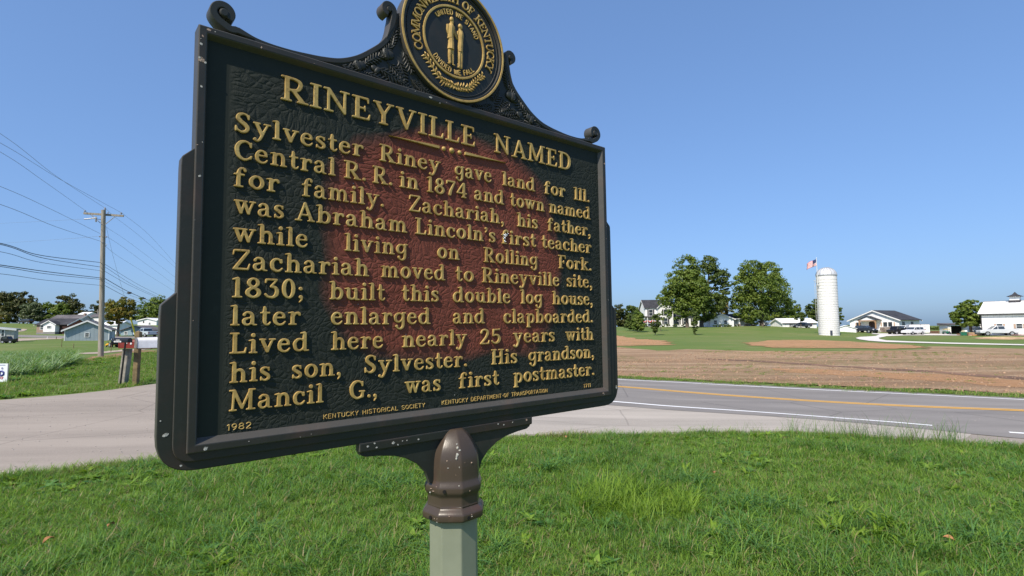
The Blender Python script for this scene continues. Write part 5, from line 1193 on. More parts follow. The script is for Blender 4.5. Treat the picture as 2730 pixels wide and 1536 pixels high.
# flagpole fixed to the silo's shoulder
fp = at(2179.5, 745, SX); ft = at(2176.5, 688, SX)
pole = empty('flagpole', (fp.x, fp.y, fp.z), 0, 'slim white flagpole rising beside the silo dome', 'flagpole')
d_ = ft - fp; mb = MB(); mb.tube([(0, 0, -1.2), d_], [.07, .05], 8); mb.build('pole', TRIM, pole, True); mb = MB(); mb.ball(d_, .09, (1, 1, 1), 8, 6); mb.build('finial', TRIM, pole, True)
mb = MB(); mb.tube([(0, 0, -1.1), (.28, 0, -1.1)], .05, 5); mb.tube([(0, 0, -.2), (.28, 0, -.6)], .05, 5); mb.build('mount', RUNG, pole)
def m_flag():
    t = NT('flag_cloth'); uv = t.n('TexCoord').outputs['UV']; sp_ = t.n('SeparateXYZ'); t.L(uv, sp_.inputs[0]); u, v = sp_.outputs[0], sp_.outputs[1]
    st_ = t.math('LESS_THAN', t.math('MODULO', t.math('MULTIPLY', v, 13), 2.0), 1.0)
    c = t.mix(st_, (.72, .70, .70), (.52, .035, .045)); can = t.math('MULTIPLY', t.math('LESS_THAN', u, .40), t.math('GREATER_THAN', v, .4615))
    c = t.mix(can, c, (.022, .030, .135)); 
    mp = t.n('Mapping'); mp.inputs['Scale'].default_value = (27, 16, 1); t.L(uv, mp.inputs[0]); dd = t.vor(mp.outputs[0], 1.0); 
    c = t.mix(t.math('MULTIPLY', can, t.math('LESS_THAN', dd, .20)), c, (.7, .7, .7))
    return t.bsdf(c, .75)
nu, nv = 26, 12; Wf, Hf = 2.25, 1.35; me = bpy.data.meshes.new('flag'); vs = []
top = at(2176.6, 690.5, SX)
for j in range(nv + 1):
    for i in range(nu + 1):
        u, v = i / nu, j / nv
        x = -u * Wf * .90 + .05 * math.sin(v * 5) * u; z_ = -(1 - v) * Hf * (1 - .12 * u) - u * .95 - .10 * math.sin(u * 8 + v) * u; y = .26 * math.sin(u * 9.0 + v * 1.5) * (.25 + u)
        vs.append((x - .06, y, z_))
me.from_pydata(vs, [], [(j * (nu + 1) + i, j * (nu + 1) + i + 1, (j + 1) * (nu + 1) + i + 1, (j + 1) * (nu + 1) + i) for j in range(nv) for i in range(nu)])
uvl = me.uv_layers.new(name='UVMap')
for lp in me.loops: k = lp.vertex_index; uvl.data[lp.index].uv = ((k % (nu + 1)) / nu, (k // (nu + 1)) / nv)
me.materials.append(m_flag()); me.polygons.foreach_set('use_smooth', [True] * len(me.polygons))
fo = bpy.data.objects.new('flag', me); COL.objects.link(fo); fo.location = top; so = fo.modifiers.new('s', 'SOLIDIFY'); so.thickness = .012
tag(fo, 'striped red and white flag with blue starred corner blowing left from the flagpole', 'flag')

# ================================================================== VEHICLES AND YARD THINGS
TYRE = simple('tyre_rubber', (.018, .018, .018), .85); RIMM = simple('alloy_rim', (.50, .50, .52), .35, .6); LAMP = simple('headlamp', (.7, .7, .72), .15); TAIL = simple('tail_lamp', (.35, .02, .02), .25)
def wheel(par, x, y, r, w=.24):
    mb = MB(); s_ = 1 if y > 0 else -1
    mb.tube([(x, y - s_ * w, r), (x, y, r)], r, 18); wo_ = mb.build('wheel', TYRE, par, True); mb = MB(); mb.tube([(x, y - s_ * .02, r), (x, y + s_ * .015, r)], r * .62, 14); mb.build('rim', RIMM, wo_)
def vehicle(name, px, D, rz, color, kind, label, cat, group=None):
    """x forward, y left; the body is lofted from side profiles"""
    p = site(px, D); t = empty(name, p, R(rz), label, cat, group); paint = simple('paint_%02d%02d%02d' % tuple(int(99 * c) for c in color), color, .25, .1, .05, 1, 0, .6)
    S = {'suv': (4.7, 1.85, 1.7, [(-2.3, .55), (-2.33, 1.0), (-2.2, 1.08), (1.0, 1.05), (2.1, .95), (2.33, .78), (2.33, .45), (-2.2, .40)], [(-2.15, 1.05), (-1.95, 1.62), (-1.5, 1.70), (.25, 1.66), (1.05, 1.06)]),
         'car': (4.5, 1.8, 1.45, [(-2.2, .45), (-2.25, .88), (-1.7, .98), (.9, .92), (1.95, .80), (2.22, .62), (2.22, .35), (-2.1, .32)], [(-1.75, .95), (-1.0, 1.38), (-.1, 1.44), (.45, 1.34), (1.25, .92)]),
         'pickup': (5.8, 1.95, 1.85, [(-2.9, .60), (-2.9, 1.18), (-.95, 1.18), (1.15, 1.14), (2.6, 1.05), (2.9, .88), (2.9, .50), (-2.8, .50)], [(-.95, 1.16), (-.85, 1.82), (.35, 1.86), (1.25, 1.14)]),
         'van': (5.2, 1.95, 2.0, [(-2.6, .5), (-2.6, 1.05), (1.6, 1.0), (2.4, .9), (2.55, .7), (2.55, .42), (-2.5, .4)], [(-2.55, 1.03), (-2.45, 1.8), (-2.0, 1.86), (.6, 1.84), (1.6, 1.0)])}[kind]
    L, W, H, low, top_ = S; w2 = W / 2
    mb = MB(); mb.prism([(a, b) for a, b in low], 'y', -w2, w2); b_ = mb.build('body', paint, t); bv = b_.modifiers.new('b', 'BEVEL'); bv.width = .07; bv.segments = 2
    mb = MB(); n = len(top_); zt = max(b for a, b in top_)
    vs = []
    for s_ in (-1, 1):
        for a, b in top_: vs.append((a, s_ * (w2 - .06 - .17 * (b - top_[0][1]) / (zt - top_[0][1])), b))
    mb.add(vs, [tuple(range(n)), tuple(range(n, 2 * n))[::-1]] + [(i, (i + 1) % n, n + (i + 1) % n, n + i) for i in range(n)]); c_ = mb.build('cabin', paint, t); bv = c_.modifiers.new('b', 'BEVEL'); bv.width = .05; bv.segments = 2
    cen = Vector((sum(a for a, b in top_) / n, 0, sum(b for a, b in top_) / n))
    # side glass, split by pillars
    lo_, hi_ = top_[0][1] + .05, zt - .12
    xa0, xa1 = top_[0][0], top_[-1][0]
    def xr(z): # front and rear slopes at height z
        f = (z - top_[0][1]) / (zt - top_[0][1]); return (top_[0][0] + (top_[1][0] - top_[0][0]) * min(1, f * 1.1) + .12, top_[-1][0] + (top_[-2][0] - top_[-1][0]) * f - .12)
    cuts = {'suv': [-.9, .15], 'car': [-.45], 'pickup': [.2] if kind == 'pickup' else [], 'van': [-1.2, .2]}[kind]
    for s_ in (-1, 1):
        r0, r1 = xr(lo_), xr(hi_); xs = [None] + cuts + [None]
        for i in range(len(xs) - 1):
            a_lo = r0[0] if xs[i] is None else xs[i] + .05; a_hi = r1[0] if xs[i] is None else xs[i] + .05
            b_lo = r0[1] if xs[i + 1] is None else xs[i + 1] - .05; b_hi = r1[1] if xs[i + 1] is None else xs[i + 1] - .05
            yl = s_ * (w2 - .06 - .17 * (lo_ - top_[0][1]) / (zt - top_[0][1]) + .008); yh = s_ * (w2 - .06 - .17 * (hi_ - top_[0][1]) / (zt - top_[0][1]) + .008)
            mb = MB(); mb.add([(a_lo, yl, lo_), (b_lo, yl, lo_), (b_hi, yh, hi_), (a_hi, yh, hi_), (a_lo, yl - s_ * .02, lo_), (b_lo, yl - s_ * .02, lo_), (b_hi, yh - s_ * .02, hi_), (a_hi, yh - s_ * .02, hi_)], [(0, 1, 2, 3), (4, 7, 6, 5), (0, 4, 5, 1), (1, 5, 6, 2), (2, 6, 7, 3), (3, 7, 4, 0)]); mb.build('side_window', GLASS, t)
    for (i0, i1, nm) in ((n - 1, n - 2, 'windscreen'), (0, 1, 'rear_window')):
        a, b = Vector((top_[i0][0], 0, top_[i0][1])), Vector((top_[i1][0], 0, top_[i1][1])); d = (b - a); nn = Vector((-d.z, 0, d.x)).normalized()
        if nn.dot(a - cen) < 0: nn = -nn
        q = []
        for f, wk in ((.12, .14), (.85, .26)):
            pnt = a + d * f + nn * .012
            q += [pnt + Vector((0, -(w2 - wk), 0)), pnt + Vector((0, w2 - wk, 0))]
        q2 = [v_ - nn * .02 for v_ in q]
        mb = MB(); mb.add(q + q2, [(0, 1, 3, 2), (4, 6, 7, 5), (0, 4, 5, 1), (1, 5, 7, 3), (3, 7, 6, 2), (2, 6, 4, 0)]); mb.build(nm, GLASS, t)
    wr = .36 if kind != 'pickup' else .41; wx = L * .31
    for sx in (-1, 1):
        for s_ in (-1, 1): wheel(t, sx * wx, s_ * (w2 + .02), wr)
    for s_ in (-1, 1):
        mb = MB(); mb.box(L / 2 - .08, L / 2 + .02, s_ * (w2 - .3) - .18, s_ * (w2 - .3) + .18, low[4][1] - .25, low[4][1] - .05); mb.build('headlight', LAMP, t)
        mb = MB(); mb.box(-L / 2 - .02, -L / 2 + .08, s_ * (w2 - .18) - .1, s_ * (w2 - .18) + .1, .75, 1.0); mb.build('tail_light', TAIL, t)
    if kind == 'pickup': mb = MB(); mb.box(-2.82, -1.0, -w2 + .1, w2 - .1, 1.12, 1.195); mb.build('bed', DARK, t)
    return t
vehicle('parked_car', 2026, 151, 172, (.80, .80, .80), 'car', 'white hatchback parked under the big round tree beside the garage bays', 'car')
vehicle('parked_car', 2137, 137, 170, (.03, .035, .05), 'car', 'dark car parked in front of the long white-roofed shed', 'car')
vehicle('parked_suv', 2307, 126, -70, (.030, .040, .045), 'suv', 'dark green-black SUV parked nose out before the cedar porch', 'SUV')
vehicle('parked_suv', 2433, 112, -160, (.78, .78, .80), 'suv', 'white SUV parked against the white box trailer', 'SUV')
vehicle('pickup_truck', 2410, 119, -165, (.74, .76, .76), 'pickup', 'white pickup truck behind the black flatbed truck', 'pickup truck')
vehicle('pickup_truck', 2657, 101, 160, (.62, .63, .66), 'pickup', 'silver extended-cab pickup truck parked along the white barn wall', 'pickup truck')
vehicle('parked_suv', 66, 190, 178, (.035, .035, .03), 'suv', 'dark SUV on the grass hill under the trees at far left', 'SUV')
vehicle('pickup_truck', 388, 111, 150, (.45, .52, .56), 'pickup', 'pale blue-grey pickup in the far street above the white mailbox', 'pickup truck')
# black flatbed truck
p = site(2391, 116); t = empty('flatbed_truck', p, R(-168), 'black flatbed work truck standing before the white pickup', 'truck'); BK = simple('black_paint', (.012, .012, .014), .3)
mb = MB(); mb.prism([(-.2, .5), (.75, .5), (1.9, .5), (1.95, .95), (1.0, 1.1), (.7, 1.75), (-.2, 1.8)], 'y', -.9, .9); o = mb.build('cab', BK, t); o.modifiers.new('b', 'BEVEL').width = .06
mb = MB(); mb.prism([(-.05, 1.12), (.72, 1.12), (.58, 1.62), (-.05, 1.65)], 'y', -.93, .93); mb.build('side_window', GLASS, t)
mb = MB(); mb.box(-2.4, -.25, -1, 1, .75, .9); mb.build('flatbed', BK, t); mb = MB(); mb.box(-2.0, -.6, -.7, .7, .9, 1.35); mb.build('load', BK, t)
for x in (-1.5, 1.1):
    for y in (-.9, .9): wheel(t, x, y, .38)
# white box trailer with its printed end
p = site(2448, 115); t = empty('box_trailer', p, R(-20), 'tall white box trailer with an arched emblem on its end panel', 'trailer')
mb = MB(); mb.box(-1.6, 1.95, -.1, 2.0, .38, 2.12); o = mb.build('box', WHV, t); mb = MB(); mb.box(.32, .40, -.13, -.1, .38, 2.12); mb.build('corner_strip', simple('grey_ridge', (0, 0, 0)), t); mb = MB(); mb.box(-1.6, 1.95, -.13, -.1, 2.05, 2.12); mb.build('top_rail', simple('grey_ridge', (0, 0, 0)), t)
mb = MB()
for k in range(13):
    a = R(155 - k * 10.8); c_ = Vector((1.15 + .46 * math.cos(a), -.115, 1.18 + .44 * math.sin(a))); mb.box(c_.x - .028, c_.x + .028, -.118, -.100, c_.z - .055, c_.z + .055)
mb.build('emblem_arc', simple('emblem_brown', (.22, .13, .12), .6), t); mb = MB(); mb.prism([(.92, .98), (1.38, .98), (1.28, 1.08), (1.15, 1.18), (1.02, 1.08)], 'y', -.118, -.100); mb.build('emblem', simple('emblem_red', (.20, .03, .04), .6), t)
for x in (-.2, .6): wheel(t, x, -.1, .3)
mb = MB(); mb.box(1.95, 3.6, .3, .42, .35, .45); mb.box(1.95, 3.6, 1.4, 1.52, .35, .45); mb.build('drawbar', BK, t)
def cart(px, D, rz, sc, label):
    p = site(px, D); t = empty('utility_cart', p, R(rz), label, 'cart'); t.scale = (sc,) * 3
    mb = MB(); mb.prism([(-1.0, .35), (1.0, .35), (1.05, .8), (.4, .85), (.1, 1.35), (-.7, 1.35), (-1.0, .8)], 'y', -.6, .6); o = mb.build('body', BK, t); mb = MB(); mb.box(-.65, .1, -.62, .62, .85, 1.28); mb.build('window', GLASS, t)
    for x in (-.65, .65):
        for y in (-.6, .6): wheel(t, x, y, .28, .2)
cart(2324, 125, -60, 1.0, 'dark utility cart standing right of the porch-side SUV')
cart(24, 76, 10, .72, 'small dark utility cart against the mobile home, half in shade')
# green dumpster heaped with rubbish
p = site(2571, 104.5); t = empty('dumpster', p, R(-30), 'green metal dumpster heaped with tan and white rubbish', 'dumpster'); GRN = simple('dumpster_green', (.010, .13, .075), .5)
mb = MB(); mb.prism([(-.62, 0), (.62, 0), (.72, .68), (-.72, .68)], 'y', -.5, .5); mb.build('bin', GRN, t); mb = MB(); mb.box(-.76, .76, -.54, .54, .64, .70); mb.build('rim', GRN, t)
for x in (-.4, 0, .4): mb = MB(); mb.box(x - .03, x + .03, -.6, -.5, .05, .62); mb.build('rib', GRN, t)
mb = MB(); mb.ball((-.15, 0, .68), .5, (1, .8, .7), 9, 6); mb.build('rubbish', simple('tan_rubbish', (.40, .36, .24), .9), t); mb = MB(); mb.ball((.1, -.2, .8), .24, (1.2, .8, 1), 8, 5); mb.build('rubbish', TRIM, t)
# stacked timber and pallets
def stack(name, px, D, rz, w, d_, rows, mats, label, cat):
    p = site(px, D); t = empty(name, p, R(rz), label, cat)
    for r in range(rows):
        k = 5
        for j in range(k):
            mb = MB(); x0 = -w / 2 + random.uniform(-.08, .08); y = -d_ / 2 + d_ * j / k
            mb.box(x0, x0 + w, y, y + d_ / k * .82, r * .13, r * .13 + .10); mb.build('board', random.choice(mats), t)
O1 = simple('orange_boards', (.55, .22, .05), .8); O2 = simple('tan_boards', (.50, .33, .20), .8); O3 = simple('brown_boards', (.16, .07, .045), .9); O4 = simple('pink_boards', (.42, .22, .17), .9)
stack('board_stack', 2601, 103, -25, 1.3, .8, 2, [O1, O1, O2], 'orange boards stacked flat right of the dumpster', 'timber')
stack('pallet_stack', 2586, 103.5, -20, .9, .8, 5, [O2, O4], 'tan pallets stacked close beside the dumpster', 'pallets')
stack('board_stack', 2556, 106, -30, .7, .5, 3, [O4, O3], 'low pinkish board pile left of the dumpster', 'timber')
stack('board_stack', 2489, 117, -20, 1.6, 1.0, 5, [O3, O3, O4], 'reddish brown timber pile in the grass beyond the yard', 'timber')
stack('board_stack', 2714, 99, -30, 2.0, .8, 2, [O3, O4], 'dark low timber pile along the barn foot behind the silver truck', 'timber')
p = site(2605, 104.5); o = MB().ball((0, 0, .35), .55, (1.3, .9, .85), 10, 6).build('tarpaulin', simple('dark_tarp', (.02, .03, .03), .6), None, True); o.location = p; tag(o, 'dark tarpaulin mound behind the orange boards', 'tarpaulin')
# yellow canopied mower at the far shed
p = site(2522, 113); t = empty('canopy_mower', p, R(-20), 'small green machine with a yellow canopy left of the open shed', 'mower')
mb = MB(); mb.box(-.5, .5, -.5, .5, 1.02, 1.14); mb.build('canopy', simple('canopy_yellow', (.72, .52, .05), .6), t); mb = MB()
for x in (-.42, .42): mb.tube([(x, -.4, .3), (x, -.4, 1.05)], .025, 4); mb.tube([(x, .4, .3), (x, .4, 1.05)], .025, 4)
mb.build('canopy_frame', BK, t); mb = MB(); mb.box(-.6, .5, -.35, .35, .25, .62); mb.build('body', GRN, t)
for x in (-.4, .4):
    for y in (-.42, .42): wheel(t, x, y, .24, .16)
# ride-on mower in the left meadow
p = site(300, 61); t = empty('ride_on_mower', p, R(150), 'yellow and black zero-turn mower standing on the mown lawn', 'mower'); YM = simple('mower_yellow', (.75, .38, .02), .4)
mb = MB(); mb.prism([(-.1, .28), (.62, .16), (.72, .22), (.45, .40), (-.1, .46), (-.55, .42), (-.62, .28)], 'y', -.4, .4); o = mb.build('deck', YM, t); o.modifiers.new('b', 'BEVEL').width = .03
mb = MB(); mb.box(-.28, .12, -.22, .22, .44, .56); mb.prism([(-.36, .5), (-.26, .5), (-.32, .95), (-.42, .93)], 'y', -.22, .22); mb.build('seat', simple('mower_grey', (.35, .35, .36), .6), t)
mb = MB()
for y in (-.3, .3): mb.tube([(.1, y, .45), (.25, y, .72), (.12, y * .6, .9)], .022, 5)
mb.build('lap_bar', BK, t); mb = MB()
for y in (-.33, .33): mb.tube([(-.5, y, .4), (-.62, y, .75), (-.85, y, 1.0)], .03, 5)
mb.tube([(-.85, -.33, 1.0), (-.85, .33, 1.0)], .03, 5); mb.build('roll_bar', BK, t)
mb = MB(); mb.box(-.72, -.38, -.28, .28, .32, .66); mb.build('engine', BK, t)
for y in (-.42, .42): wheel(t, -.42, y, .27, .2); wheel(t, .62, y * .8, .14, .1)

# ================================================================== ROADSIDE: MAILBOXES, POLE, WIRES, SIGN
WOODG = simple('weathered_grey_post', (.30, .275, .235), .9, 0, .3, 9, .5); WOODB = simple('brown_post', (.20, .145, .075), .9, 0, .35, 9, .5)
def mailbox(name, px0, px1, pyb, pyt, D, depth, rz, m, mdoor, label, doorside=None):
    a, b = at(px0, pyb, D), at(px1, pyb, D); k = D / FOC; L = (b - a).length; W = depth; H = (pyb - pyt) * k
    t = empty(name, ((a.x + b.x) / 2, (a.y + b.y) / 2, (a.z + b.z) / 2), R(rz), label, 'mailbox')
    n = 10; r = W / 2; prof = [(-r, 0), (r, 0), (r, H - r * .9)] + [(r * math.cos(math.pi * i / n), H - r * .9 + r * .9 * math.sin(math.pi * i / n)) for i in range(1, n)] + [(-r, H - r * .9)]
    mb = MB(); mb.prism(prof, 'x', -L / 2, L / 2); mb.build('box', m, t, True)
    mb = MB(); mb.prism([(x * 1.04, z_ * 1.02) for x, z_ in prof], 'x', -L / 2 - .012, -L / 2 + .012); d_ = mb.build('door', mdoor, t, True)
    mb = MB(); mb.box(-L / 2 - .035, -L / 2 - .012, -.015, .015, H * .78, H * .92); mb.build('latch', RIMM, d_)
    return t, L, W, H
def ppost(name, xt, yt, xb, D, w, m, label, cat='post', top='flat'):
    a = at(xt, yt, D); b0 = site(xb, D); t = empty(name, b0, 0, label, cat); mb = MB(); h2 = w / 2; d = a - b0
    vs = [(x, y, -.3) for x, y in ((-h2, -h2), (h2, -h2), (h2, h2), (-h2, h2))] + [(d.x + x, d.y + y, d.z) for x, y in ((-h2, -h2), (h2, -h2), (h2, h2), (-h2, h2))]
    mb.add(vs, [(3, 2, 1, 0), (4, 5, 6, 7), (0, 1, 5, 4), (1, 2, 6, 5), (2, 3, 7, 6), (3, 0, 4, 7)]); o = mb.build(name + '_shaft', m, t); bv = o.modifiers.new('b', 'BEVEL'); bv.width = .012
    return t
BLKM = simple('black_mailbox_paint', (.010, .010, .012), .3); REDM = simple('dull_red_mailbox_paint', (.20, .022, .014), .5); WHTM = simple('white_mailbox_paint', (.86, .85, .84), .4); GALV = simple('scuffed_grey_door', (.28, .27, .27), .5, .3, .4, 30)
t, L, W, H = mailbox('mailbox', 323, 366, 928.5, 905, 16.9, .20, 8, REDM, REDM, 'dull red mailbox on the grey wooden post, middle of the three')
mb = MB(); mb.ball((.10, -.108, .14), .028, (1, .3, 1.2), 8, 5); mb.ball((-.03, -.108, .155), .018, (1.6, .3, .8), 8, 5); mb.build('sticker', TRIM, t)
t, L, W, H = mailbox('mailbox', 367, 418, 927.5, 900, 16.3, .26, 47, WHTM, GALV, 'white mailbox with a scuffed grey door, rightmost of the three')
mb = MB(); mb.box(-L / 2, L / 2, -.08, .08, -.03, 0); mb.build('base_board', WOODB, t)
t, L, W, H = mailbox('mailbox', 307, 349, 913.5, 901, 16.2, .17, -8, BLKM, BLKM, 'small black mailbox with white name plates, leftmost of the three')
mb = MB(); mb.box(-.22, .02, -.093, -.085, .012, .052); mb.box(-.15, -.03, -.093, -.085, .070, .085); pl_ = mb.build('name_plate', TRIM, t)
for i, (x, z_) in enumerate(((-.14, .03), (-.04, .032))): mb = MB(); mb.box(x - .05, x + .035, -.097, -.094, z_ - .004, z_ + .004); mb.build('plate_writing', BLKM, pl_)
ppost('wooden_post', 340, 930, 332, 17.05, .20, WOODG, 'thick grey weathered post under the red mailbox')
ppost('metal_post', 334.5, 913.5, 324.5, 16.25, .045, BLKM, 'thin leaning black metal post under the black mailbox')
pp = ppost('wooden_post', 370, 886, 367, 16.7, .145, WOODB, 'brown square post rising behind the white mailbox with a pointed top')
tp = at(370, 886, 16.7) - pp.location; mb = MB(); h2 = .072; mb.add([(tp.x - h2, tp.y - h2, tp.z), (tp.x + h2, tp.y - h2, tp.z), (tp.x + h2, tp.y + h2, tp.z), (tp.x - h2, tp.y + h2, tp.z), (tp.x - .02, tp.y, tp.z + .05)], [(3, 2, 1, 0), (0, 1, 4), (1, 2, 4), (2, 3, 4), (3, 0, 4)]); mb.build('post_cap', WOODB, pp)

# utility pole
UD = 34.0; ub = site(272, UD)
up = empty('utility_pole', ub, 0, 'tall grey wooden utility pole with a crossarm behind the mailboxes', 'utility pole')
tt = at(276, 560, UD) - ub; kU = UD / FOC
POLEM = NT('pole_wood'); _v = POLEM.coord('Object', (14, 14, .9)); _n = POLEM.noise(_v, 1.0, 6, .7); POLEM = POLEM.bsdf(POLEM.ramp(_n, [(.3, (.17, .145, .115)), (.5, (.30, .27, .225)), (.7, (.40, .37, .32))]), .9, 0, POLEM.bump(_n, .5, .02), .2)
mb = MB(); mb.tube([(0, 0, -.3), tt * .33, tt * .66, tt], [.155, .145, .132, .118], 14); mb.build('pole', POLEM, up, True)
ca, cb_ = at(220, 567.5, UD - .3) - ub, at(327, 574.5, UD + .3) - ub; arm = cb_ - ca; an = arm.normalized(); mb = MB()
up_ = Vector((0, 0, 1)); sd = an.cross(up_).normalized()
vs = [c_ + sd * (s_ * .05 - .16) + up_ * (z_ * .06) for c_ in (ca, cb_) for s_, z_ in ((-1, -1), (1, -1), (1, 1), (-1, 1))]; mb.add(vs, [(3, 2, 1, 0), (4, 5, 6, 7), (0, 1, 5, 4), (1, 2, 6, 5), (2, 3, 7, 6), (3, 0, 4, 7)]); mb.build('crossarm', POLEM, up)
GAL = simple('galvanised', (.32, .32, .33), .5, .4); INS = simple('porcelain', (.30, .30, .33), .3)
for (x, y), (x2, y2) in (((243, 572), (271, 598)), ((306, 578), (281, 598))): mb = MB(); mb.tube([at(x, y, UD - .15) - ub, at(x2, y2, UD - .15) - ub], .022, 4); mb.build('arm_brace', GAL, up)
def insul(px, py, D=UD, h_=.16, r=.055):
    q = at(px, py, D) - ub; mb = MB(); mb.tube([q + Vector((0, 0, -h_)), q + Vector((0, 0, -h_ * .55))], .018, 5); mb.tube([q + Vector((0, 0, -h_ * .55)), q + Vector((0, 0, -h_ * .25)), q], [r, r * 1.1, r * .5], 8); mb.build('insulator', INS, up)
insul(226.5, 560.5); insul(323.5, 566.5); insul(280, 553, UD, .3, .05); insul(288, 566, UD + .4, .10, .04); insul(266, 629, UD, .10, .05); insul(283.5, 630, UD, .10, .05); insul(274, 645, UD - .15, .08, .04)
mb = MB(); mb.tube([at(224.5, 584.5, UD - .5) - ub, at(258, 581.5, UD - .3) - ub], .035, 6); mb.tube([at(256, 578, UD - .3) - ub, at(256, 592, UD - .3) - ub], .045, 6); mb.tube([at(258, 584, UD - .3) - ub, at(272, 586, UD) - ub], .022, 4); mb.build('fused_cutout', GAL, up)
mb = MB(); mb.tube([at(281, 650, UD) - ub, at(285, 652, UD) - ub, at(280, 658, UD) - ub], .015, 4); mb.build('bracket', GAL, up)
# wires
WIRE = simple('wire_aluminium', (.24, .25, .27), .5, .3); CABLE = simple('black_cable', (.035, .035, .038), .6)
def wire(pts, r, m, label, group, nm='power_line'):
    """pts: (px, py, distance); a gently sagging strand through the points"""
    P3 = [at(*q) for q in pts]; q = _cr([tuple(p) for p in P3], 10) if len(P3) > 2 else [tuple(P3[0].lerp(P3[1], i / 16)) for i in range(17)]
    mb = MB(); mb.tube(q, r * .78, 5); o = mb.build(nm, m, None, True); tag(o, label, 'wire', group); return o
GA, GB = 'bare power lines on the crossarm and pole top', 'black communication cables strung below the power lines'
lab = 'thin bare power line from the left to the '
wire([(-420, 120, 12.5), (0, 356, 20.6), (150, 470, 27), (280, 555, UD)], .010, WIRE, lab + 'pin on top of the pole', GA)
wire([(-420, 175, 12.5), (0, 381, 20.6), (160, 478, 27), (323, 567, UD)], .010, WIRE, lab + 'right end of the crossarm', GA)
wire([(-420, 180, 12.5), (0, 405, 20.6), (115, 482, 25), (226.5, 561, UD)], .010, WIRE, lab + 'left end of the crossarm', GA)
wire([(-420, 345, 12.5), (0, 497, 20.6), (140, 560, 26), (267, 623, UD)], .011, WIRE, lab + 'pole shaft, upper of two', GA)
wire([(-420, 425, 12.5), (0, 545, 20.6), (150, 605, 26), (270, 644, UD)], .012, WIRE, lab + 'pole shaft, lower of two', GA)
wire([(0, 596, 60), (225, 584, UD)], .008, WIRE, 'faint line running almost level to the fused cutout arm', GA); wire([(0, 649, 60), (190, 636, 40), (264, 630, UD)], .008, WIRE, 'lower faint line running almost level to the pole', GA)
for nm_, pts in (('far side, outermost on the right', [(324, 567, UD), (400, 629, 44), (470, 706, 62)]), ('far side from the pole top', [(281, 555, UD), (308, 580, 37), (380, 636, 48), (470, 716, 66)]), ('starting at the crossarm left end', [(227, 562, UD), (284, 606, 40), (352, 652, 50), (470, 742, 72)]),
                 ('far side, upper neutral', [(284, 630, UD), (335, 664, 42), (395, 708, 54), (470, 762, 70)]), ('far side, lower neutral', [(280, 656, UD), (310, 680, 39), (345, 702, 45), (470, 780, 66)])):
    wire(pts, .010, WIRE, 'thin bare power line leaving the pole, ' + nm_, GA)
wire([(283, 604, UD), (306, 700, UD + 1.5), (349, 850, UD + 3.6)], .008, WIRE, 'steel guy wire slanting from the pole down to the yellow guard', None, 'guy_wire')
gg = MB(); q0, q1 = at(348.5, 848, UD + 3.55), at(363.5, 903, UD + 4.2); gg.tube([q0, q1], .05, 8); o = gg.build('guy_guard', simple('guard_yellow', (.62, .56, .06), .5), None, True); tag(o, 'yellow plastic guard on the foot of the guy wire', 'guy guard')
for k_, pts, r in (('topmost of the thick bundle on the left', [(-420, 575, 12.5), (0, 648.5, 20.6), (110, 681, 25), (268, 700, UD - .2)], .020), ('second of the thick bundle on the left', [(-420, 577, 12.5), (0, 651.5, 20.6), (115, 688, 25), (268, 712, UD - .2)], .018), ('third of the bundle on the left, sagging most', [(-420, 604, 12.5), (0, 671, 20.6), (110, 700, 25), (268, 722, UD - .2)], .012),
                   ('lowest pair on the left, upper cable', [(-420, 650, 12.5), (0, 706.5, 20.6), (130, 725, 26), (268, 741, UD - .2)], .022), ('lowest pair on the left, lower cable', [(-420, 653, 12.5), (0, 710.5, 20.6), (130, 731, 26), (268, 745, UD - .2)], .016), ('lowest thin left one', [(-420, 690, 12.5), (0, 730, 20.6), (130, 748, 26), (268, 761, UD - .2)], .012),
                   ('right side, thick cable carrying two splice cases', [(277, 741, UD), (345, 779, 42), (420, 811, 56), (500, 845, 76)], .026), ('right side, lowest of the strands', [(277, 760, UD), (330, 788, 41), (373, 806, 50), (500, 850, 80)], .018), ('right side, thin strand between the thick ones', [(277, 750, UD), (330, 778, 41), (371, 796, 50), (500, 838, 80)], .010),
                   ('right side, uppermost of three parallel strands', [(277, 703, UD), (371, 760, 48), (442, 795, 64), (500, 822, 80)], .014), ('right side, middle of three parallel strands', [(277, 710, UD), (357, 761, 46), (425, 793, 60), (500, 824, 78)], .014), ('right side, lowest of three parallel strands', [(277, 722, UD), (344, 760, 44), (408, 789, 56), (500, 826, 76)], .014)):
    wire(pts, r, CABLE, 'black cable, ' + k_, GB, 'cable')
for px, py, D, s_, lb in ((345, 781, 42, 5, 'nearer'), (384, 796, 49, 3.5, 'farther')):
    q = at(px, py, D); k = D / FOC; o = MB().ball((0, 0, 0), s_ * k, (1.3, .8, .6), 10, 6).build('splice_case', CABLE, None, True); o.location = q; tag(o, lb + ' black splice case hanging on the thick cable right of the pole', 'splice case')
u2 = site(258, 172); t = empty('utility_pole', u2, 0, 'distant small utility pole among the trees left of the near pole', 'utility pole'); mb = MB(); mb.tube([(0, 0, 0), (0, 0, 5.6)], [.14, .10], 6); mb.build('pole', POLEM, t); mb = MB(); mb.box(-.7, .7, -.05, .05, 4.9, 5.0); mb.build('crossarm', POLEM, t)
wire([(-60, 834, 165), (120, 843, 170), (258, 838, 172)], .035, CABLE, 'distant wire crossing in front of the hill trees', None)
wire([(258, 838, 172), (330, 847, 160), (460, 849, 150)], .03, CABLE, 'distant wire crossing the yellowing maple', None)
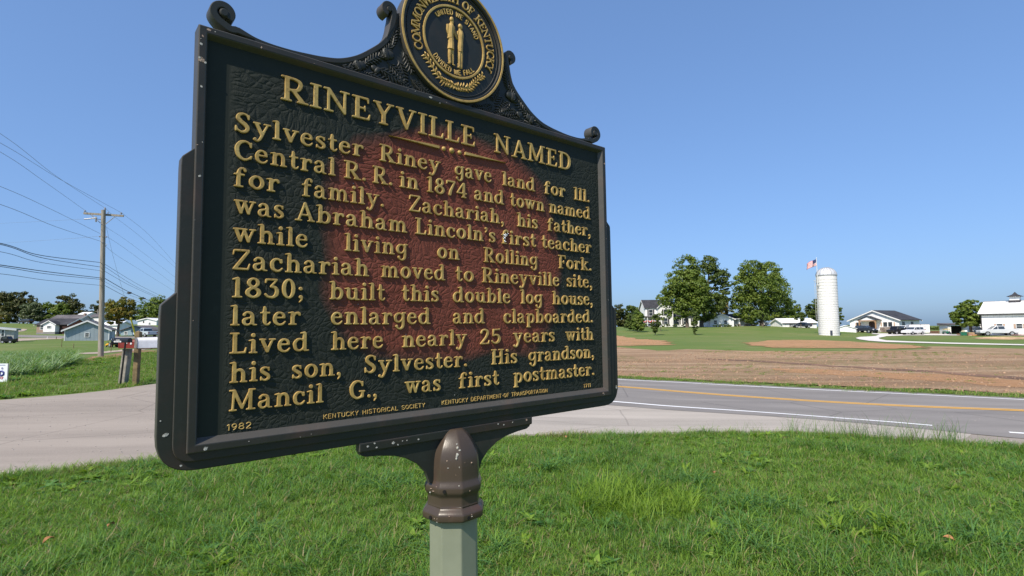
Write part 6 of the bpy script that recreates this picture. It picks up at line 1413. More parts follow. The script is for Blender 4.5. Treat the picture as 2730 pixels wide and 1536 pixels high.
# stakes
for px, D, h_, lb in ((166, 57, .75, 'thin dark stake standing on the lawn below the blue shed corner'), (198, 55, .48, 'short dark stake on the lawn right of the taller one'), (298, 47, .62, 'thin stake below the yellow mower'), (151, 105, .5, 'short dark marker post at the street edge left of the blue shed'), (127, 106, .5, 'short pale marker post at the street edge below the brick house')):
    q = site(px, D); mb = MB(); mb.tube([(0, 0, -.1), (.02, 0, h_)], .03 if D < 80 else .06, 5); o = mb.build('stake', TRIM if 'pale' in lb else WOODB, None); o.location = q; tag(o, lb, 'stake')
# campaign style yard sign cut by the left edge of the frame
YS = 17.6; a = at(-42, 1019, YS); b = at(20.5, 1018, YS); tpz = at(20, 969, YS); ky = YS / FOC; Wy = (b - a).length; Hy = tpz.z - b.z
ys = empty('yard_sign', (a.x, a.y, site(-10, YS).z), -R(2), 'white corrugated yard sign with blue and red lettering at the left edge', 'yard sign'); zb = a.z - ys.location.z
mb = MB(); mb.box(0, Wy, -.006, .006, zb, zb + Hy); mb.build('panel', simple('sign_white', (.72, .76, .80), .5, 0, .03), ys)
mb = MB(); mb.box(Wy, Wy + .025, .0, .012, zb, zb + Hy); mb.build('panel_edge', simple('sign_edge', (.18, .18, .20), .7), ys)
for x in (Wy * .25, Wy * .75): mb = MB(); mb.tube([(x, .012, -.2), (x, .012, zb + Hy * .5)], .006, 5); mb.build('wire_leg', GAL, ys)
NAVY = simple('sign_navy', (.035, .045, .24), .6); SRED = simple('sign_red', (.50, .04, .10), .6)
mb = MB(); mb.box(Wy * .06, Wy * .90, -.0085, -.0062, zb + Hy * .90, zb + Hy * .93); mb.build('rule', NAVY, ys)
def signtext(s_, x1, z0, cap, wd, r, m, nm):
    adv = [SANS[c][1] + .30 for c in s_]; tot = sum(adv) - .30; x = x1 - tot * wd; mb = MB()
    for c, w in zip(s_, adv):
        for ln in SANS[c][0].split('|'):
            if ln:
                pts = [tuple(float(v) for v in q.split(',')) for q in ln.split()]; mb.tube([(x + p_[0] * wd, -.007, z0 + p_[1] * cap) for p_ in pts], r, 6)
        x += w * wd
    o = mb.build(nm, m, ys); return o
signtext('EN', Wy * .86, zb + Hy * .70, Hy * .085, .055, .009, NAVY, 'sign_lettering')
signtext('D', Wy * .86, zb + Hy * .36, Hy * .23, .22, .030, NAVY, 'sign_lettering')
signtext('FF', Wy * .84, zb + Hy * .14, Hy * .12, .085, .012, SRED, 'sign_lettering')

# ================================================================== TREES
BARK = simple('grey_bark', (.13, .105, .085), .95, 0, .3, 5, .8)
LG = leafmat('leaves_green', (.080, .130, .024), (.145, .210, .034), (.225, .275, .055))
LD = leafmat('leaves_dark', (.055, .090, .022), (.095, .140, .028), (.150, .190, .042))
LB = leafmat('leaves_bronze', (.050, .065, .020), (.085, .100, .028), (.135, .120, .040))
LP = leafmat('leaves_pale', (.060, .085, .040), (.110, .145, .065), (.170, .200, .100))
LY_ = leafmat('leaves_yellowing', (.070, .105, .016), (.170, .175, .024), (.300, .200, .036))
def clump_faces(blobs, nleaf, size, seed, density=1.0):
    """leaf clumps gathered on boughs inside ellipsoidal masses: gaps and overhangs come from the bough pattern"""
    rng = np.random.default_rng(seed); vol = np.array([b[3] * b[4] * b[5] for b in blobs]) ** .75; vol /= vol.sum()
    V = []; F = []; T = []
    for b, f in zip(blobs, vol):
        cx, cy, cz, rx, ry, rz = b; nb = max(6, int(nleaf * f / 46)); k = int(nleaf * f / nb)
        u = rng.normal(size=(nb, 3)); u /= np.linalg.norm(u, axis=1)[:, None]; rr = rng.uniform(.45, 1.0, nb) ** .6
        cen = np.stack([cx + u[:, 0] * rx * rr, cy + u[:, 1] * ry * rr, cz + u[:, 2] * rz * rr], -1)
        bs = .30 * min(rx, rz) * rng.uniform(.6, 1.35, nb)
        tb = rng.uniform(0, 1, nb)
        for c, s_, t_ in zip(cen, bs, tb):
            d = rng.normal(size=(k, 3)); d /= np.linalg.norm(d, axis=1)[:, None]; q = rng.uniform(.35, 1, k)[:, None] ** .5
            p = c + d * q * np.array([s_ * 1.25, s_ * 1.25, s_ * .72])
            n = d * .8 + np.array([0, 0, .55]) + rng.normal(size=(k, 3)) * .45; n /= np.linalg.norm(n, axis=1)[:, None]
            a = np.cross(n, rng.normal(size=(k, 3))); a /= np.linalg.norm(a, axis=1)[:, None]; e = np.cross(n, a)
            sz = size * rng.uniform(.55, 1.3, k)[:, None]; base = len(V)
            quad = np.stack([p - a * sz, p + e * sz * .55 - a * sz * .1, p + a * sz, p - e * sz * .55 + a * sz * .15], 1)
            V.extend(quad.reshape(-1, 3).tolist()); F.extend([(base + 4 * i, base + 4 * i + 1, base + 4 * i + 2, base + 4 * i + 3) for i in range(k)])
            T.extend(np.repeat(np.clip(t_ * .6 + rng.uniform(0, .4, k), 0, 1), 4).tolist())
    return V, F, T
def crown(name, blobs, nleaf, size, mat, parent, seed):
    V, F, T = clump_faces(blobs, int(nleaf * 1.6), size * .98, seed); me = bpy.data.meshes.new(name); me.from_pydata(V, [], F); at_ = me.attributes.new('tint', 'FLOAT', 'POINT'); at_.data.foreach_set('value', T)
    me.materials.append(mat); o = bpy.data.objects.new(name, me); link(o, parent); return o
def tree(px, D, base_py, blobs, mat, label, nleaf=2600, size=.32, trunk=.28, lean=0.0, cat='tree', group=None, name='tree', limbs=5, seed=None, hidden_trunk=False):
    """blobs: (px, py, half width px, half height px) of the masses of foliage, turned into metres at the tree's distance"""
    b0 = site(px, D); t = empty(name, b0, 0, label, cat, group); k = D / FOC; B = []; rnd = random.Random(seed or int(px * 7 + D))
    for (x, y, rx, ry) in blobs:
        c = at(x, y, D) - b0; dep = rx * k * rnd.uniform(.75, 1.0); B.append((c.x, rnd.uniform(-.25, .25) * rx * k, c.z, rx * k, dep, ry * k))
    seed = seed or int(px * 7 + D); crown('crown', B, nleaf, size, mat, t, seed)
    zc = min(b[2] for b in B); zt_ = max(b[2] + b[5] * .4 for b in B); xm = sum(b[0] for b in B) / len(B)
    mb = MB(); hm = max(zc, 1.0)
    path = [(0, 0, -.3), (lean * .2 + .03, 0, hm * .35), (xm * .25, .05, hm * .8), (xm * .6, 0, (hm + zt_) / 2), (xm * .9, 0, zt_)]
    mb.tube(path, [trunk * 1.35, trunk, trunk * .85, trunk * .5, trunk * .15], 8); mb.build('trunk', BARK, t, True)
    for i in range(min(limbs, 3 * len(B))):
        b = B[i % len(B)]; st_ = Vector(path[2]).lerp(Vector(path[3]), rnd.uniform(0, .7)); e = Vector((b[0] + rnd.uniform(-.6, .6) * b[3], b[1] + rnd.uniform(-.6, .6) * b[4], b[2] + rnd.uniform(-.2, .6) * b[5]))
        mb = MB(); mb.tube([st_, st_.lerp(e, .5) + Vector((0, 0, .06 * (e - st_).length)), e], [trunk * .42, trunk * .28, trunk * .08], 5); mb.build('limb', BARK, t, True)
    return t
GT = 'trees around the farmhouse and yard'; GH = 'trees along the hill behind the far street'
tree(1832, 146, 876, [(1836, 712, 32, 36), (1815, 752, 38, 36), (1850, 755, 34, 42), (1800, 795, 38, 34), (1845, 812, 42, 34), (1785, 775, 20, 20), (1800, 838, 26, 18), (1850, 780, 40, 40)], LG, 'largest leafy tree, its tall pointed crown rising beside the white farmhouse', 15000, .30, .42, group=GT, limbs=9)
tree(1870, 149, 870, [(1895, 706, 24, 24), (1918, 738, 27, 24), (1934, 762, 20, 12), (1902, 760, 20, 14), (1900, 805, 36, 26), (1925, 792, 22, 20), (1878, 835, 32, 24), (1862, 790, 28, 26)], LD, 'second big tree, thick dark trunk and open crown right of the tallest one', 10500, .30, .50, group=GT, limbs=8)
tree(2030, 150, 870, [(2012, 722, 38, 28), (2052, 725, 36, 28), (1990, 760, 34, 32), (2035, 770, 52, 46), (2078, 768, 26, 34), (1975, 812, 24, 34), (2020, 815, 52, 40), (2075, 815, 36, 40), (2095, 845, 26, 26), (2020, 845, 50, 18)], LG, 'broad round tree with dense sunlit foliage over the white hatchback', 19000, .30, .45, group=GT, limbs=8)
tree(2112, 152, 870, [(2115, 822, 18, 24), (2128, 840, 14, 20), (2100, 850, 20, 18)], LG, 'smaller tree joined to the right shoulder of the round tree', 2600, .28, .2, group=GT)
tree(2135, 136, 873, [(2134, 846, 12, 14)], LD, 'little dark tree standing against the white shed roof', 900, .22, .09, group=GT)
tree(2035, 138, 871, [(2033, 842, 14, 12)], LD, 'slim young tree in front of the white hatchback', 600, .22, .11, group=GT)
tree(1746, 108, 894, [(1747, 858, 12, 21), (1746, 876, 9, 10)], LD, 'small dark oval tree on the lawn in front of the farmhouse porch', 1700, .16, .08, group=GT)
tree(1852, 106, 893, [(1852, 846, 10, 22), (1852, 868, 8, 14), (1853, 886, 4, 7)], LD, 'narrow upright small tree on the lawn below the two big trees', 1700, .16, .08, group=GT)
tree(1761, 125, 881, [(1759, 838, 8, 16), (1764, 852, 11, 14), (1755, 850, 8, 8)], LG, 'thin airy sapling before the white gable wing', 420, .18, .06, group=GT)
tree(1700, 122, 884, [(1700, 852, 17, 22), (1703, 868, 18, 14)], LG, 'bushy young tree left of the porch, foremost on the left lawn', 2600, .22, .10, group=GT)
tree(1688, 128, 881, [(1684, 855, 14, 18), (1680, 868, 14, 12)], LD, 'young tree just behind the foremost bushy one on the left lawn', 1600, .22, .10, group=GT)
for i, (x, y, rx, ry, m, lb) in enumerate(((1648, 838, 16, 34, LB, 'bronze tinted tree next to the marker frame'), (1664, 845, 16, 28, LD, 'dark rounded tree behind the left lawn, second from the marker'), (1682, 836, 14, 24, LD, 'background tree behind the young lawn trees'), (1697, 836, 15, 22, LG, 'green background tree left of the porch roof'), (1714, 840, 14, 22, LD, 'background tree touching the farmhouse left wall'), (1766, 806, 18, 16, LG, 'tree top showing above the farmhouse roof ridge'))):
    tree(x, 176 + i, 872, [(x, y, rx, ry), (x + 3, y + 16, rx, ry * .6)], m, lb, 1800, .34, .2, group=GT)
tree(1925, 172, 870, [(1925, 825, 20, 22), (1945, 840, 14, 18), (1900, 850, 22, 14)], LY_, 'lighter tree behind the ranch house ridge', 2200, .34, .2, group=GT)
tree(1965, 175, 870, [(1968, 846, 10, 10), (1975, 860, 16, 12)], LD, 'dark tree top behind the ranch house roof end', 800, .34, .2, group=GT)
tree(2175, 150, 872, [(2172, 826, 20, 18), (2190, 812, 16, 18), (2158, 845, 16, 14), (2185, 845, 18, 16)], LD, 'grey-green tree rising behind the silo ladder', 3200, .30, .2, group=GT)
tree(2238, 152, 872, [(2236, 830, 8, 22), (2241, 852, 8, 14)], LD, 'wispy branches of a tree showing right of the silo', 700, .28, .15, group=GT)
tree(2587, 108, 886, [(2570, 822, 24, 14), (2595, 812, 22, 12), (2562, 845, 30, 14), (2600, 838, 26, 18), (2575, 862, 32, 10), (2612, 822, 12, 9), (2595, 858, 18, 12)], LG, 'bright green spreading tree standing left of the white barn', 6500, .26, .26, group=GT, limbs=7)
# left hill
tree(20, 214, 858, [(30, 812, 52, 34), (-25, 815, 50, 30), (75, 812, 24, 26), (55, 795, 28, 18), (20, 842, 70, 18)], LB, 'huge dark bronze-green tree mass at the far left on the hill', 9000, .45, .5, group=GH)
tree(80, 204, 858, [(82, 828, 24, 24), (66, 842, 18, 16), (98, 842, 18, 14)], LP, 'pale silvery green rounded tree on the hill', 3200, .40, .3, group=GH)
tree(135, 206, 858, [(125, 830, 28, 22), (155, 828, 26, 22), (140, 848, 46, 12)], LG, 'wide mid-green tree right of the pale rounded one', 4500, .40, .3, group=GH)
tree(190, 210, 858, [(165, 800, 16, 16), (188, 812, 20, 26), (205, 828, 20, 20), (195, 846, 30, 12)], LB, 'tall ragged tree with reddish tips on the hill', 3800, .38, .3, group=GH)
tree(-5, 190, 862, [(-4, 848, 20, 12)], LY_, 'low olive bush at the left edge', 900, .36, .2, group=GH)
tree(250, 216, 862, [(248, 830, 14, 20), (262, 818, 12, 18), (255, 848, 24, 12), (235, 852, 14, 8)], LB, 'dark tree directly behind the utility pole', 2600, .40, .3, group=GH)
tree(402, 208, 862, [(390, 828, 24, 26), (420, 815, 24, 26), (405, 848, 40, 16), (375, 795, 7, 8), (440, 825, 30, 28)], LG, 'large dark green tree behind the mailboxes next to the marker', 6500, .40, .4, group=GH)
tree(470, 205, 862, [(470, 835, 26, 26)], LD, 'dark tree mostly hidden behind the marker left side', 900, .45, .3, group=GH)
tree(314, 118, 893, [(300, 812, 22, 16), (335, 815, 24, 18), (312, 835, 34, 20), (342, 838, 22, 16), (305, 855, 22, 12), (325, 800, 12, 9)], LY_, 'yellowing maple with a clear trunk beyond the street', 6500, .22, .26, group='trees along the far street', limbs=7)
# hedges and shrubs about the houses
def bush(px, D, w, h_, mat, label, n=500, cat='bush', size=.14):
    b0 = site(px, D); t = empty('bush', b0, 0, label, cat); crown('foliage', [(0, 0, h_ * .5, w / 2, .5, h_ * .5)], n, size, mat, t, int(px * 3)); mb = MB(); mb.tube([(0, 0, -.1), (0, 0, h_ * .5)], [.05, .02], 5); mb.build('stem', BARK, t)
bush(1925, 147, 5.6, .75, LD, 'long clipped dark hedge in front of the ranch house gable', 2200, 'hedge', .12)
bush(1965, 148, 1.4, .55, LD, 'low shrub between the hedge and the first garage bay', 400)
for px, lb in ((1722, 'left end of the porch'), (1740, 'porch steps'), (1768, 'left of the gable wing window'), (1782, 'right of the gable wing window'), (1800, 'foot of the farmhouse corner'), (1823, 'tallest tree trunk')): bush(px, 158, 1.3, .9, LD, 'small dark shrub by the ' + lb, 260)
o = crown('far_treeline', [(0, 0, 0, 1, 1, 1)], 10, .1, LD, None, 3); bpy.data.objects.remove(o)
B = []
for px in np.arange(2455, 2760, 7): q = site(px, 400); c = at(px, 879 + 1.6 * math.sin(px * .07), 400); B.append((c.x, c.y, c.z, 3.4, 4, 1.6 + .5 * math.sin(px)))
o = crown('far_treeline', B, 9000, .8, LD, None, 11); tag(o, 'distant low wooded skyline beyond the farmyard', 'trees', kind='stuff')
B = []
for px in np.arange(2232, 2275, 6): c = at(px, 872 + 3 * math.sin(px), 230); B.append((c.x, c.y, c.z - .6, 1.8, 2, 1.3))
o = crown('far_treeline', B, 1500, .5, LG, None, 12); tag(o, 'green thicket between the silo and the porch house', 'trees', kind='stuff')
B = []
rw = random.Random(5)
for px in np.arange(480, 1640, 9):
    q = site(px, 225 + rw.uniform(-12, 25)); r_ = rw.uniform(3.5, 7.5); B.append((q.x, q.y, q.z + r_ * .62, r_, r_, r_ * rw.uniform(.7, 1.05)))
o = crown('far_treeline', B, 26000, .8, LD, None, 13); tag(o, 'band of woodland on the skyline behind the marker', 'trees', kind='stuff')

# ================================================================== GRASS
GRASS = leafmat('grass_blades', (.098, .200, .020), (.168, .310, .034), (.285, .430, .065), .5)
GRASS2 = leafmat('grass_blades_dark', (.062, .165, .038), (.105, .240, .055), (.170, .320, .085), .45)
DRY = leafmat('grass_blades_dry', (.16, .13, .055), (.24, .20, .085), (.32, .27, .13), .3)
LIME = leafmat('grass_blades_lime', (.10, .20, .012), (.17, .29, .02), (.24, .36, .04), .45)
SRC = bpy.data.collections.new('plant_sources')
def blades(name, n, rad, h0, h1, w, spread, mats, seed, seg=3, curl=.6):
    rng = random.Random(seed); V = []; F = []; T = []; MI = []
    for i in range(n):
        a = rng.uniform(0, 2 * math.pi); r = rad * math.sqrt(rng.random()); x, y = r * math.cos(a), r * math.sin(a); L = rng.uniform(h0, h1); d = rng.uniform(0, 2 * math.pi); tilt = rng.uniform(.1, spread); ww = w * rng.uniform(.6, 1.25)
        px_, py_ = -math.sin(d), math.cos(d); tint = rng.random(); mi = 0
        q = rng.random()
        if len(mats) > 1: mi = next(k for k, (m, f) in enumerate(mats) if q <= f)
        b = len(V)
        p = Vector((x, y, -.005)); ang = tilt
        for s_ in range(seg + 1):
            wd = ww * (1 - (s_ / seg) ** 1.6) * .5 + .0003
            if s_ == seg: V.append(tuple(p)); T.append(tint)
            else: V += [(p.x - px_ * wd, p.y - py_ * wd, p.z), (p.x + px_ * wd, p.y + py_ * wd, p.z)]; T += [tint, tint]
            p = p + Vector((math.cos(d) * math.sin(ang), math.sin(d) * math.sin(ang), math.cos(ang))) * (L / seg); ang += curl * rng.uniform(.3, 1.2)
        for s_ in range(seg - 1): F.append((b + 2 * s_, b + 2 * s_ + 1, b + 2 * s_ + 3, b + 2 * s_ + 2)); MI.append(mi)
        F.append((b + 2 * seg - 2, b + 2 * seg - 1, b + 2 * seg)); MI.append(mi)
    me = bpy.data.meshes.new(name); me.from_pydata(V, [], F); at_ = me.attributes.new('tint', 'FLOAT', 'POINT'); at_.data.foreach_set('value', T)
    for m, f in mats: me.materials.append(m)
    me.polygons.foreach_set('material_index', MI); me.polygons.foreach_set('use_smooth', [True] * len(F))
    o = bpy.data.objects.new(name, me); return o
def broad(name, n, L, w, mat, seed):
    """a rosette of broad leaves"""
    rng = random.Random(seed); V = []; F = []; T = []
    for i in range(n):
        d = rng.uniform(0, 2 * math.pi); ln = L * rng.uniform(.6, 1.2); ww = w * rng.uniform(.7, 1.2); tint = rng.random(); b = len(V); p = Vector((0, 0, .01)); ang = rng.uniform(.5, 1.0); px_, py_ = -math.sin(d), math.cos(d)
        for s_ in range(5):
            wd = ww * .5 * math.sin(math.pi * min(1, .12 + s_ / 4.3)) + .001; V += [(p.x - px_ * wd, p.y - py_ * wd, p.z), (p.x, p.y, p.z - wd * .25), (p.x + px_ * wd, p.y + py_ * wd, p.z)]; T += [tint] * 3
            p = p + Vector((math.cos(d) * math.sin(ang), math.sin(d) * math.sin(ang), math.cos(ang))) * (ln / 4); ang += rng.uniform(.15, .45)
        for s_ in range(4):
            for e in (0, 1): F.append((b + 3 * s_ + e, b + 3 * s_ + e + 1, b + 3 * s_ + e + 4, b + 3 * s_ + e + 3))
    me = bpy.data.meshes.new(name); me.from_pydata(V, [], F); at_ = me.attributes.new('tint', 'FLOAT', 'POINT'); at_.data.foreach_set('value', T); me.materials.append(mat); me.polygons.foreach_set('use_smooth', [True] * len(F))
    return bpy.data.objects.new(name, me)
def scatter(name, sources, pts, rots, scl, idx_, label, cat):
    col = bpy.data.collections.new(name + '_sources')
    for i, s_ in enumerate(sources): s_.name = 'a%02d_%s' % (i, s_.name); col.objects.link(s_)
    me = bpy.data.meshes.new(name); me.from_pydata([tuple(p) for p in pts], [], [])
    for nm, ty, val in (('rot', 'FLOAT_VECTOR', np.asarray(rots, np.float32).ravel()), ('scl', 'FLOAT_VECTOR', np.asarray(scl, np.float32).ravel())):
        a = me.attributes.new(nm, ty, 'POINT'); a.data.foreach_set('vector', val)
    a = me.attributes.new('idx', 'INT', 'POINT'); a.data.foreach_set('value', np.asarray(idx_, np.int32))
    o = bpy.data.objects.new(name, me); COL.objects.link(o); tag(o, label, cat, kind='stuff')
    ng = bpy.data.node_groups.new(name, 'GeometryNodeTree'); ng.interface.new_socket('Geometry', in_out='INPUT', socket_type='NodeSocketGeometry'); ng.interface.new_socket('Geometry', in_out='OUTPUT', socket_type='NodeSocketGeometry')
    N = ng.nodes; gi = N.new('NodeGroupInput'); go = N.new('NodeGroupOutput'); ci = N.new('GeometryNodeCollectionInfo'); ci.inputs[0].default_value = col; ci.inputs['Separate Children'].default_value = True; ci.inputs['Reset Children'].default_value = True
    ip = N.new('GeometryNodeInstanceOnPoints'); ip.inputs['Pick Instance'].default_value = True
    def na(nm, dt): q = N.new('GeometryNodeInputNamedAttribute'); q.data_type = dt; q.inputs[0].default_value = nm; return q.outputs[0]
    Lk = ng.links.new; Lk(gi.outputs[0], ip.inputs['Points']); Lk(ci.outputs[0], ip.inputs['Instance']); Lk(na('idx', 'INT'), ip.inputs['Instance Index']); Lk(na('rot', 'FLOAT_VECTOR'), ip.inputs['Rotation']); Lk(na('scl', 'FLOAT_VECTOR'), ip.inputs['Scale']); Lk(ip.outputs[0], go.inputs[0])
    md = o.modifiers.new('scatter', 'NODES'); md.node_group = ng; return o
def nz(x, y, s_, z_=0): return np.array([mnoise.noise(Vector((a * s_, b * s_, z_))) for a, b in zip(x, y)])
mixm = [(GRASS, .60), (GRASS2, .90), (DRY, 1.0)]
tufts = [blades('tuft', 60, .085, .05, .12, .0046, 1.15, mixm, s_, 3, .45) for s_ in (1, 2, 3)] + [blades('tuft', 50, .085, .04, .09, .0050, 1.35, [(GRASS, .72), (GRASS2, .93), (DRY, 1.0)], s_, 3, .5) for s_ in (4, 5)] \
    + [blades('tuft', 38, .07, .09, .20, .0052, .85, [(GRASS2, .55), (GRASS, .97), (DRY, 1.0)], 6, 4, .5), blades('tuft', 26, .08, .14, .30, .0055, .8, [(LIME, .85), (GRASS, 1.0)], 7, 4, .5), blades('tuft', 22, .06, .14, .30, .0065, 1.0, [(GRASS2, .8), (GRASS, 1.0)], 8, 4, .7)] \
    + [broad('weed', 12, .11, .030, GRASS, 9), broad('weed', 10, .085, .036, GRASS2, 10), broad('weed', 9, .13, .022, LIME, 11)]
lawnpoly = [(p.x, p.y) for p in lot[:10]] + [(15, 9.2), (12.5, .8), (-9, .8), (lot[0].x, lot[0].y)]
n_ = 21000; x = RNG.uniform(-11, 15, n_ * 3); y = RNG.uniform(1.2, 12, n_ * 3)
ok = inside(lawnpoly, x, y); b_ok = (abs(x) < y * 1.08 + .8) & ok; x, y = x[b_ok], y[b_ok]
dens = np.clip(1.15 - (np.hypot(x, y) - 3.5) * .06, .45, 1.15); kp = RNG.random(len(x)) < dens; x, y = x[kp], y[kp]
print('grass points', len(x))
m1 = nz(x, y, .55); m2 = nz(x, y, 1.3, 5); m3 = nz(x, y, .9, 9); rr = RNG.random(len(x)); idx_ = RNG.integers(0, 5, len(x))
idx_ = np.where((m1 > .05) & (rr < .40), 5, idx_)
idx_ = np.where((m2 > .42) & (rr < .22), 7, idx_); idx_ = np.where((m3 > .22) & (rr > .84), 8 + (rr * 1000).astype(int) % 2, idx_); idx_ = np.where(rr > .985, 8 + (rr * 10000).astype(int) % 3, idx_)
lime = (np.hypot(x - hit(1700, 1350).x, (y - hit(1700, 1350).y)) < .55) & (rr < .42); idx_ = np.where(lime, 6, idx_)
lime2 = (np.hypot(x - hit(2300, 1420).x, (y - hit(2300, 1420).y)) < .4) & (rr < .25); idx_ = np.where(lime2, 10, idx_)
rot = np.stack([RNG.uniform(-.18, .18, len(x)), RNG.uniform(-.18, .18, len(x)), RNG.uniform(0, 6.28, len(x))], -1)
s_ = RNG.uniform(.7, 1.25, len(x)) * (1 + .25 * m2); scl = np.stack([s_ * 1.1, s_ * 1.1, s_ * np.clip(.92 + .5 * m1, .6, 1.4)], -1)
scatter('lawn_grass', tufts, np.stack([x, y, hgt(x, y)], -1), rot, scl, idx_, 'unmown green lawn grass with clover and weeds around the marker post', 'grass')
# tall seed heads and ragged edge against the road
tall = [blades('stalk', 9, .10, .25, .52, .0042, .45, [(GRASS2, .6), (GRASS, .85), (DRY, 1.0)], s_, 4, .28) for s_ in (21, 22, 23)] + [blades('stalk', 14, .10, .10, .22, .005, 1.0, [(GRASS, .6), (DRY, 1.0)], 24, 3, .4), blades('dry_clump', 16, .12, .06, .14, .006, 1.4, [(DRY, 1.0)], 25, 3, .4)]
E_ = [hit(px, py) for px, py in lotpx]; P_ = []; I_ = []; S_ = []
def edgepts(px0, px1, n, idl, sc, off):
    for k in range(n):
        px = random.uniform(px0, px1); j = next(i for i in range(len(lotpx) - 1) if lotpx[i][0] <= px <= lotpx[i + 1][0]); f = (px - lotpx[j][0]) / (lotpx[j + 1][0] - lotpx[j][0])
        q = hit(px, lotpx[j][1] + (lotpx[j + 1][1] - lotpx[j][1]) * f); d = random.uniform(*off); P_.append((q.x * (1 - d / q.length), q.y * (1 - d / q.length), 0)); I_.append(random.choice(idl)); S_.append(random.uniform(*sc))
edgepts(2100, 2600, 60, [0, 1, 2], (.5, 1.0), (.0, .7)); edgepts(1860, 2100, 14, [0, 1, 2], (.4, .75), (.0, .5)); edgepts(-100, 440, 240, [3], (.45, 1.0), (-.12, .25)); edgepts(1300, 2640, 300, [3], (.4, .9), (-.10, .25)); edgepts(420, 1300, 90, [3], (.5, 1.0), (-.1, .2))
edgepts(1440, 1590, 60, [4], (.7, 1.2), (-.15, .1)); edgepts(2150, 2560, 26, [0, 1, 2], (.9, 1.25), (.1, .6))
P_ = np.array(P_); P_[:, 2] = hgt(P_[:, 0], P_[:, 1]); nS = len(P_)
scatter('tall_grass', tall, P_, np.stack([np.zeros(nS), np.zeros(nS), RNG.uniform(0, 6.28, nS)], -1), np.repeat(np.array(S_)[:, None], 3, 1), I_, 'tall thin seeding grass stalks along the edge of the paving', 'grass')
# rough verge beyond the side road, and the rank weeds at the left
verge = [blades('verge_tuft', 46, .22, .10, .26, .012, 1.1, [(GRASS, .45), (LIME, .56), (GRASS2, .68), (DRY, 1.0)], s_, 3, .5) for s_ in (31, 32)] + [broad('verge_weed', 16, .26, .07, GRASS, 33), broad('verge_weed', 14, .22, .08, GRASS2, 34)]
vp = [hit(*p) for p in [(-160, 1078), (0, 1066), (140, 1056), (300, 1038), (420, 1023), (520, 1010), (520, 935), (420, 938), (340, 944), (240, 960), (190, 962), (60, 955), (-160, 955)]]
vp = [(p.x, p.y) for p in vp]; xs_ = [p[0] for p in vp]; ys_ = [p[1] for p in vp]
x = RNG.uniform(min(xs_), max(xs_), 26000); y = RNG.uniform(min(ys_), max(ys_), 26000); ok = inside(vp, x, y); x, y = x[ok], y[ok]; kp = RNG.random(len(x)) < np.clip(1.5 - np.hypot(x, y) / 38, .3, 1); x, y = x[kp], y[kp]
rr = RNG.random(len(x)); m1 = nz(x, y, .35); idx_ = np.where((m1 > .1) & (rr < .3), 2 + (rr * 1000).astype(int) % 2, (rr * 1000).astype(int) % 2); s_ = RNG.uniform(.5, 1.1, len(x)) * (1 + .35 * m1)
print('verge', len(x)); scatter('verge_grass', verge, np.stack([x, y, hgt(x, y)], -1), np.stack([x * 0, x * 0, RNG.uniform(0, 6.28, len(x))], -1), np.stack([s_, s_, s_], -1), idx_, 'rough grass and broadleaf weeds on the verge around the mailboxes', 'grass')
RANK = leafmat('rank_weed_leaves', (.12, .20, .07), (.19, .30, .12), (.30, .40, .20), .4)
rank = [blades('rank_plant', 18, .16, .40, .98, .055, .6, [(RANK, .75), (GRASS2, 1.0)], s_, 5, .38) for s_ in (41, 42, 43)]
rp = [hit(*p) for p in [(-160, 1012), (0, 1010), (60, 1008), (110, 1000), (160, 985), (198, 972), (205, 958), (180, 955), (60, 956), (-160, 962)]]; rp = [(p.x, p.y) for p in rp]; xs_ = [p[0] for p in rp]; ys_ = [p[1] for p in rp]
x = RNG.uniform(min(xs_), max(xs_), 5200); y = RNG.uniform(min(ys_), max(ys_), 5200); ok = inside(rp, x, y); x, y = x[ok], y[ok]; s_ = RNG.uniform(.75, 1.25, len(x)) * (1 + .3 * nz(x, y, .4))
scatter('rank_weeds', rank, np.stack([x, y, hgt(x, y)], -1), np.stack([x * 0, x * 0, RNG.uniform(0, 6.28, len(x))], -1), np.stack([s_ * .9, s_ * .9, s_ * .85], -1), RNG.integers(0, 3, len(x)), 'dense stand of tall blue-green weeds at the left behind the yard sign', 'weeds')
# sparse weeds and verge strip across the road
E2 = ROAD + NRM * 4.45; I2 = idx(s_of(-5.6, 27.5)); x = []; y = []
for k in range(2600):
    i = random.randrange(0, I2); o_ = random.gauss(0, .28); x.append(E2[i, 0] + NRM[i, 0] * o_ + random.uniform(-.3, .3)); y.append(E2[i, 1] + NRM[i, 1] * o_)
for k in range(3200):
    i = random.randrange(0, I2); o_ = random.uniform(.4, 26) ; xx, yy = E2[i, 0] + NRM[i, 0] * o_, E2[i, 1] + NRM[i, 1] * o_
    if mnoise.noise(Vector((xx * .10, yy * .10, 2))) + .5 * mnoise.noise(Vector((xx * .5, yy * .5, 2))) > .10: x.append(xx); y.append(yy)
x, y = np.array(x), np.array(y); s_ = RNG.uniform(.25, .75, len(x)); low = [blades('low_tuft', 30, .26, .08, .22, .02, 1.2, [(GRASS, .40), (DRY, .78), (GRASS2, 1.0)], s_q, 2, .4) for s_q in (51, 52)]
scatter('field_weeds', low, np.stack([x, y, hgt(x, y) + .03], -1), np.stack([x * 0, x * 0, RNG.uniform(0, 6.28, len(x))], -1), np.stack([s_, s_, s_ * .7], -1), RNG.integers(0, 2, len(x)), 'scattered low weeds on the bare field and a thin green strip by the road', 'weeds')
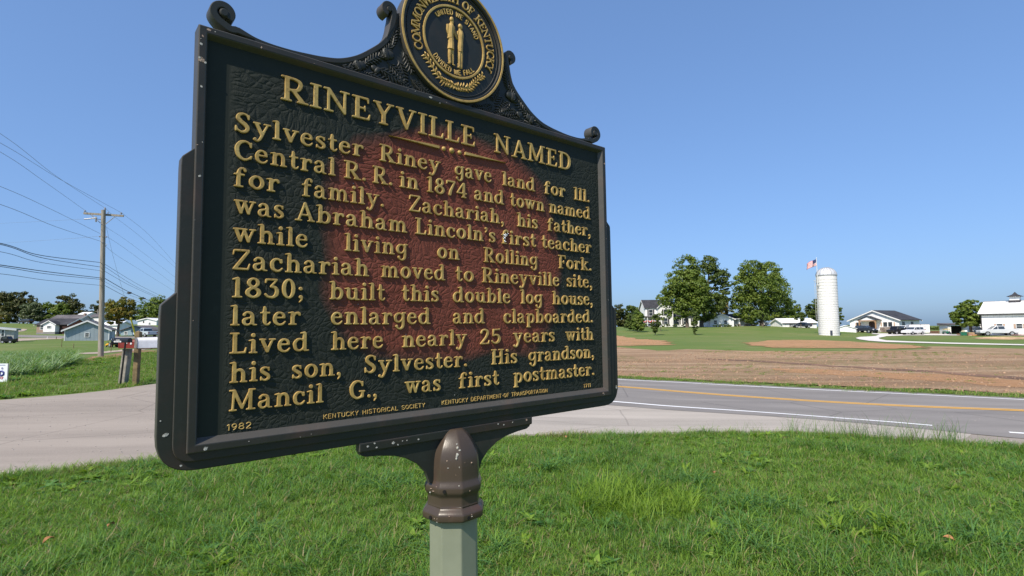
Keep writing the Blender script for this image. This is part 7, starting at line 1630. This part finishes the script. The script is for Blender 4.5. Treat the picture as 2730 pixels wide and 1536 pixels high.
# clods and pebbles on the soil
cl = []
for s_q in (61, 62):
    mb = MB(); mb.ball((0, 0, .02), .06, (1.2, 1, .7), 7, 4); o = mb.build('clod', simple('clod_earth', (.36, .235, .15), .95, 0, .35, 8, .3), None); COL.objects.unlink(o); 
    for v_ in o.data.vertices: v_.co += v_.co.normalized() * mnoise.noise(v_.co * 30 + Vector((s_q, 0, 0))) * .03
    cl.append(o)
x = []; y = []
for k in range(9000):
    i = random.randrange(0, I2); o_ = .7 + 22 * random.random() ** 1.6; x.append(E2[i, 0] + NRM[i, 0] * o_ + random.uniform(-.4, .4)); y.append(E2[i, 1] + NRM[i, 1] * o_)
x, y = np.array(x), np.array(y); s_ = RNG.uniform(.25, .95, len(x)) ** 1.6
scatter('soil_clods', cl, np.stack([x, y, hgt(x, y) + .03], -1), RNG.uniform(0, 6.28, (len(x), 3)), np.stack([s_, s_, s_], -1), RNG.integers(0, 2, len(x)), 'loose clods of tilled earth strewn over the bare field', 'soil')
# pebbles and grit on the worn paving
lp = [(p.x, p.y) for p in lot]; x = RNG.uniform(-14, 14, 9000); y = RNG.uniform(4, 16, 9000); ok = inside(lp, x, y); x, y = x[ok][:1500], y[ok][:1500]
mb = MB(); mb.ball((0, 0, .006), .011, (1.2, 1, .6), 6, 4); pe = mb.build('pebble', simple('pebble_stone', (.42, .38, .34), .8), None); COL.objects.unlink(pe); s_ = RNG.uniform(.3, .9, len(x))
scatter('grit', [pe], np.stack([x, y, hgt(x, y) + .014], -1), np.stack([x * 0, x * 0, RNG.uniform(0, 6.28, len(x))], -1), np.stack([s_, s_, s_], -1), np.zeros(len(x)), 'loose grit scattered over the worn side road', 'gravel')
# a few fallen leaves
DL = simple('dead_leaf', (.42, .20, .08), .8, 0, .3, 30)
for px, py, lb in ((1512, 1182, 'curled orange dead leaf on the grass near the right end of the marker'), (128, 1474, 'orange dead leaf lying in the grass at the lower left'), (1902, 1284, 'small orange dead leaf in the middle of the lawn'), (2532, 1472, 'pale brown dead leaf in the lower right grass'), (296, 1432, 'tiny tan dead leaf in the grass left of the post')):
    q = hit(px, py); mb = MB(); k = 7; vs = []
    for i in range(k + 1):
        t_ = i / k; w_ = .022 * math.sin(math.pi * (t_ * .92 + .05)); vs += [((t_ - .5) * .075, -w_, .02 * math.sin(t_ * 3) + .010), ((t_ - .5) * .075, 0, .02 * math.sin(t_ * 3)), ((t_ - .5) * .075, w_, .02 * math.sin(t_ * 3) + .012)]
    mb.add(vs, [(3 * i + e, 3 * i + e + 1, 3 * i + e + 4, 3 * i + e + 3) for i in range(k) for e in (0, 1)]); o = mb.build('fallen_leaf', DL, None, True, fixn=False); o.location = (q.x, q.y, gz(q.x, q.y) + .085); o.rotation_euler = (random.uniform(-.5, .5), random.uniform(-.5, .5), random.uniform(0, 6)); tag(o, lb, 'leaf')
